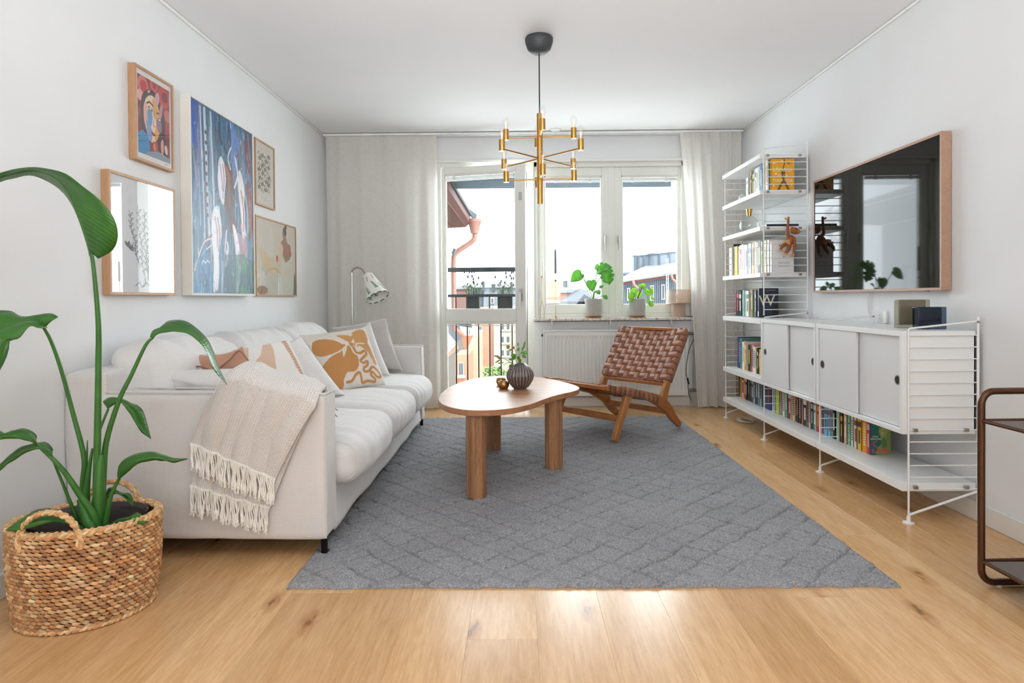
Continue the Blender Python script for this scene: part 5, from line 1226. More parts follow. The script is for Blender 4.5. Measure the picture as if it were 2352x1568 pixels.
o = cover_book(1.752, 1.912, yb, yb+.026, 1.7255, .215, '#eba51c', 'yellow-orange novel with white title lettering facing out on the top row')
art = B()
for pts in ([(1.838, 1.936), (1.832, 1.90), (1.838, 1.86)], [(1.838, 1.86), (1.83, 1.84)]): pass
art.tube([(1.842, yb-.0005, 1.938), (1.846, yb-.0005, 1.915), (1.838, yb-.0005, 1.885), (1.834, yb-.0005, 1.865)], .0035, 6).box(1.822, 1.848, yb-.001, yb, 1.815, 1.862)
art.tube([(1.834, yb-.0005, 1.82), (1.838, yb-.0005, 1.79), (1.818, yb-.0005, 1.76), (1.802, yb-.0005, 1.727)], .008, 6).tube([(1.838, yb-.0005, 1.79), (1.855, yb-.0005, 1.762), (1.872, yb-.0005, 1.727)], .008, 6)
art.build('cover_art', coverm('#6b5038'), o)
B().lathe([(.001, 0), (.011, 0), (.011, .0006), (.001, .0006)], (1.872, yb, 1.912), 20, Matrix.Rotation(PI/2, 3, 'X'), cap=False).build('badge', coverm('#b3701c'), o)
face('title_lettering', 'LÖPARNA', .036, '#f6efe2', o, 1.833, yb-.0008, 1.862, .80); face('title_lettering', 'OLGA', .030, '#f3ecdf', o, 1.833, yb-.0008, 1.822, .85); face('title_lettering', 'TOKARCZUK', .030, '#f6efe2', o, 1.833, yb-.0008, 1.790, .78)
dots = B()
for (dx, dz, r_) in ((.022, .185, .006), (.075, .20, .005), (.034, .112, .006), (.018, .03, .005), (.142, .032, .005), (.09, .145, .004)):
    dots.lathe([(.001, 0), (r_, 0), (r_, .0004), (.001, .0004)], (1.752+dx, yb, 1.7255+dz), 12, Matrix.Rotation(PI/2, 3, 'X'), cap=False)
dots.build('cover_dots', coverm('#f6efe2'), o)
o = cover_book(1.755, 1.907, yb, yb+.03, 1.1555, .212, '#eeecea', 'white novel with small grey serif lettering facing out below the toy monkey')
face('title_lettering', 'OUTLIERS', .014, '#8a8784', o, 1.838, yb-.0008, 1.305, .9); face('title_lettering', 'MALCOLM', .017, '#9a9794', o, 1.838, yb-.0008, 1.222, 1.0); face('title_lettering', 'GLADWELL', .015, '#a5a29f', o, 1.838, yb-.0008, 1.202, 1.0)
B().box(1.836, 1.842, yb-.0006, yb, 1.262, 1.268).box(1.806, 1.813, yb-.0006, yb, 1.34, 1.347).build('cover_print', coverm('#4a4745'), o, smooth=False)
yw = un(1740, 700, 'x', 1.775).y
o = cover_book(1.775, 1.918, yw-.03, yw, .8365, .215, '#2c3040', 'navy book with a large cream letter W facing out, standing on the cabinet-height shelf')
face('title_lettering', 'W', .115, '#e6e0c4', o, 1.832, yw-.0308, .955, 1.0); B().box(1.87, 1.915, yw-.0306, yw-.03, .838, .93).build('cover_art', coverm('#1c1c20'), o, smooth=False)
for k_ in range(5): pass
face('title_lettering', 'ALLT SOM FINNS', .010, '#a9a8ac', o, 1.86, yw-.0308, 1.036, .9)
B().box(1.7738, 1.775, yw-.024, yw-.006, .845, .88).build('spine_label', coverm('#e0ded9'), o, smooth=False)
yn = 3.222
o = cover_book(1.802, 1.905, yn, yn+.024, .1735, .176, '#2a6a66', 'green book with pale portrait and pink script title ending the bottom row')
p = Paint(70, 110, '#2b6b66')
p.poly([(.50, 1), (.62, .92), (.80, .95), (.98, .80), (1, .5), (1, 0), (.30, 0), (.36, .22), (.52, .30), (.50, .50), (.40, .66), (.44, .84)], '#8a9a4e', smooth=1)
p.ell(.62, .66, .13, .14, '#b5b56a'); p.ell(.80, .74, .16, .12, '#a9a95c'); p.ell(.60, .70, .03, .012, '#4a6a4a'); p.ell(.70, .70, .03, .012, '#4a6a4a'); p.ell(.64, .57, .035, .012, '#6a7a4a'); p.poly([(.55, .42), (.75, .46), (.8, .2), (.6, .2)], '#5f7a4c', smooth=1)
for k_ in range(14): x = .45+.5*rnd.random(); p.line([(x, .6*rnd.random()+.3), (x+.04, .5*rnd.random())], .008, '#6f8448', .7)
vs = [(1.8022+.1026*i/69, yn-.0004, .1737+.1756*j/109) for j in range(110) for i in range(70)]; fs = [(j*70+i, j*70+i+1, (j+1)*70+i+1, (j+1)*70+i) for j in range(109) for i in range(69)]
B().add(vs, fs).build('cover_art', painted('paper_print', .75, .05, 500), o, colors=p.cols(), smooth=False)
face('title_lettering', 'LENA', .0125, '#e6e3b0', o, 1.826, yn-.0012, .268); face('title_lettering', 'EINHORN', .0125, '#e6e3b0', o, 1.828, yn-.0012, .255, .95)
# script title as a brushed line
sc_ = lambda pts: [(1.806+.094*a, yn-.0012, .178+.07*b_) for a, b_ in spline(pts, 6)]
B().tube(sc_([(.30, .95), (.14, .90), (.12, .68), (.30, .50), (.28, .22), (.10, .12), (.04, .28), (.16, .36)]), .0024, 5).tube(sc_([(.38, .30), (.42, .48), (.40, .22), (.46, .12), (.54, .26), (.58, .48), (.58, .16), (.66, .22), (.70, .46), (.76, .44), (.74, .16), (.84, .14), (.88, .40), (.92, .16), (.98, .22)]), .0020, 5).build('title_script', coverm('#e0506a'), o)
# ================================================================== THINGS ON THE SHELVES
CLR = glassy('clear_glass', (.97, .98, .975), ior=1.5)
cxp = un(1721, 518, 'y', 4.83)
t = thing('glass_carafe', (cxp.x, 4.83, 1.476), 'round clear glass carafe with a gold stopper on the middle upper shelf', 'carafe')
prof = [(.001, 0), (.03, 0), (.055, .014), (.072, .042), (.076, .066), (.070, .096), (.052, .122), (.028, .138), (.020, .150), (.021, .165), (.0185, .165), (.0175, .150), (.026, .136), (.050, .120), (.068, .094), (.0735, .066), (.0695, .042), (.053, .016), (.03, .003), (.001, .003)]
tm = Matrix.Rotation(R(-9), 3, 'Y')
B().lathe([(a*.98, b_*.92) for a, b_ in prof], (cxp.x, 4.83, 1.4765), 36, cap=False).build('body', CLR, t)
B().lathe([(.001, .13), (.017, .13), (.019, .150), (.024, .185), (.001, .187)], (cxp.x, 4.83, 1.4765), 24, cap=False).build('stopper', GOLD, t)
p_ = un(1706, 462, 'y', 4.90)
t = thing('glass_ornament', (p_.x, 4.90, 1.7255), 'small silvery glass ornament lying beside the highest book row', 'ornament')
B().lathe([(.001, 0), (.018, .0), (.026, .012), (.029, .03), (.026, .048), (.015, .060), (.012, .066), (.001, .066)], (p_.x, 4.90, 1.7258), 28, cap=False).build('body', plain('mercury_glass', '#d8d8d6', .1, .6), t)
t = thing('metal_tray', (1.85, 4.42, 1.476), 'thin dark metal tray lying behind the toy monkey', 'tray')
B().box(1.725, 1.945, 4.36, 4.52, 1.4755, 1.478).box(1.725, 1.945, 4.36, 4.362, 1.4755, 1.492).box(1.725, 1.727, 4.36, 4.52, 1.4755, 1.492).box(1.943, 1.945, 4.36, 4.52, 1.4755, 1.492).build('body', plain('dark_metal', '#33383a', .4, .7), t, bevel=.0005)
# glass blocks / tealight holders
GB1 = glassy('smoky_glass', (.72, .70, .64), ior=1.5); GB2 = glassy('ink_glass', (.36, .42, .50), ior=1.5)
def glass_block(x0, x1, y0, y1, h, m, label, body):
    t = thing('glass_candle_holder', ((x0+x1)/2, (y0+y1)/2, .836), label, 'candle holder', 'square glass candle holders on the cabinet')
    B().box(x0, x1, y0, y1, .8365, .8365+h).build('glass', m, t, bevel=.004, seg=3)
    B().box(x0+.012, x1-.012, y0+.012, y1-.012, .852, .8365+h-.001).build('core', body, t, bevel=.006, seg=2)
glass_block(1.800, 1.952, 2.985, 3.02, .135, GB1, 'larger square smoky beige glass holder on the cabinet top', plain('smoke_core', '#a39a8a', .15, 0, nscale=8, namt=.06))
glass_block(1.815, 1.945, 2.86, 2.905, .102, GB2, 'smaller square ink-blue glass holder in front of the beige one', plain('ink_core', '#3d4652', .12, 0, nscale=8, namt=.15))
# toy monkey hanging on the ladder rung
MK = wood('toy_teak', '#b5662f', '#8f4a1f', axis='Z', rough=.4, scale=3, rand=True); MKL = plain('toy_light_wood', '#d6a266', .5, nscale=40, namt=.05)
my = 4.306; G = lambda u, v, d=0: Y(u, v, my-d)
mk = thing('toy_monkey', G(1812, 570), 'wooden toy monkey hanging by one arm from the shelf ladder', 'toy')
def body_(pts, rs, nm, m, par=mk, n_=14): return B().tube(vspline(pts, 5), [x for x in np.interp(np.linspace(0, 1, (len(pts)-1)*5+1), np.linspace(0, 1, len(rs)), rs)], n_).build(nm, m, par)
tor = body_([G(1818, 540), G(1816, 548), G(1813, 556), G(1810, 563)], [.006, .024, .030, .026, .010], 'torso', MK)
B().lathe([(.001, .004), (.012, .003), (.019, 0), (.0195, -.01)], G(1811.5, 556, .022), 24, Matrix.Rotation(PI/2, 3, 'X'), cap=False).build('belly', MKL, tor)
hd = body_([G(1817, 524), G(1822, 528), G(1829, 531), G(1836, 533)], [.010, .021, .024, .019, .010], 'head', MK)
B().lathe([(.001, .006), (.008, .005), (.014, 0), (.001, -.004)], G(1833, 531.5, .010), 20, Vector((.75, -.6, -.15)).to_track_quat('Z', 'Y').to_matrix(), cap=False).build('muzzle', MKL, hd)
for uu, vv in ((1829, 526.5), (1833, 527)): B().lathe([(.001, .003), (.003, .001), (.0032, -.002)], G(uu, vv, .021), 10, Matrix.Rotation(PI/2, 3, 'X'), cap=False).build('eye', plain('toy_eye', '#1a1512', .3), hd)
B().lathe([(.001, .004), (.007, .003), (.008, -.002), (.001, -.003)], G(1819, 521, .0), 14, Matrix.Rotation(PI/2, 3, 'X'), cap=False).build('ear', MKL, hd)
for pts, rs in (([G(1812, 541), G(1808.5, 536), G(1810, 515), G(1811, 498)], [.011, .010, .0085, .0065]), ([G(1820, 545, .01), G(1824.5, 550, .012), G(1824.5, 568, .012), G(1823, 583, .012)], [.011, .010, .009, .007])):
    a = body_(pts, rs, 'arm', MK); e = pts[-1]
    sgn = 1 if e.z > 1.55 else -1
    B().tube(vspline([e, e+Vector((-.004, 0, .010*sgn)), e+Vector((-.016, 0, .014*sgn)), e+Vector((-.024, 0, .006*sgn))], 4), [.0065]*9+[.006]*3+[.005], 8).build('hand', MKL if sgn < 0 else plain('toy_grey_hand', '#7a6f66', .5), a)
for pts in ([G(1806, 560, .012), G(1800, 563, .02), G(1795, 568, .025), G(1792, 574, .022)], [G(1813, 563, .014), G(1812, 570, .02), G(1808, 577, .022), G(1804, 582, .02)]):
    a = body_(pts, [.013, .0135, .011, .008], 'leg', MK); e = pts[-1]
    body_([e, e+Vector((.006, -.008, -.006)), e+Vector((.012, -.014, -.004))], [.0075, .008, .006], 'foot', MKL, a)
# power strip and cable coil on the floor under the shelving
cl = thing('cable_coil', (1.78, 5.02, 0), 'coil of white cable on the floor under the far end of the shelving', 'cable')
B().tube([(1.80+.07*math.cos(a*.4)*(1-.01*a), 4.98+.09*math.sin(a*.4), .006+.0012*(a % 8)) for a in range(48)], .0035, 6).build('wire', WC, cl)
# ================================================================== WINDOW SILL THINGS
SZ = .8085
def candle_stick(u, yb_, top_v, cand_v0, cand_v1, kind, label, cc):
    bse = Y(u, 725, yb_); x, y = bse.x, yb_
    t = thing('candlestick', (x, y, SZ), label, 'candlestick', 'slim brass candlesticks on the marble sill')
    z = lambda v: Y(u, v, yb_).z
    if kind == 'fork':
        b = B().tube([(x, y, z(690)), (x, y, z(cand_v0))], .0026, 8)
        for s in (-1, 1): b.tube(vspline([(x, y, z(690)), (x+s*.008, y, z(697)), (x+s*.017, y, z(708)), (x+s*.018, y, SZ+.003)], 5), .0022, 8)
        b.tube([(x-.026, y, SZ+.0025), (x+.040, y, SZ+.0025)], .0022, 8).build('stand', GOLD, t)
        B().lathe([(.001, 0), (.007, 0), (.010, .012), (.010, .02), (.001, .02)], (x, y, z(cand_v0)-.005), 16, cap=False).build('cup', GOLD, t)
    else:
        B().lathe([(.001, 0), (.030, 0), (.030, .0015), (.004, .004), (.0022, .01), (.0022, z(cand_v0)-SZ), (.001, z(cand_v0)-SZ)], (x, y, SZ), 24, cap=False).build('stand', GOLD, t)
        B().lathe([(.001, -.008), (.006, -.006), (.0085, 0), (.006, .006), (.001, .008)], (x, y, SZ+.012), 16, cap=False).build('knob', GOLD, t)
        B().lathe([(.001, -.010), (.008, -.007), (.0105, 0), (.008, .007), (.001, .010)], (x, y, z(644)), 16, cap=False).build('knob', plain('dark_brass', '#6f6250', .35, 1), t)
        B().lathe([(.001, 0), (.006, 0), (.010, .004), (.010, .028), (.001, .028)], (x, y, z(cand_v0)), 16, cap=False).build('cup', plain('dark_brass', '#6f6250', .35, 1), t)
    z0 = z(cand_v0)+.014; z1 = z(cand_v1)
    c = B().lathe([(.001, 0), (.0105, 0), (.0095, (z1-z0)*.9), (.006, (z1-z0)), (.001, (z1-z0)+.001)], (x, y, z0), 18, cap=False).build('candle', plain('candle_'+kind, cc, .5), t)
    B().tube([(x, y, z1), (x, y, z1+.012)], .0008, 5).build('wick', plain('wick', '#4a4440', .9), c)
candle_stick(1245.5, 5.665, 575, 637, 592, 'fork', 'brass candlestick on a forked foot with a white candle, left end of the sill', '#efece6')
candle_stick(1276.5, 5.665, 575, 628, 573, 'rod', 'brass rod candlestick on a disc foot with a grey candle', '#6f756f')
# pots
CONC = plain('concrete_pot', '#b9b7b1', .75, nscale=30, namt=.04, bump=.1); SAUC = plain('saucer_gold', '#b6894c', .3, .9, nscale=12, namt=.25); SOIL = plain('soil', '#3a2a1e', .95, nscale=60, namt=.3, bump=.6, bdist=.004)
LM = None
n = N('monstera_leaf'); v = n.coord('Object'); n.col(n.ramp(n.noise(v, 22, 4), [(.3, srgb('#3f8e3a')), (.7, srgb('#7ac25a'))])); n.p(Roughness=.38); n.b.inputs['Subsurface Weight'].default_value = 0
tl_ = n.n('BsdfTranslucent'); tl_.inputs[0].default_value = (*srgb('#9ed06a'), 1); mx = n.n('MixShader'); mx.inputs[0].default_value = .38; n.l(n.b.outputs[0], mx.inputs[1]); n.l(tl_.outputs[0], mx.inputs[2]); n.l(mx.outputs[0], n.out.inputs['Surface']); LEAFM = n.m
n = N('pilea_leaf'); v = n.coord('Object'); n.col(n.ramp(n.noise(v, 30, 4), [(.3, srgb('#6fae2e')), (.7, srgb('#9bd052'))])); n.p(Roughness=.4)
tl_ = n.n('BsdfTranslucent'); tl_.inputs[0].default_value = (*srgb('#c4e86a'), 1); mx = n.n('MixShader'); mx.inputs[0].default_value = .42; n.l(n.b.outputs[0], mx.inputs[1]); n.l(tl_.outputs[0], mx.inputs[2]); n.l(mx.outputs[0], n.out.inputs['Surface']); PILM = n.m
STG = plain('stem_green', '#4f7f34', .5)
def pot(u, r, h, y, label):
    x = Y(u, 724, y).x; t = thing('plant_pot', (x, y, SZ), label, 'plant pot', 'grey plant pots on the marble sill')
    B().lathe([(.001, .014), (r*.88, .014), (r*.9, .02), (r, h), (r*.94, h+.001), (r*.92, h-.012), (.001, h-.014)], (x, y, SZ), 40, cap=False).build('body', CONC, t)
    B().lathe([(.001, 0), (r*.92, 0), (r*.97, .016), (r*.93, .018), (.001, .012)], (x, y, SZ), 40, cap=False).build('saucer', SAUC, t)
    B().lathe([(.001, 0), (r*.9, 0), (r*.9, .002), (.001, .006)], (x, y, SZ+h-.014), 30, cap=False).build('soil', SOIL, t)
    return Vector((x, y, SZ+h-.012))
def outline_leaf(c, d, up, pts, m, name, par, cup=.15, solid=.0008):
    """flat leaf from an outline (along, across) with a centre fold"""
    d = Vector(d).normalized(); up = Vector(up).normalized(); s = d.cross(up).normalized(); nn_ = s.cross(d).normalized()
    P_ = spline(pts, 4, True); ctr = (sum(p[0] for p in P_)/len(P_), 0)
    rings = [1, .66, .33]; vs = []
    for k in rings:
        for (a, b_) in P_:
            aa, bb_ = ctr[0]+(a-ctr[0])*k, b_*k; vs.append(Vector(c) + d*aa + s*bb_ + nn_*(abs(bb_)*cup - aa*aa*1.2))
    vs.append(Vector(c)+d*ctr[0]-nn_*(ctr[0]**2*1.2)); L = len(P_); fs = []
    for r_ in range(2):
        for i in range(L): fs.append((r_*L+i, r_*L+(i+1) % L, (r_+1)*L+(i+1) % L, (r_+1)*L+i))
    for i in range(L): fs.append((2*L+i, 2*L+(i+1) % L, 3*L))
    return B().add(vs, fs).build(name, m, par, solid=solid)
pt = pot(1363, .079, .172, 5.69, 'left grey pot on a gold saucer holding a monstera')
mon = thing('monstera_plant', pt, 'young monstera with split heart-shaped leaves in the left grey pot', 'plant')
HEART = [(.0, .0), (-.012, .020), (.0, .040), (.03, .050), (.06, .042), (.09, .018), (.105, .0), (.09, -.018), (.06, -.042), (.03, -.050), (.0, -.040), (-.012, -.020)]
SPLIT = [(.0, .0), (-.014, .022), (.0, .046), (.02, .052), (.03, .034), (.034, .054), (.055, .050), (.058, .028), (.068, .044), (.09, .026), (.092, .014), (.11, .0), (.10, -.014), (.09, -.03), (.07, -.046), (.062, -.026), (.056, -.052), (.034, -.056), (.03, -.034), (.018, -.054), (.0, -.046), (-.014, -.022)]
for (bu, bv, cu, cv, yy, d, up, sc, shp) in ((1357, 672, 1335, 628, 5.66, (-.8, -.1, -.55), (-.1, -1, .5), 1.12, HEART), (1362, 665, 1357, 645, 5.68, (.1, -.3, -.9), (0, -1, .2), .95, HEART), (1366, 660, 1372, 622, 5.70, (.75, -.1, .25), (-.2, -.8, .6), 1.25, SPLIT), (1368, 655, 1392, 622, 5.64, (.2, -.1, -1), (-.3, -1, .3), 1.15, SPLIT), (1366, 672, 1370, 668, 5.66, (.3, -.6, -.4), (0, -.6, .8), .6, HEART), (1372, 675, 1378, 660, 5.67, (.7, -.2, .3), (0, -.8, .6), .35, HEART), (1374, 682, 1388, 680, 5.66, (.6, -.3, -.7), (0, -1, .3), .4, HEART)):
    e = Y(cu, cv, yy); s_ = B().tube(vspline([pt + Vector(((bu-1363)*.0008, 0, 0)), Y(bu, bv, (yy+5.69)/2), e + Vector((-.004, 0, .004)), e], 5), .0034, 6).build('stem', STG, mon)
    outline_leaf(e, d, up, [(a*sc, b_*sc) for a, b_ in shp], LEAFM, 'leaf', mon, .25)
pt = pot(1464, .076, .170, 5.69, 'right grey pot on a gold saucer holding a money plant')
pil = thing('pilea_plant', pt, 'money plant with round bright green leaves in the right grey pot', 'plant')
trunk = [pt, Y(1468, 676, 5.68), Y(1473, 664, 5.68), Y(1477, 655, 5.67)]
B().tube(vspline(trunk, 5), .0045, 8).build('trunk', plain('pilea_trunk', '#5a3a2a', .7), pil)
RND = [(-.03, 0), (-.021, .021), (0, .03), (.021, .021), (.03, 0), (.021, -.021), (0, -.03), (-.021, -.021)]
tt = Y(1475, 660, 5.67)
for (u, v_, yy, sc, nx) in ((1451, 678, 5.64, 1.25, -.2), (1457, 668, 5.68, 1.2, 0), (1450, 688, 5.62, .9, -.5), (1472, 657, 5.66, .75, .2), (1477, 655, 5.7, .8, -.2), (1481, 664, 5.64, .5, .3), (1489, 672, 5.68, 1.1, .1), (1497, 666, 5.64, 1.1, .8), (1490, 688, 5.66, .6, .2), (1499, 684, 5.68, .8, .7), (1495, 697, 5.62, 1.05, .3), (1468, 677, 5.70, 1.1, 0), (1485, 668, 5.72, .9, .1)):
    c = Y(u, v_, yy); nn_ = Vector((nx, -.85, .25+.2*rnd.random())).normalized(); dd_ = (c-tt); dd_ = (dd_-nn_*dd_.dot(nn_)); dd_ = dd_.normalized() if dd_.length > 1e-3 else Vector((1, 0, 0))
    B().tube([tt, (tt+c)/2+Vector((0, 0, .012)), c], .0011, 5).build('stem', STG, pil)
    outline_leaf(c, dd_, nn_, [(a*sc*.95, b_*sc*.85) for a, b_ in RND], PILM, 'leaf', pil, -.08)
# table lamp of perforated metal
PERF = N('perforated_metal'); v = PERF.n('UVMap'); vs_ = PERF.n('SeparateXYZ'); PERF.l(v.outputs[0], vs_.inputs[0])
def m2(op, a, b=None, c=None):
    m = PERF.n('Math', operation=op)
    for i, x in enumerate((a, b, c)):
        if x is None: continue
        if isinstance(x, (int, float)): m.inputs[i].default_value = x
        else: PERF.l(x, m.inputs[i])
    return m.outputs[0]
ry_ = m2('FLOOR', vs_.outputs[1]); uo = m2('ADD', vs_.outputs[0], m2('MULTIPLY', m2('MODULO', ry_, 2.0), .5))
fx = m2('SUBTRACT', m2('FRACT', uo), .5); fy = m2('SUBTRACT', m2('FRACT', vs_.outputs[1]), .5)
dd_ = m2('SQRT', m2('ADD', m2('MULTIPLY', fx, fx), m2('MULTIPLY', fy, fy))); hole = m2('LESS_THAN', dd_, .30)
PERF.col(PERF.ramp(PERF.noise(PERF.coord('Object'), 12, 3), [(.3, srgb('#cfb29a')), (.7, srgb('#d9bfa8'))])); PERF.p(Roughness=.5)
tp_ = PERF.n('BsdfTransparent'); mx = PERF.n('MixShader'); PERF.l(hole, mx.inputs[0]); PERF.l(PERF.b.outputs[0], mx.inputs[1]); PERF.l(tp_.outputs[0], mx.inputs[2]); PERF.l(mx.outputs[0], PERF.out.inputs['Surface'])
LX = 1.452; ly = 5.70
tl = thing('table_lamp', (LX, ly, SZ), 'small beige perforated metal lamp at the right end of the sill', 'lamp')
def percyl(r, z0, z1, name, per=.0085):
    n_ = 64; vs = []; uv = []
    for j in range(2):
        for i in range(n_+1): a = 2*PI*i/n_; vs.append((LX+r*math.cos(a), ly+r*math.sin(a), (z0, z1)[j])); uv.append((round(2*PI*r/per)*i/n_, (0, round((z1-z0)/per))[j]))
    B().add(vs, [(i, i+1, n_+2+i, n_+1+i) for i in range(n_)]).build(name, PERF.m, tl, uv=uv)
percyl(.062, SZ+.002, .938, 'base'); percyl(.106, .938, 1.058, 'shade')
B().lathe([(.104, 0), (.108, 0), (.108, .003), (.104, .003)], (LX, ly, 1.056), 48, cap=False).lathe([(.104, 0), (.108, 0), (.108, .003), (.104, .003)], (LX, ly, .937), 48, cap=False).lathe([(.060, 0), (.064, 0), (.064, .003), (.060, .003)], (LX, ly, SZ), 48, cap=False).lathe([(.001, 0), (.104, 0), (.104, .002), (.001, .002)], (LX, ly, .940), 48, cap=False).build('rim', plain('lamp_rim', '#d2b69e', .5), tl)
B().lathe([(.001, 0), (.015, 0), (.015, .03), (.03, .07), (.001, .10)], (LX, ly, .942), 20, cap=False).build('bulb', plain('opal_bulb', '#efe6da', .4), tl)
cdp = [(LX+.06, 5.70, SZ+.006), (1.56, 5.66, .812), (1.585, 5.605, .80), (1.585, 5.60, .76), (1.605, 5.59, .70)]
pts = [Vector(q) for q in cdp] + [un(1584, 800, 'y', 5.60), un(1576, 850, 'y', 5.60), un(1580, 875, 'y', 5.60), un(1582, 905, 'y', 5.60), un(1588, 919, 'y', 5.60)]
B().tube(vspline(pts, 6), .0028, 6).build('cord', plain('black_cord2', '#1c1b1b', .6), tl)
B().tube([un(1579, 868, 'y', 5.595), un(1582, 882, 'y', 5.595)], .008, 8).build('cord_switch', plain('black_cord2', '#1c1b1b', .6), tl)
# ================================================================== BASKET, POT AND PLANT
STR_ = None
n = N('seagrass'); oi = n.n('VertexColor', layer_name='pigment_or_shade'); v = n.coord('Object'); n.col(n.mix(.35, oi.outputs[0], n.ramp(n.noise(v, 120, 3), [(.3, srgb('#8a5a34')), (.7, srgb('#e0b887'))]))); n.p(Roughness=.75); n.bump(n.noise(v, 400, 2), .3, .001); SEA = n.m
bc = Vector((-1.408, 2.008, 0)); bth = R(17); H_ = .292
bk_ = thing('basket', bc, 'oval woven seagrass basket with two braided handles standing on the floor', 'basket')
def oval(a, t, grow=0):
    A = .186+(.206-.186)*t+grow; Bq = .170+(.160-.170)*t+grow; bulge = .008*math.sin(PI*t)
    x, y = (A+bulge)*math.cos(a), (Bq+bulge)*math.sin(a); c, s = math.cos(bth), math.sin(bth)
    return Vector((bc.x + c*x - s*y, bc.y + s*x + c*y, H_*t))
rr = random.Random(4); vs, fs, cs = [], [], []
PAL = ['#cf9a66', '#bd8452', '#dfb380', '#ad7448', '#ecca9c', '#d3a26e', '#94623e', '#e6bf8c', '#bd8050']
def strand(p0, p1, p2, r, col):
    o = len(vs); P_ = [p0, (p0+p1)/2 + (p1-(p0+p2)/2)*.35, p1, (p1+p2)/2 + (p1-(p0+p2)/2)*.35, p2]; rs = [r*.35, r*.9, r, r*.9, r*.35]
    d = (p2-p0).normalized(); up = Vector((0, 0, 1)); up = (up - d*up.dot(d)).normalized(); sd = d.cross(up)
    for p, q in zip(P_, rs):
        for j in range(6): a = PI/3*j; vs.append(p + up*math.cos(a)*q*1.0 + sd*math.sin(a)*q*.8); cs.append(col)
    for i in range(4):
        for j in range(6): fs.append((o+i*6+j, o+i*6+(j+1) % 6, o+(i+1)*6+(j+1) % 6, o+(i+1)*6+j))
pc = [[int(c[i:i+2], 16)/255 for i in (1, 3, 5)] for c in PAL]
ROWS = 26; NS = 58
for rw in range(ROWS):
    t = (rw+.5)/ROWS; sl = 1 if rw % 2 else 1; rowtone = .9+.2*rr.random()
    for i in range(NS):
        a0 = 2*PI*(i+rr.uniform(-.12, .12) + .5*(rw % 2))/NS; a1 = a0 + 2*PI*1.45/NS
        dz = .0042
        p0 = oval(a0, t, -.003) + Vector((0, 0, dz*.9)); p2 = oval(a1, t, -.003) - Vector((0, 0, dz*.9)); p1 = oval((a0+a1)/2, t, .007)
        c = np.array(rr.choice(pc))*rowtone*(.85+.3*rr.random()); strand(p0, p1, p2, .0058, c)
wv = B(); wv.v = [tuple(p) for p in vs]; wv.f = fs
w_ = wv.build('weave', SEA, bk_, colors=np.clip(np.array(cs), 0, 1)); w_['kind'] = 'stuff'
lin = B(); nn_ = 72
for gr, fl in ((-.006, 0), (-.009, 1)):
    o = len(lin.v); lin.v += [tuple(oval(2*PI*i/nn_, t, gr) + Vector((0, 0, .002))) for t in (0, .5, 1) for i in range(nn_)]
    for k in range(2):
        for i in range(nn_): f_ = (o+k*nn_+i, o+k*nn_+(i+1) % nn_, o+(k+1)*nn_+(i+1) % nn_, o+(k+1)*nn_+i); lin.f.append(f_ if not fl else f_[::-1])
lin.f.append(tuple(reversed(range(nn_))))
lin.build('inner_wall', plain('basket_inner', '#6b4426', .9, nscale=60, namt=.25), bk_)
vs, fs, cs = [], [], []
def braid(path, r, closed, turns, rs=.0072):
    """three plaited strands round a path"""
    k = len(path)
    for s in range(3):
        P_ = []
        for i in range(k if not closed else k+1):
            p = path[i % k]; q = path[(i+1) % k] if (closed or i < k-1) else path[i]; pr_ = path[(i-1) % k] if (closed or i > 0) else path[i]
            d = (q-pr_).normalized(); up = Vector((0, 0, 1)); 
            if abs(d.z) > .95: up = Vector((0, 1, 0))
            up = (up-d*up.dot(d)).normalized(); sd = d.cross(up); ph = 2*PI*(turns*i/k + s/3)
            P_.append(p + up*math.sin(2*ph)*r*.55 + sd*math.cos(ph)*r)
        b_ = B().tube(P_, rs, 6); o = len(vs); vs.extend(b_.v); c0 = np.array(pc[s*2])
        cs.extend([c0*(.85+.3*abs(math.sin(j*.7+s))) for j in range(len(b_.v))]); fs.extend([tuple(x+o for x in f) for f in b_.f])
N_ = 150
braid([oval(2*PI*i/N_, 1.0, .0) + Vector((0, 0, .002)) for i in range(N_)], .0075, True, 22)
b_ = B(); b_.v = [tuple(p) for p in vs]; b_.f = fs; b_.build('rim', SEA, bk_, colors=np.clip(np.array(cs), 0, 1))
vs, fs, cs = [], [], []
braid([oval(2*PI*i/N_, .02, .002) + Vector((0, 0, .003)) for i in range(N_)], .006, True, 22, .006)
b_ = B(); b_.v = [tuple(p) for p in vs]; b_.f = fs; b_.build('base_braid', SEA, bk_, colors=np.clip(np.array(cs), 0, 1))
for sgn, ac in ((1, -PI/2-.25), (1, PI/2-.15)):
    vs, fs, cs = [], [], []
    pa, pb = oval(ac-.42, .97, .010), oval(ac+.42, .97, .010); path = []
    for i in range(41):
        t = i/40; a = PI*t; mid = pa.lerp(pb, (1-math.cos(a))/2); path.append(mid + Vector((0, 0, -.035 + .115*math.sin(a)**.75)))
    braid(path, .006, False, 5, .0062)
    b_ = B(); b_.v = [tuple(p) for p in vs]; b_.f = fs; b_.build('handle', SEA, bk_, colors=np.clip(np.array(cs), 0, 1))
pc0 = Vector((-1.405, 2.012, .07))
pl = thing('planter', pc0, 'dark grey-brown plastic planter standing inside the seagrass basket', 'plant pot')
PLM = plain('planter_plastic', '#4a4241', .6, nscale=40, namt=.05)
b_ = B(); prof = [(.10, .02), (.118, .18), (.130, .225), (.134, .228), (.134, .222), (.126, .215), (.118, .165), (.001, .163)]
c17, s17 = math.cos(bth), math.sin(bth)
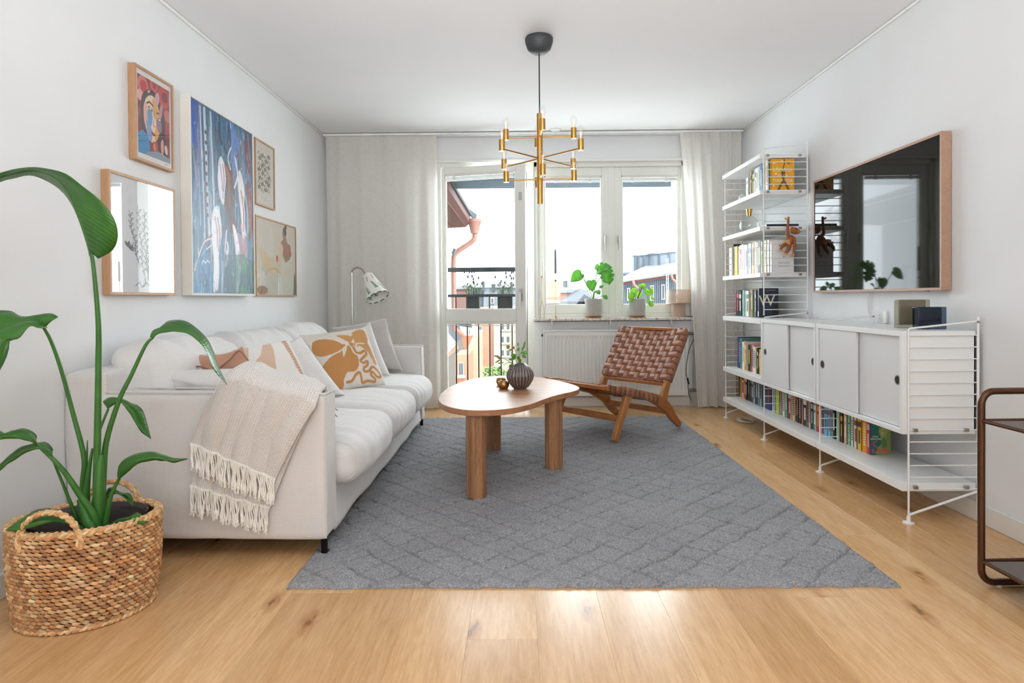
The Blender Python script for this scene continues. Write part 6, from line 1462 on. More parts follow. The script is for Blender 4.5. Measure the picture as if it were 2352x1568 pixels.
def lat(prof, nm, m, par):
    b_ = B().lathe(prof, (0, 0, 0), 56, cap=False); b_.v = [(pc0.x + c17*x*1.28 - s17*y, pc0.y + s17*x*1.28 + c17*y, pc0.z+z) for x, y, z in b_.v]; return b_.build(nm, m, par)
lat([(.001, .0), (.095, 0)] + prof, 'body', PLM, pl); lat([(.001, .178), (.119, .172)], 'soil', SOIL, pl)
# the plant
n = N('strelitzia_leaf'); v = n.n('UVMap'); sx = n.n('SeparateXYZ'); n.l(v.outputs[0], sx.inputs[0])
wv_ = n.n('TexWave'); wv_.inputs['Scale'].default_value = 9; wv_.inputs['Distortion'].default_value = 1.2; wv_.bands_direction = 'Y'; n.l(v.outputs[0], wv_.inputs['Vector'])
mid = n.n('Math', operation='ABSOLUTE'); sb = n.n('Math', operation='SUBTRACT'); n.l(sx.outputs[0], sb.inputs[0]); sb.inputs[1].default_value = .5; n.l(sb.outputs[0], mid.inputs[0])
base = n.ramp(n.noise(n.coord('Object'), 9, 3), [(.3, srgb('#28591f')), (.7, srgb('#417f2a'))]); base = n.mix(.20, base, n.ramp(wv_.outputs['Fac'], [(.2, srgb('#2a6120')), (.8, srgb('#6fae48'))]))
base = n.mix(n.ramp(mid.outputs[0], [(.0, (1, 1, 1)), (.03, (.0, .0, .0))]), base, srgb('#7fae55')); n.col(base); n.p(Roughness=.32)
n.bump(wv_.outputs['Fac'], .16, .003)
tl_ = n.n('BsdfTranslucent'); tl_.inputs[0].default_value = (*srgb('#6fae3a'), 1); mx = n.n('MixShader'); mx.inputs[0].default_value = .22; n.l(n.b.outputs[0], mx.inputs[1]); n.l(tl_.outputs[0], mx.inputs[2]); n.l(mx.outputs[0], n.out.inputs['Surface']); SLF = n.m
SST = plain('strelitzia_stem', '#386f28', .4, nscale=14, namt=.18)
pla = thing('strelitzia_plant', pc0+Vector((0, 0, .17)), 'large bird-of-paradise plant with long arching stems and paddle leaves', 'plant')
def interp(pts, k): 
    s = spline(pts, 8, False); t = np.linspace(0, len(s)-1, k); out = []
    for q in t: i = int(min(q, len(s)-2)); f_ = q-i; out.append(np.array(s[i])*(1-f_)+np.array(s[i+1])*f_)
    return out
def pleaf(L, M, Rr, ym, dl, dr, nseg=34, fold=0):
    """leaf: two edges and midrib as seen, each with its own depth"""
    d = ym if isinstance(ym, (list, tuple)) else [ym]*2
    Ls, Ms, Rs = interp(L, nseg), interp(M, nseg), interp(Rr, nseg); vs, uv = [], []
    for i in range(nseg):
        t = i/(nseg-1); yv = float(np.interp(t, np.linspace(0, 1, len(d)), d)); k = math.sin(PI*min(1, t*.9+.05))**.6
        l, m, r = Y(*Ls[i], yv+dl*k), Y(*Ms[i], yv), Y(*Rs[i], yv+dr*k)
        for j, q in enumerate((l, None, None, m, None, None, r)):
            if j == 0: p = l
            elif j == 3: p = m
            elif j == 6: p = r
            elif j < 3: f_ = j/3; p = l.lerp(m, f_); p = p + Vector((0, -.012*k*math.sin(PI*f_), .006*math.sin(PI*f_)*k)) 
            else: f_ = (j-3)/3; p = m.lerp(r, f_); p = p + Vector((0, -.012*k*math.sin(PI*f_), .006*math.sin(PI*f_)*k))
            vs.append(p + Vector((0, .003*nzv(t*6, j*.5, L[0][0]), .002*nzv(t*9, j, 3)))); uv.append((j/6, t*1.6))
    fs = [(i*7+j, i*7+j+1, (i+1)*7+j+1, (i+1)*7+j) for i in range(nseg-1) for j in range(6)]
    lf = B().add(vs, fs).build('leaf', SLF, pla, uv=uv, solid=.0009, angle=80)
    ms = [Y(*Ms[i], float(np.interp(i/(nseg-1), np.linspace(0, 1, len(d)), d))) for i in range(nseg)]
    B().tube(ms, [.0042*(1-.8*i/(nseg-1)) for i in range(nseg)], 6).build('midrib', SST, lf)
    return lf
def pstem(pts, ys_, r0, r1):
    s = interp(pts, 26); P_ = [Y(*q, float(np.interp(i/25, np.linspace(0, 1, len(ys_)), ys_))) for i, q in enumerate(s)]
    return B().tube(P_, [r0+(r1-r0)*i/25 for i in range(26)], 10).build('stem', SST, pla)
pstem([(226, 1215), (222, 1130), (224, 1000), (226, 850), (226, 740), (216, 620), (209, 578)], [2.0, 2.0, 1.98], .013, .0055)
pleaf([(205, 588), (196, 546), (175, 490), (147, 445), (112, 418), (74, 403), (35, 409), (0, 418), (-60, 448), (-130, 500)],
      [(210, 580), (189, 518), (165, 455), (148, 428), (122, 405), (81, 393), (40, 398), (0, 409), (-60, 438), (-130, 500)],
      [(226, 594), (259, 574), (271, 542), (262, 500), (232, 462), (190, 428), (151, 399), (105, 386), (60, 386), (0, 400), (-60, 428), (-130, 500)], [1.98, 1.93, 1.86, 1.80], .06, -.02)
pstem([(190, 1190), (190, 1110), (193, 1050), (168, 950), (141, 850), (118, 785), (101, 753)], [2.03, 2.02, 1.95], .0095, .0045)
pleaf([(134, 728), (112, 719), (56, 727), (20, 714), (-40, 722), (-90, 800)], [(104, 752), (88, 738), (60, 738), (20, 746), (-30, 765), (-90, 806)], [(110, 752), (96, 754), (68, 750), (45, 775), (10, 787), (-90, 815)], [1.95, 1.90, 1.84], .05, -.04)
pleaf([(23, 778), (21, 795), (14, 822), (0, 851)], [(2, 778), (2, 800), (-2, 830), (-6, 856)], [(-30, 785), (-30, 805), (-22, 835), (-12, 860)], [1.80, 1.78], .02, .02)
pstem([(232, 1200), (238, 1080), (245, 1010), (274, 918), (301, 863), (333, 795), (350, 776)], [2.02, 2.04, 2.08], .011, .0045)
pleaf([(344, 774), (352, 759), (368, 753), (379, 741), (392, 736), (420, 734.6), (444, 748), (474, 775), (490, 806), (502, 841), (522, 882.5)],
      [(350, 776), (358, 765), (372, 758), (386, 757), (400, 757), (418, 756), (440, 764), (466, 782), (483, 812), (496, 845), (521, 882)],
      [(352, 778), (360, 769), (372, 765), (388, 762), (402, 762), (416, 763), (436, 768), (457, 786), (476, 810), (490, 848), (521, 883)], [2.08, 2.10, 2.12, 2.10], .07, -.03)
pstem([(224, 1090), (224, 1010), (232, 980), (249, 938)], [2.05, 2.10], .006, .0035)
pleaf([(236, 922), (251, 912), (275, 914), (300, 924), (322, 935), (333, 955), (347, 1007)], [(247, 936), (256, 922), (276, 920), (298, 932), (314, 950), (328, 978), (347, 1007)], [(249, 938), (262, 930), (280, 926), (296, 947), (309, 968), (325, 992), (347, 1008)], [2.10, 2.10, 2.05], .04, -.02)
pstem([(241, 1212), (246, 1180), (256, 1135), (274, 1098)], [1.98, 1.97], .010, .0045)
pleaf([(269, 1093), (275, 1066), (298, 1047), (340, 1036.5), (366, 1041), (398, 1051), (431, 1053)], [(273, 1098), (282, 1076), (305, 1060), (345, 1050), (370, 1050), (400, 1056), (431, 1053)], [(275, 1099), (292, 1086), (315, 1066), (352, 1057), (374, 1058), (400, 1062), (431, 1054)], [1.97, 1.93, 1.88], .05, -.02)
pstem([(226, 1220), (212, 1180), (184, 1136), (137, 1070), (84, 1020)], [1.97, 1.94, 1.88], .015, .0042)
pleaf([(85, 1004), (74, 990), (49, 984), (16, 995), (-10, 990), (-70, 1010)], [(84, 1020), (72, 1006), (45, 998), (10, 1002), (-15, 1003), (-70, 1020)], [(82, 1020), (66, 1013), (41, 1008), (5, 1008), (-15, 1012), (-70, 1032)], [1.88, 1.84, 1.80], .03, -.02)
pstem([(183, 1215), (172, 1180), (150, 1125), (124, 1061)], [1.98, 1.92], .0065, .0035)
pleaf([(122, 1032), (108, 1016), (89, 1016), (50, 1028), (17, 1053), (0, 1070), (-60, 1120)], [(124, 1060), (112, 1036), (90, 1024), (56, 1033), (22, 1057), (0, 1075), (-60, 1124)], [(123, 1058), (116, 1046), (92, 1032), (62, 1039), (26, 1061), (0, 1081), (-60, 1130)], [1.92, 1.88, 1.84], .04, -.02)
pleaf([(200, 1215), (141, 1176), (112, 1167), (83, 1171), (50, 1190), (15, 1217)], [(205, 1222), (150, 1190), (118, 1180), (85, 1190), (52, 1203), (15, 1217)], [(205, 1226), (160, 1205), (124, 1198), (83, 1208), (42, 1219), (15, 1218)], [1.95, 1.88, 1.84], .05, -.03)
pleaf([(248, 1210), (269, 1193), (298, 1186), (315, 1177), (330, 1185), (341, 1194)], [(250, 1210), (270, 1200), (298, 1194), (318, 1190), (332, 1194), (340, 1197)], [(252, 1211), (270, 1207), (298, 1203), (312, 1203), (332, 1203), (339, 1200)], [1.97, 1.97, 2.0], .03, -.02)
pstem([(238, 1190), (242, 1155), (246, 1140)], [2.06, 2.08], .004, .003)
pleaf([(242, 1140), (249, 1121), (262, 1120), (278, 1131), (300, 1134), (308, 1160)], [(246, 1142), (254, 1130), (266, 1128), (280, 1136), (296, 1145), (307, 1161)], [(250, 1140), (258, 1136), (268, 1134), (282, 1140), (294, 1152), (306, 1162)], [2.08, 2.08], .02, -.02)
# sheathing bases
for pts, ys_, r0, r1 in (([(224, 1222), (226, 1150), (229, 1085), (232, 1045)], [1.985, 1.985], .021, .006), ([(200, 1205), (198, 1150), (203, 1090), (212, 1030)], [2.02, 2.0], .012, .003), ([(196, 1150), (198, 1080), (201, 1010)], [2.03, 2.03], .007, .001), ([(214, 1222), (200, 1190), (186, 1145)], [1.955, 1.95], .019, .012)):
    s = interp(pts, 16); B().tube([Y(*q, float(np.interp(i/15, [0, 1], ys_))) for i, q in enumerate(s)], [r0+(r1-r0)*(i/15)**1.6 for i in range(16)], 12).build('sheath', SST, pla)
# ================================================================== OUTSIDE
DIM[0] = .55      # weathered outdoor paint, tin and plaster are darker than they look in the glare
BLK2 = plain('railing_black', '#25282a', .5, .3)
rl = thing('balcony_railing', (-.3, 6.25, .0), 'black metal balcony railing with flat handrail outside the balcony door', 'railing')
RX0, RX1 = -1.2, .10
B().box(RX0, RX1, 6.21, 6.29, 1.258, 1.30).build('handrail', BLK2, rl, bevel=.003)
B().box(RX0, RX1, 6.235, 6.265, 1.006, 1.034).build('lower_rail', BLK2, rl, bevel=.002)
B().box(RX0, RX1, 6.235, 6.265, .02, .045).build('bottom_rail', BLK2, rl, bevel=.002)
x = un(1048.0, 780, 'y', 6.25).x
for k in range(-4, 7):
    B().box(x+k*.112-.006, x+k*.112+.006, 6.244, 6.256, .04, 1.01).build('baluster', BLK2, rl)
B().box(.085, .11, 6.235, 6.265, -.02, 1.30).build('post', BLK2, rl)
struct('trim_4', B().box(-1.6, .5, 6.05, 6.36, -.16, -.02), plain('balcony_slab', '#8d8f8f', .8), smooth=False)
AW = plain('zinc_blue', '#93a3b0', .5, .1, nscale=9, namt=.05)
struct('trim_5', B().box(-1.6, 1.72, 6.05, 7.0, 2.30, 2.36).box(-1.6, 1.70, 6.96, 7.0, 2.218, 2.36), AW, smooth=False)
struct('trim_6', B().box(-3.5, 4, 6.05, 6.9, 2.40, 2.9), AW, smooth=False)
# flower boxes on the railing
LAVL = plain('lavender_green', '#6f8a5a', .7); LAVF = plain('lavender_flower', '#5a4a86', .8)
for (u0, u1, cu, lab) in ((1071, 1101, 1087, 'left black flower box of lavender hanging on the balcony railing'), (1143, 1177, 1160, 'right black flower box of lavender hanging on the balcony railing')):
    a, b_ = Y(u0, 690, 6.30).x, Y(u1, 690, 6.30).x
    t = thing('flower_box', ((a+b_)/2, 6.36, .88), lab, 'planter', 'black flower boxes on the balcony railing')
    B().box(a, b_, 6.28, 6.42, .87, 1.03).build('box', BLK2, t, bevel=.006)
    q_ = thing('lavender', ((a+b_)/2, 6.35, 1.03), lab.replace('black flower box of lavender', 'lavender plant with purple flower spikes, in the box').replace('hanging', 'hung'), 'plant', 'lavender in the balcony boxes')
    g, f_ = B(), B(); rr = random.Random(u0)
    for k in range(46):
        x0 = rr.uniform(a, b_); ex = x0+rr.uniform(-.07, .07); ez = 1.03+rr.uniform(.05, .26 if k % 3 == 0 else .10); ey = 6.35+rr.uniform(-.05, .05)
        g.tube([(x0, 6.35, 1.02), ((x0+ex)/2, ey, (1.03+ez)/2+.01), (ex, ey, ez)], .0018, 4)
        if k % 3 == 0: f_.lathe([(.001, -.003), (.007, .004), (.008, .018), (.001, .034)], (ex, ey, ez), 6, cap=False)
        else: g.add(*leafmesh((ex, ey, ez-.01), (rr.uniform(-1, 1), 0, 1), .035, .004, (0, -1, 0)))
    g.build('foliage', LAVL, q_); f_.build('flower_spikes', LAVF, q_)
def bldg(name, label, cat='building', loc=(0, 20, 0), group=None): return thing(name, loc, label, cat, group)
# --- wing of the own house: eave, downpipe
REDB = plain('red_brown_wood', '#8a544a', .6, nscale=20, namt=.06); PINKP = plain('pink_pipe', '#dba390', .5, nscale=14, namt=.06); ROOFG = plain('dark_roof', '#4a4a4c', .6)
wg = bldg('house_wing', 'neighbouring roof eave with red-brown soffit seen through the balcony door', loc=(-1.6, 9, 0))
P3 = lambda u, v, y: Y(u, v, y)
# soffit going away: boards between near line and the end at y=9.2
e0, e1 = P3(1048, 436, 6.9), P3(1080, 512, 9.2)
def slab(pts, th, nm, m, par, dv=(0, 0, 1)):
    dv = Vector(dv)*th; k = len(pts); vs = [Vector(p) for p in pts] + [Vector(p)+dv for p in pts]
    return B().add(vs, [tuple(reversed(range(k))), tuple(range(k, 2*k))] + [(i, (i+1) % k, k+(i+1) % k, k+i) for i in range(k)]).build(nm, m, par, smooth=False)
zE = e1.z; xE = e1.x
xs_ = [xE, xE-.22, xE-.50, xE-.85, xE-1.3]; zs_ = [2.03, 2.02, 2.01, 1.95, 1.9]
E_Y0, E_Y1 = 6.4, 9.2
zN = zE
slab([(xE+.0, E_Y0, zE), (xE+.0, E_Y1, zE), (xE-.06, E_Y1, zE-.05), (xE-.06, E_Y0, zE-.05)], .09, 'fascia', REDB, wg)
for k in range(3):
    a = xE-.06-.20*k; slab([(a, E_Y0, zE-.06-.01*k), (a, E_Y1, zE-.06-.01*k), (a-.19, E_Y1, zE-.07-.01*k), (a-.19, E_Y0, zE-.07-.01*k)], .03, 'soffit_board', REDB, wg)
slab([(xE+.02, E_Y0, zE+.09), (xE+.03, E_Y1+.02, zE+.09), (xE-1.4, E_Y1+.02, zE+.55), (xE-1.4, E_Y0, zE+.55)], .04, 'roof', ROOFG, wg)
slab([(xE-.62, 6.4, -12), (xE-.62, 9.1, -12), (xE-1.2, 9.1, -12), (xE-1.2, 6.4, -12)], 14.0, 'wall', plain('wing_plaster', '#9aa4aa', .8), wg)
dp = [P3(1087, 506, 9.25), P3(1093, 545, 9.25)]
d_ = thing('downpipe', P3(1040, 600, 9.25), 'pinkish downpipe with funnel and bends beside the red-brown eave', 'pipe')
B().lathe([(.001, -.02), (.055, -.02), (.095, .14), (.105, .15), (.105, .19), (.10, .19)], P3(1090, 533, 9.25)+Vector((0, 0, .0)), 24, cap=False).build('funnel', PINKP, d_)
B().tube(vspline([P3(1090, 532, 9.25), P3(1090, 545, 9.25), P3(1082, 556, 9.25), P3(1048, 580, 9.25), P3(1042, 600, 9.25), P3(1042, 660, 9.25), P3(1043, 760, 9.25)], 6), .038, 16).build('pipe', PINKP, d_)
B().tube([P3(1047, 572, 9.25), P3(1042, 584, 9.25)], .043, 16).build('bracket', plain('pipe_zinc', '#b9c0c2', .4, .5), d_)
slab([P3(1078, 480, 9.3), P3(1095, 492, 9.3), P3(1094, 500, 9.3), P3(1084, 506, 9.3)], .03, 'gutter_end', plain('zinc_grey', '#8f9ba1', .5, .2), d_, (0, 1, 0))
# --- courtyard seen through the lower pane: lower roof, funnel, facades, tree
def facade(name, label, x0, x1, y, z0, z1, m, wins, wm, fm, depth=4, group=None):
    t = bldg(name, label, loc=((x0+x1)/2, y, z0), group=group)
    B().box(x0, x1, y, y+depth, z0, z1).build('wall', m, t, smooth=False)
    for (a, b_, c, d) in wins:
        w = B().box(a, b_, y-.03, y, c, d).build('window', fm, t, smooth=False)
        k = .12*(b_-a); mid_ = (a+b_)/2
        B().box(a+k, mid_-k*.4, y-.045, y-.03, c+k, d-k).build('pane', wm, w, smooth=False); B().box(mid_+k*.4, b_-k, y-.045, y-.03, c+k, d-k).build('pane', wm, w, smooth=False)
        B().box(a-.05, b_+.05, y-.12, y, c-.07, c).build('ledge', fm, w, smooth=False)
    return t
DIM[0] = .6; PW = plain('far_pane', '#5d6a72', .25); FW = plain('far_window_frame', '#f2efe8', .6)
ORB = plain('orange_plaster', '#dc9c80', .85, nscale=2, namt=.05); CRM = plain('cream_plaster', '#efe2cf', .85, nscale=2, namt=.03); PINK = plain('pink_plaster', '#e0a083', .85, nscale=2, namt=.04)
def wr(u0, u1, v0, v1, y): a, b_ = Y(u0, v1, y), Y(u1, v0, y); return (a.x, b_.x, a.z, b_.z)
yo = 26
facade('orange_building', 'orange plastered courtyard building with three windows behind the railing', Y(1093, 700, yo).x, Y(1124.5, 700, yo).x, yo, -14, Y(1100, 708, yo).z, ORB, [wr(1097, 1107, 748, 758, yo), wr(1095, 1107, 778, 796, yo), wr(1096, 1107, 811, 825, yo)], PW, FW)
yc = 34
facade('cream_building', 'cream courtyard building with rows of tall windows beyond the railing', Y(1122, 700, yc).x, Y(1200, 700, yc).x, yc, -18, Y(1130, 705, yc).z, CRM,
       [wr(u, u+7.5, v0, v1, yc) for u in (1126.5, 1150, 1163, 1184) for v0, v1 in ((741, 757), (772, 787), (803, 817), (712, 726))], PW, FW)
yp = 17
facade('pink_building', 'pale pink plastered house with one framed window, low on the left', Y(1046, 800, yp).x, Y(1076, 800, yp).x, yp, -12, Y(1050, 815, yp).z, PINK, [wr(1053, 1065, 832, 861, yp)], PW, FW, 1.7)
facade('plaster_gable', 'pale peach gable beside the pink house, behind the balcony railing', Y(1070, 800, 19).x, Y(1096, 800, 19).x, 19, -12, Y(1080, 772, 19).z, plain('peach_plaster', '#efc3a6', .85), [], PW, FW, 3)
lr = bldg('courtyard_roof', 'dark slate dormer roof with white snow-board edge seen low through the door pane', loc=(-1.6, 14, -1))
slab([Y(1030, 735, 15), Y(1052, 738, 15), Y(1062, 778, 14.5), Y(1036, 785, 14)], .08, 'roof_side', plain('slate_blue', '#4f5863', .6), lr, (0, 1, 0))
slab([Y(1044, 742, 15.2), Y(1082, 742, 15.2), Y(1084, 752, 15.2), Y(1046, 748, 15.2)], .08, 'roof_ridge', plain('slate_blue', '#4f5863', .6), lr, (0, 1, 0))
slab([Y(1048, 748, 15.1), Y(1078, 752, 15.1), Y(1075, 772, 15.0), Y(1052, 760, 15.0)], .06, 'roof_pitch', plain('roof_light', '#d8dcdf', .6), lr, (0, 1, 0))
slab([Y(1078, 752, 15.3), Y(1086, 741, 15.3), Y(1098, 756, 15.3), Y(1098, 768, 15.3), Y(1080, 770, 15.3)], .06, 'roof_gable', plain('roof_white', '#e9ebeb', .6), lr, (0, 1, 0))
slab([Y(1024, 760, 13), Y(1050, 790, 14), Y(1028, 812, 13)], .1, 'lower_roof', plain('roof_light', '#d8dcdf', .6), lr, (0, 1, 0))
slab([Y(1025, 812, 13), Y(1050, 792, 14.2), Y(1053, 800, 14.2), Y(1026, 822, 13)], .1, 'cornice', PINK, lr, (0, 1, 0))
lp = thing('lower_downpipe', Y(1070, 780, 13.5), 'orange funnel and pipe on the lower courtyard roof', 'pipe')
B().tube(vspline([Y(1041, 740, 13.5), Y(1044, 752, 13.5), Y(1056, 763, 13.5), Y(1064, 769, 13.5)], 6), .040, 14).build('pipe', plain('orange_pipe', '#d97f5f', .5), lp)
slab([Y(1059, 770, 13.6), Y(1078, 771, 13.6), Y(1086, 770, 13.6), Y(1072, 802, 13.6), Y(1066, 800, 13.6)], .2, 'funnel', plain('orange_pipe', '#d97f5f', .5), lp, (0, 1, 0))
# tree
TG = plain('tree_green', '#a5bd7c', .8, nscale=3, namt=.25)
def crown(cx_, cy_, cz_, r, k, seed, nm, m, par, leaf=.16):
    rr = random.Random(seed); b = B()
    for i in range(k):
        a, e, q = rr.uniform(0, 2*PI), rr.uniform(-.6, 1.5), r*(.55+.45*rr.random()); c = Vector((cx_+q*math.cos(a)*math.cos(e), cy_+q*math.sin(a)*math.cos(e), cz_+q*math.sin(e)*.7)); d1 = Vector((rr.uniform(-1, 1), rr.uniform(-1, 1), rr.uniform(-1, 1))).normalized(); d2 = d1.orthogonal().normalized()
        b.add([c-d1*leaf, c+d2*leaf*.5, c+d1*leaf, c-d2*leaf*.5], [(0, 1, 2, 3)])
    o = b.build(nm, m, par, smooth=False); o['kind'] = 'stuff'; return o
tc_ = Y(1120, 880, 24)
tre = thing('courtyard_tree', (tc_.x, 24, -14), 'leafy green courtyard tree seen low through the balcony door', 'tree')
crown(tc_.x, 24, tc_.z-.1, 1.05, 4200, 2, 'foliage', TG, tre, .075); B().tube([(tc_.x, 24, -14), (tc_.x, 24, tc_.z)], [.25, .1], 10).build('trunk', plain('bark', '#5a4a3c', .9), tre)
tc2 = Y(1165, 905, 23.5)
tre = thing('courtyard_tree', (tc2.x, 24, -14), 'paler green courtyard tree to the right of the leafy one, below the cream building', 'tree')
crown(tc2.x, 24, tc2.z-.2, 1.25, 4200, 3, 'foliage', plain('tree_pale', '#bfd49c', .8, nscale=3, namt=.2), tre, .08); B().tube([(tc2.x, 24, -14), (tc2.x, 24, tc2.z)], [.25, .1], 10).build('trunk', plain('bark', '#5a4a3c', .9), tre)
# --- far roofs through the door's upper pane
RGY = plain('far_roof_grey', '#77808a', .7, nscale=1, namt=.06); RG2 = plain('far_roof_light', '#a9b2ba', .7, nscale=1, namt=.05); RRD = plain('far_roof_red', '#b5654c', .7, nscale=1, namt=.06); CHM = plain('far_chimney', '#6b7076', .8)
fr = bldg('distant_house', 'grey-roofed house row with chimneys behind the lavender boxes', loc=(0, 60, 0))
q = 60
slab([Y(1046, 712, q), Y(1060, 660, q), Y(1192, 660, q), Y(1200, 712, q)], 3, 'roof', RGY, fr, (0, 1, 0))
slab([Y(1110, 712, q-.5), Y(1112, 662, q-.5), Y(1190, 664, q-.5), Y(1196, 712, q-.5)], .3, 'roof_face', RG2, fr, (0, 1, 0))
for (u0, u1, v0) in ((1108, 1113, 646), (1129, 1138, 652), (1172, 1178, 647), (1152, 1158, 657)):
    a = Y(u0, v0, q-.6); b_ = Y(u1, 668, q-.6); B().box(a.x, b_.x, q-1, q-.2, b_.z, a.z).build('chimney', CHM, fr, smooth=False)
for (u0, u1) in ((1127, 1135), (1062, 1070)):
    a, b_ = Y(u0, 683, q-1), Y(u1, 697, q-1); w = B().box(a.x, b_.x, q-1.2, q-.5, b_.z, a.z).build('window', FW, fr, smooth=False); B().box(a.x+.08, b_.x-.08, q-1.25, q-1.2, b_.z+.08, a.z-.08).build('pane', PW, w, smooth=False)
fr2 = bldg('distant_house', 'low distant house with pale flat roof left of the lavender', loc=(-4, 45, 0)); a, b_ = Y(1046, 664, 45), Y(1072, 712, 45)
B().box(a.x, b_.x, 45, 48, b_.z, a.z).build('wall', plain('far_redbrown', '#a07a72', .8), fr2, smooth=False); B().box(a.x-.1, b_.x+.1, 44.8, 48, a.z, a.z+.22).build('roof', RG2, fr2, smooth=False)
# --- through window 1: tiled orange roof and slate roof
ot = bldg('tiled_roof_house', 'house with an orange tiled roof seen through the left window sash', loc=(1.6, 30, 0))
slab([Y(1240, 689, 30), Y(1240, 651, 33), Y(1291, 650, 33), Y(1284, 689, 30)], .15, 'roof', plain('orange_tiles', '#e09a78', .8, nscale=30, namt=.08), ot)
B().box(Y(1240, 700, 29.9).x, Y(1286, 700, 29.9).x, 29.9, 31, Y(1250, 712, 29.9).z, Y(1250, 696, 29.9).z).build('wall', plain('red_band', '#c07a5c', .8), ot, smooth=False)
B().box(Y(1240, 693, 29.8).x, Y(1287, 693, 29.8).x, 29.7, 30.2, Y(1250, 697, 29.8).z, Y(1250, 690, 29.8).z).build('gutter', plain('pale_green_gutter', '#b9cfc4', .6), ot, smooth=False)
og = bldg('slate_roof_house', 'grey roofed brick house behind the monstera, with chimneys', loc=(3, 40, 0))
slab([Y(1286, 672, 40), Y(1292, 651, 43), Y(1345, 648, 43), Y(1352, 672, 40)], .2, 'roof', RG2, og)
B().box(Y(1288, 680, 40.2).x, Y(1352, 680, 40.2).x, 40.2, 42, Y(1300, 700, 40).z, Y(1300, 671, 40).z).build('wall', plain('brick_pink', '#c98c78', .85, nscale=6, namt=.06), og, smooth=False)
B().box(Y(1294, 650, 41).x, Y(1302, 650, 41).x, 40.6, 41.4, Y(1300, 666, 41).z, Y(1300, 645, 41).z).build('chimney', CHM, og, smooth=False)
for uu in (1318, 1330, 1341):
    a, b_ = Y(uu, 676, 40.1), Y(uu+5, 688, 40.1); B().box(a.x, b_.x, 40.1, 40.2, b_.z, a.z).build('window', PW, og, smooth=False)
sl = bldg('gabled_roof', 'dark grey gabled tin roof in front of the brick house', loc=(4, 27, 0))
slab([Y(1287, 703, 26), Y(1320, 678, 28), Y(1336, 672, 29), Y(1376, 704, 26)], .2, 'roof', RGY, sl); slab([Y(1320, 703, 26), Y(1342, 676, 26), Y(1392, 704, 26)], .3, 'gable', plain('gable_grey', '#5f676f', .7), sl, (0, 1, 0))
# --- through window 2: standing-seam building
sg = bldg('tin_building', 'grey standing-seam tin building with a rooftop box and red eaves outside the right sash', loc=(6, 25, 0))
TIN = plain('tin_grey', '#a9b6c3', .55, .1, nscale=2, namt=.05); TINL = plain('tin_light', '#c3ccd4', .5, .1, nscale=2, namt=.04); TIND = plain('tin_dark', '#7b8896', .6)
q = 25
slab([Y(1415, 706, q), Y(1415, 655, q), Y(1570, 628, q), Y(1570, 706, q)], .3, 'wall', TIN, sg, (0, 1, 0))
for k in range(34):
    u = 1417+k*4.4; a = Y(u, 651.5-(u-1423)*.172+4, q-.03); b_ = Y(u, 702, q-.03); B().box(a.x-.018, a.x+.018, q-.06, q, b_.z, a.z).build('seam', TIND, sg, smooth=False)
for (u0, u1, v0, v1) in ((1440, 1447, 661, 690), (1493, 1502, 655, 690), (1519, 1527, 653, 688), (1426, 1430, 661, 690)):
    a, b_ = Y(u0, v0, q-.08), Y(u1, v1, q-.08); w = B().box(a.x, b_.x, q-.1, q-.0, b_.z, a.z).build('window', FW, sg, smooth=False); B().box(a.x+.03, b_.x-.03, q-.12, q-.1, b_.z+.04, a.z-.04).build('pane', PW, w, smooth=False)
slab([Y(1415, 656, q-.2), Y(1415, 651, q-.2), Y(1570, 626, q-.2), Y(1570, 633, q-.2)], .25, 'eaves_board', plain('eaves_red', '#9a5f58', .7), sg, (0, 1, 0))
slab([Y(1412, 649.5, q-.3), Y(1570, 623, q-.3), Y(1570, 594, q+5), Y(1523, 596, q+5)], .1, 'roof', TINL, sg)
B().tube([Y(1412, 648, q-.4), Y(1570, 622, q-.4)], .06, 8).build('gutter', TINL, sg)
for (u, v) in ((1454, 644), (1542, 631)):
    B().tube([Y(u, v, q-.5), Y(u+3, v+10, q-.5), Y(u+12, v+18, q-.4)], .05, 8).build('downpipe', PINKP, sg)
slab([Y(1456, 622, q+3), Y(1456, 586, q+3), Y(1570, 573, q+3), Y(1570, 612, q+3)], .5, 'rooftop_box', TIN, sg, (0, 1, 0))
slab([Y(1455, 587, q+2.9), Y(1467, 582, q+2.9), Y(1570, 571, q+2.9), Y(1570, 576, q+2.9), Y(1467, 587, q+2.9)], .5, 'box_coping', TINL, sg, (0, 1, 0))
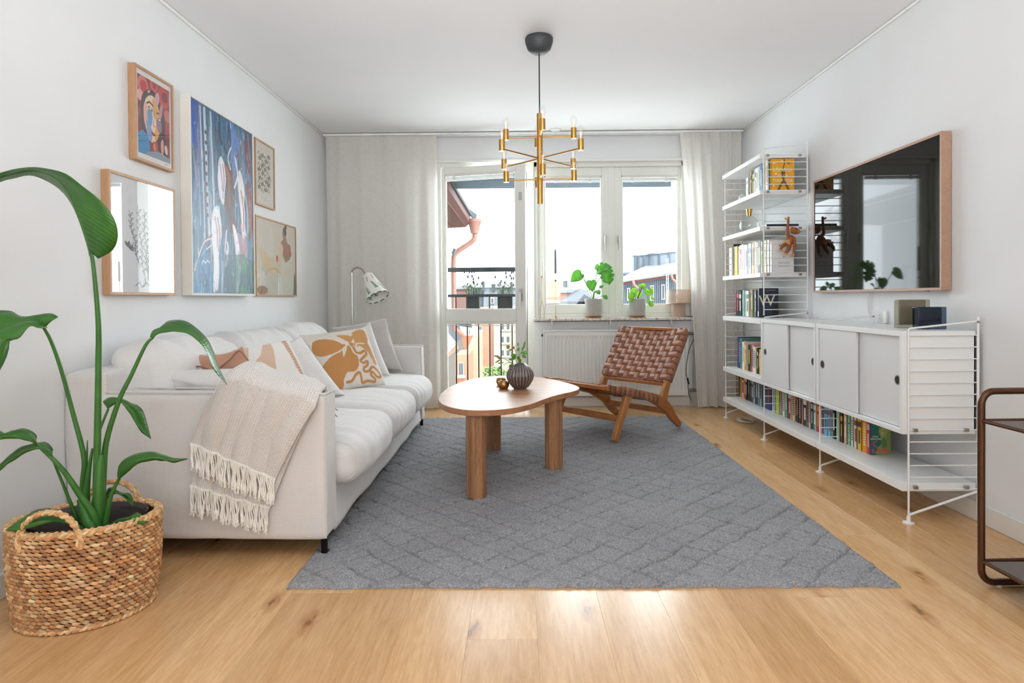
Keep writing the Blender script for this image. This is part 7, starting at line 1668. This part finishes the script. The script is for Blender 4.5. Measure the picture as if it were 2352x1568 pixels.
for u in (1460, 1463, 1467, 1479, 1491, 1515, 1538): B().tube([Y(u, 588-(u-1456)*.1, q+2.9), Y(u, 620-(u-1456)*.2, q+2.9)], .03, 6).build('seam', TIND, sg)
B().tube([Y(1503, 582, q+2.5), Y(1503, 535, q+2.5)], .025, 6).tube([Y(1492, 532, q+2.5), Y(1508, 534, q+2.5)], .02, 6).build('antenna', plain('antenna', '#e3e8ea', .5), sg)
B().lathe([(.001, 0), (.28, 0), (.18, .14), (.001, .15)], Y(1501, 583, q+2.6), 20, cap=False).build('vent_cap', TINL, sg)
ant = B()
for u in (1531, 1535): ant.tube([Y(u, 592, q-.6), Y(u, 700, q-.6)], .022, 6)
for k in range(10): ant.tube([Y(1531, 600+k*10, q-.6), Y(1535, 600+k*10, q-.6)], .015, 5)
ant.build('roof_ladder', TINL, sg)
bkh = bldg('distant_house', 'dark flat roof edge beyond the left end of the tin building', loc=(9, 60, 0)); a, b_ = Y(1415, 626, 60), Y(1460, 655, 60); B().box(a.x, b_.x, 60, 64, b_.z, a.z).build('wall', RGY, bkh, smooth=False); B().box(a.x-.2, b_.x+.2, 59.8, 64, a.z-.2, a.z).build('roof', TIND, bkh, smooth=False)
struct('ground', B().box(-80, 80, 6.4, 160, -18.2, -18), plain('courtyard_ground', '#8b9080', .9), smooth=False)
for nm, x0, x1, y0, y1, z1 in (('tin_building', 4.1, 9, 25.1, 30, .9), ('distant_house', -6, 1.0, 60, 63, -.2), ('distant_house.001', -5.6, -3.2, 45.2, 48, .1), ('distant_house.002', 10, 13, 60, 64, 2.0), ('tiled_roof_house', 1.3, 2.2, 30.2, 33, .6), ('slate_roof_house', 3.1, 5.0, 40.4, 42.8, .6), ('gabled_roof', 2.6, 4.0, 26.6, 28, -.2), ('courtyard_roof', -2.2, -1.2, 15.5, 16.5, -1.5)):
    p_ = bpy.data.objects.get(nm)
    if p_: B().box(x0, x1, y0, y1, -18, z1).build('lower_wall', plain('lower_wall', '#9a948c', .85, nscale=1) if nm != 'courtyard_roof' else PINK, p_, smooth=False)
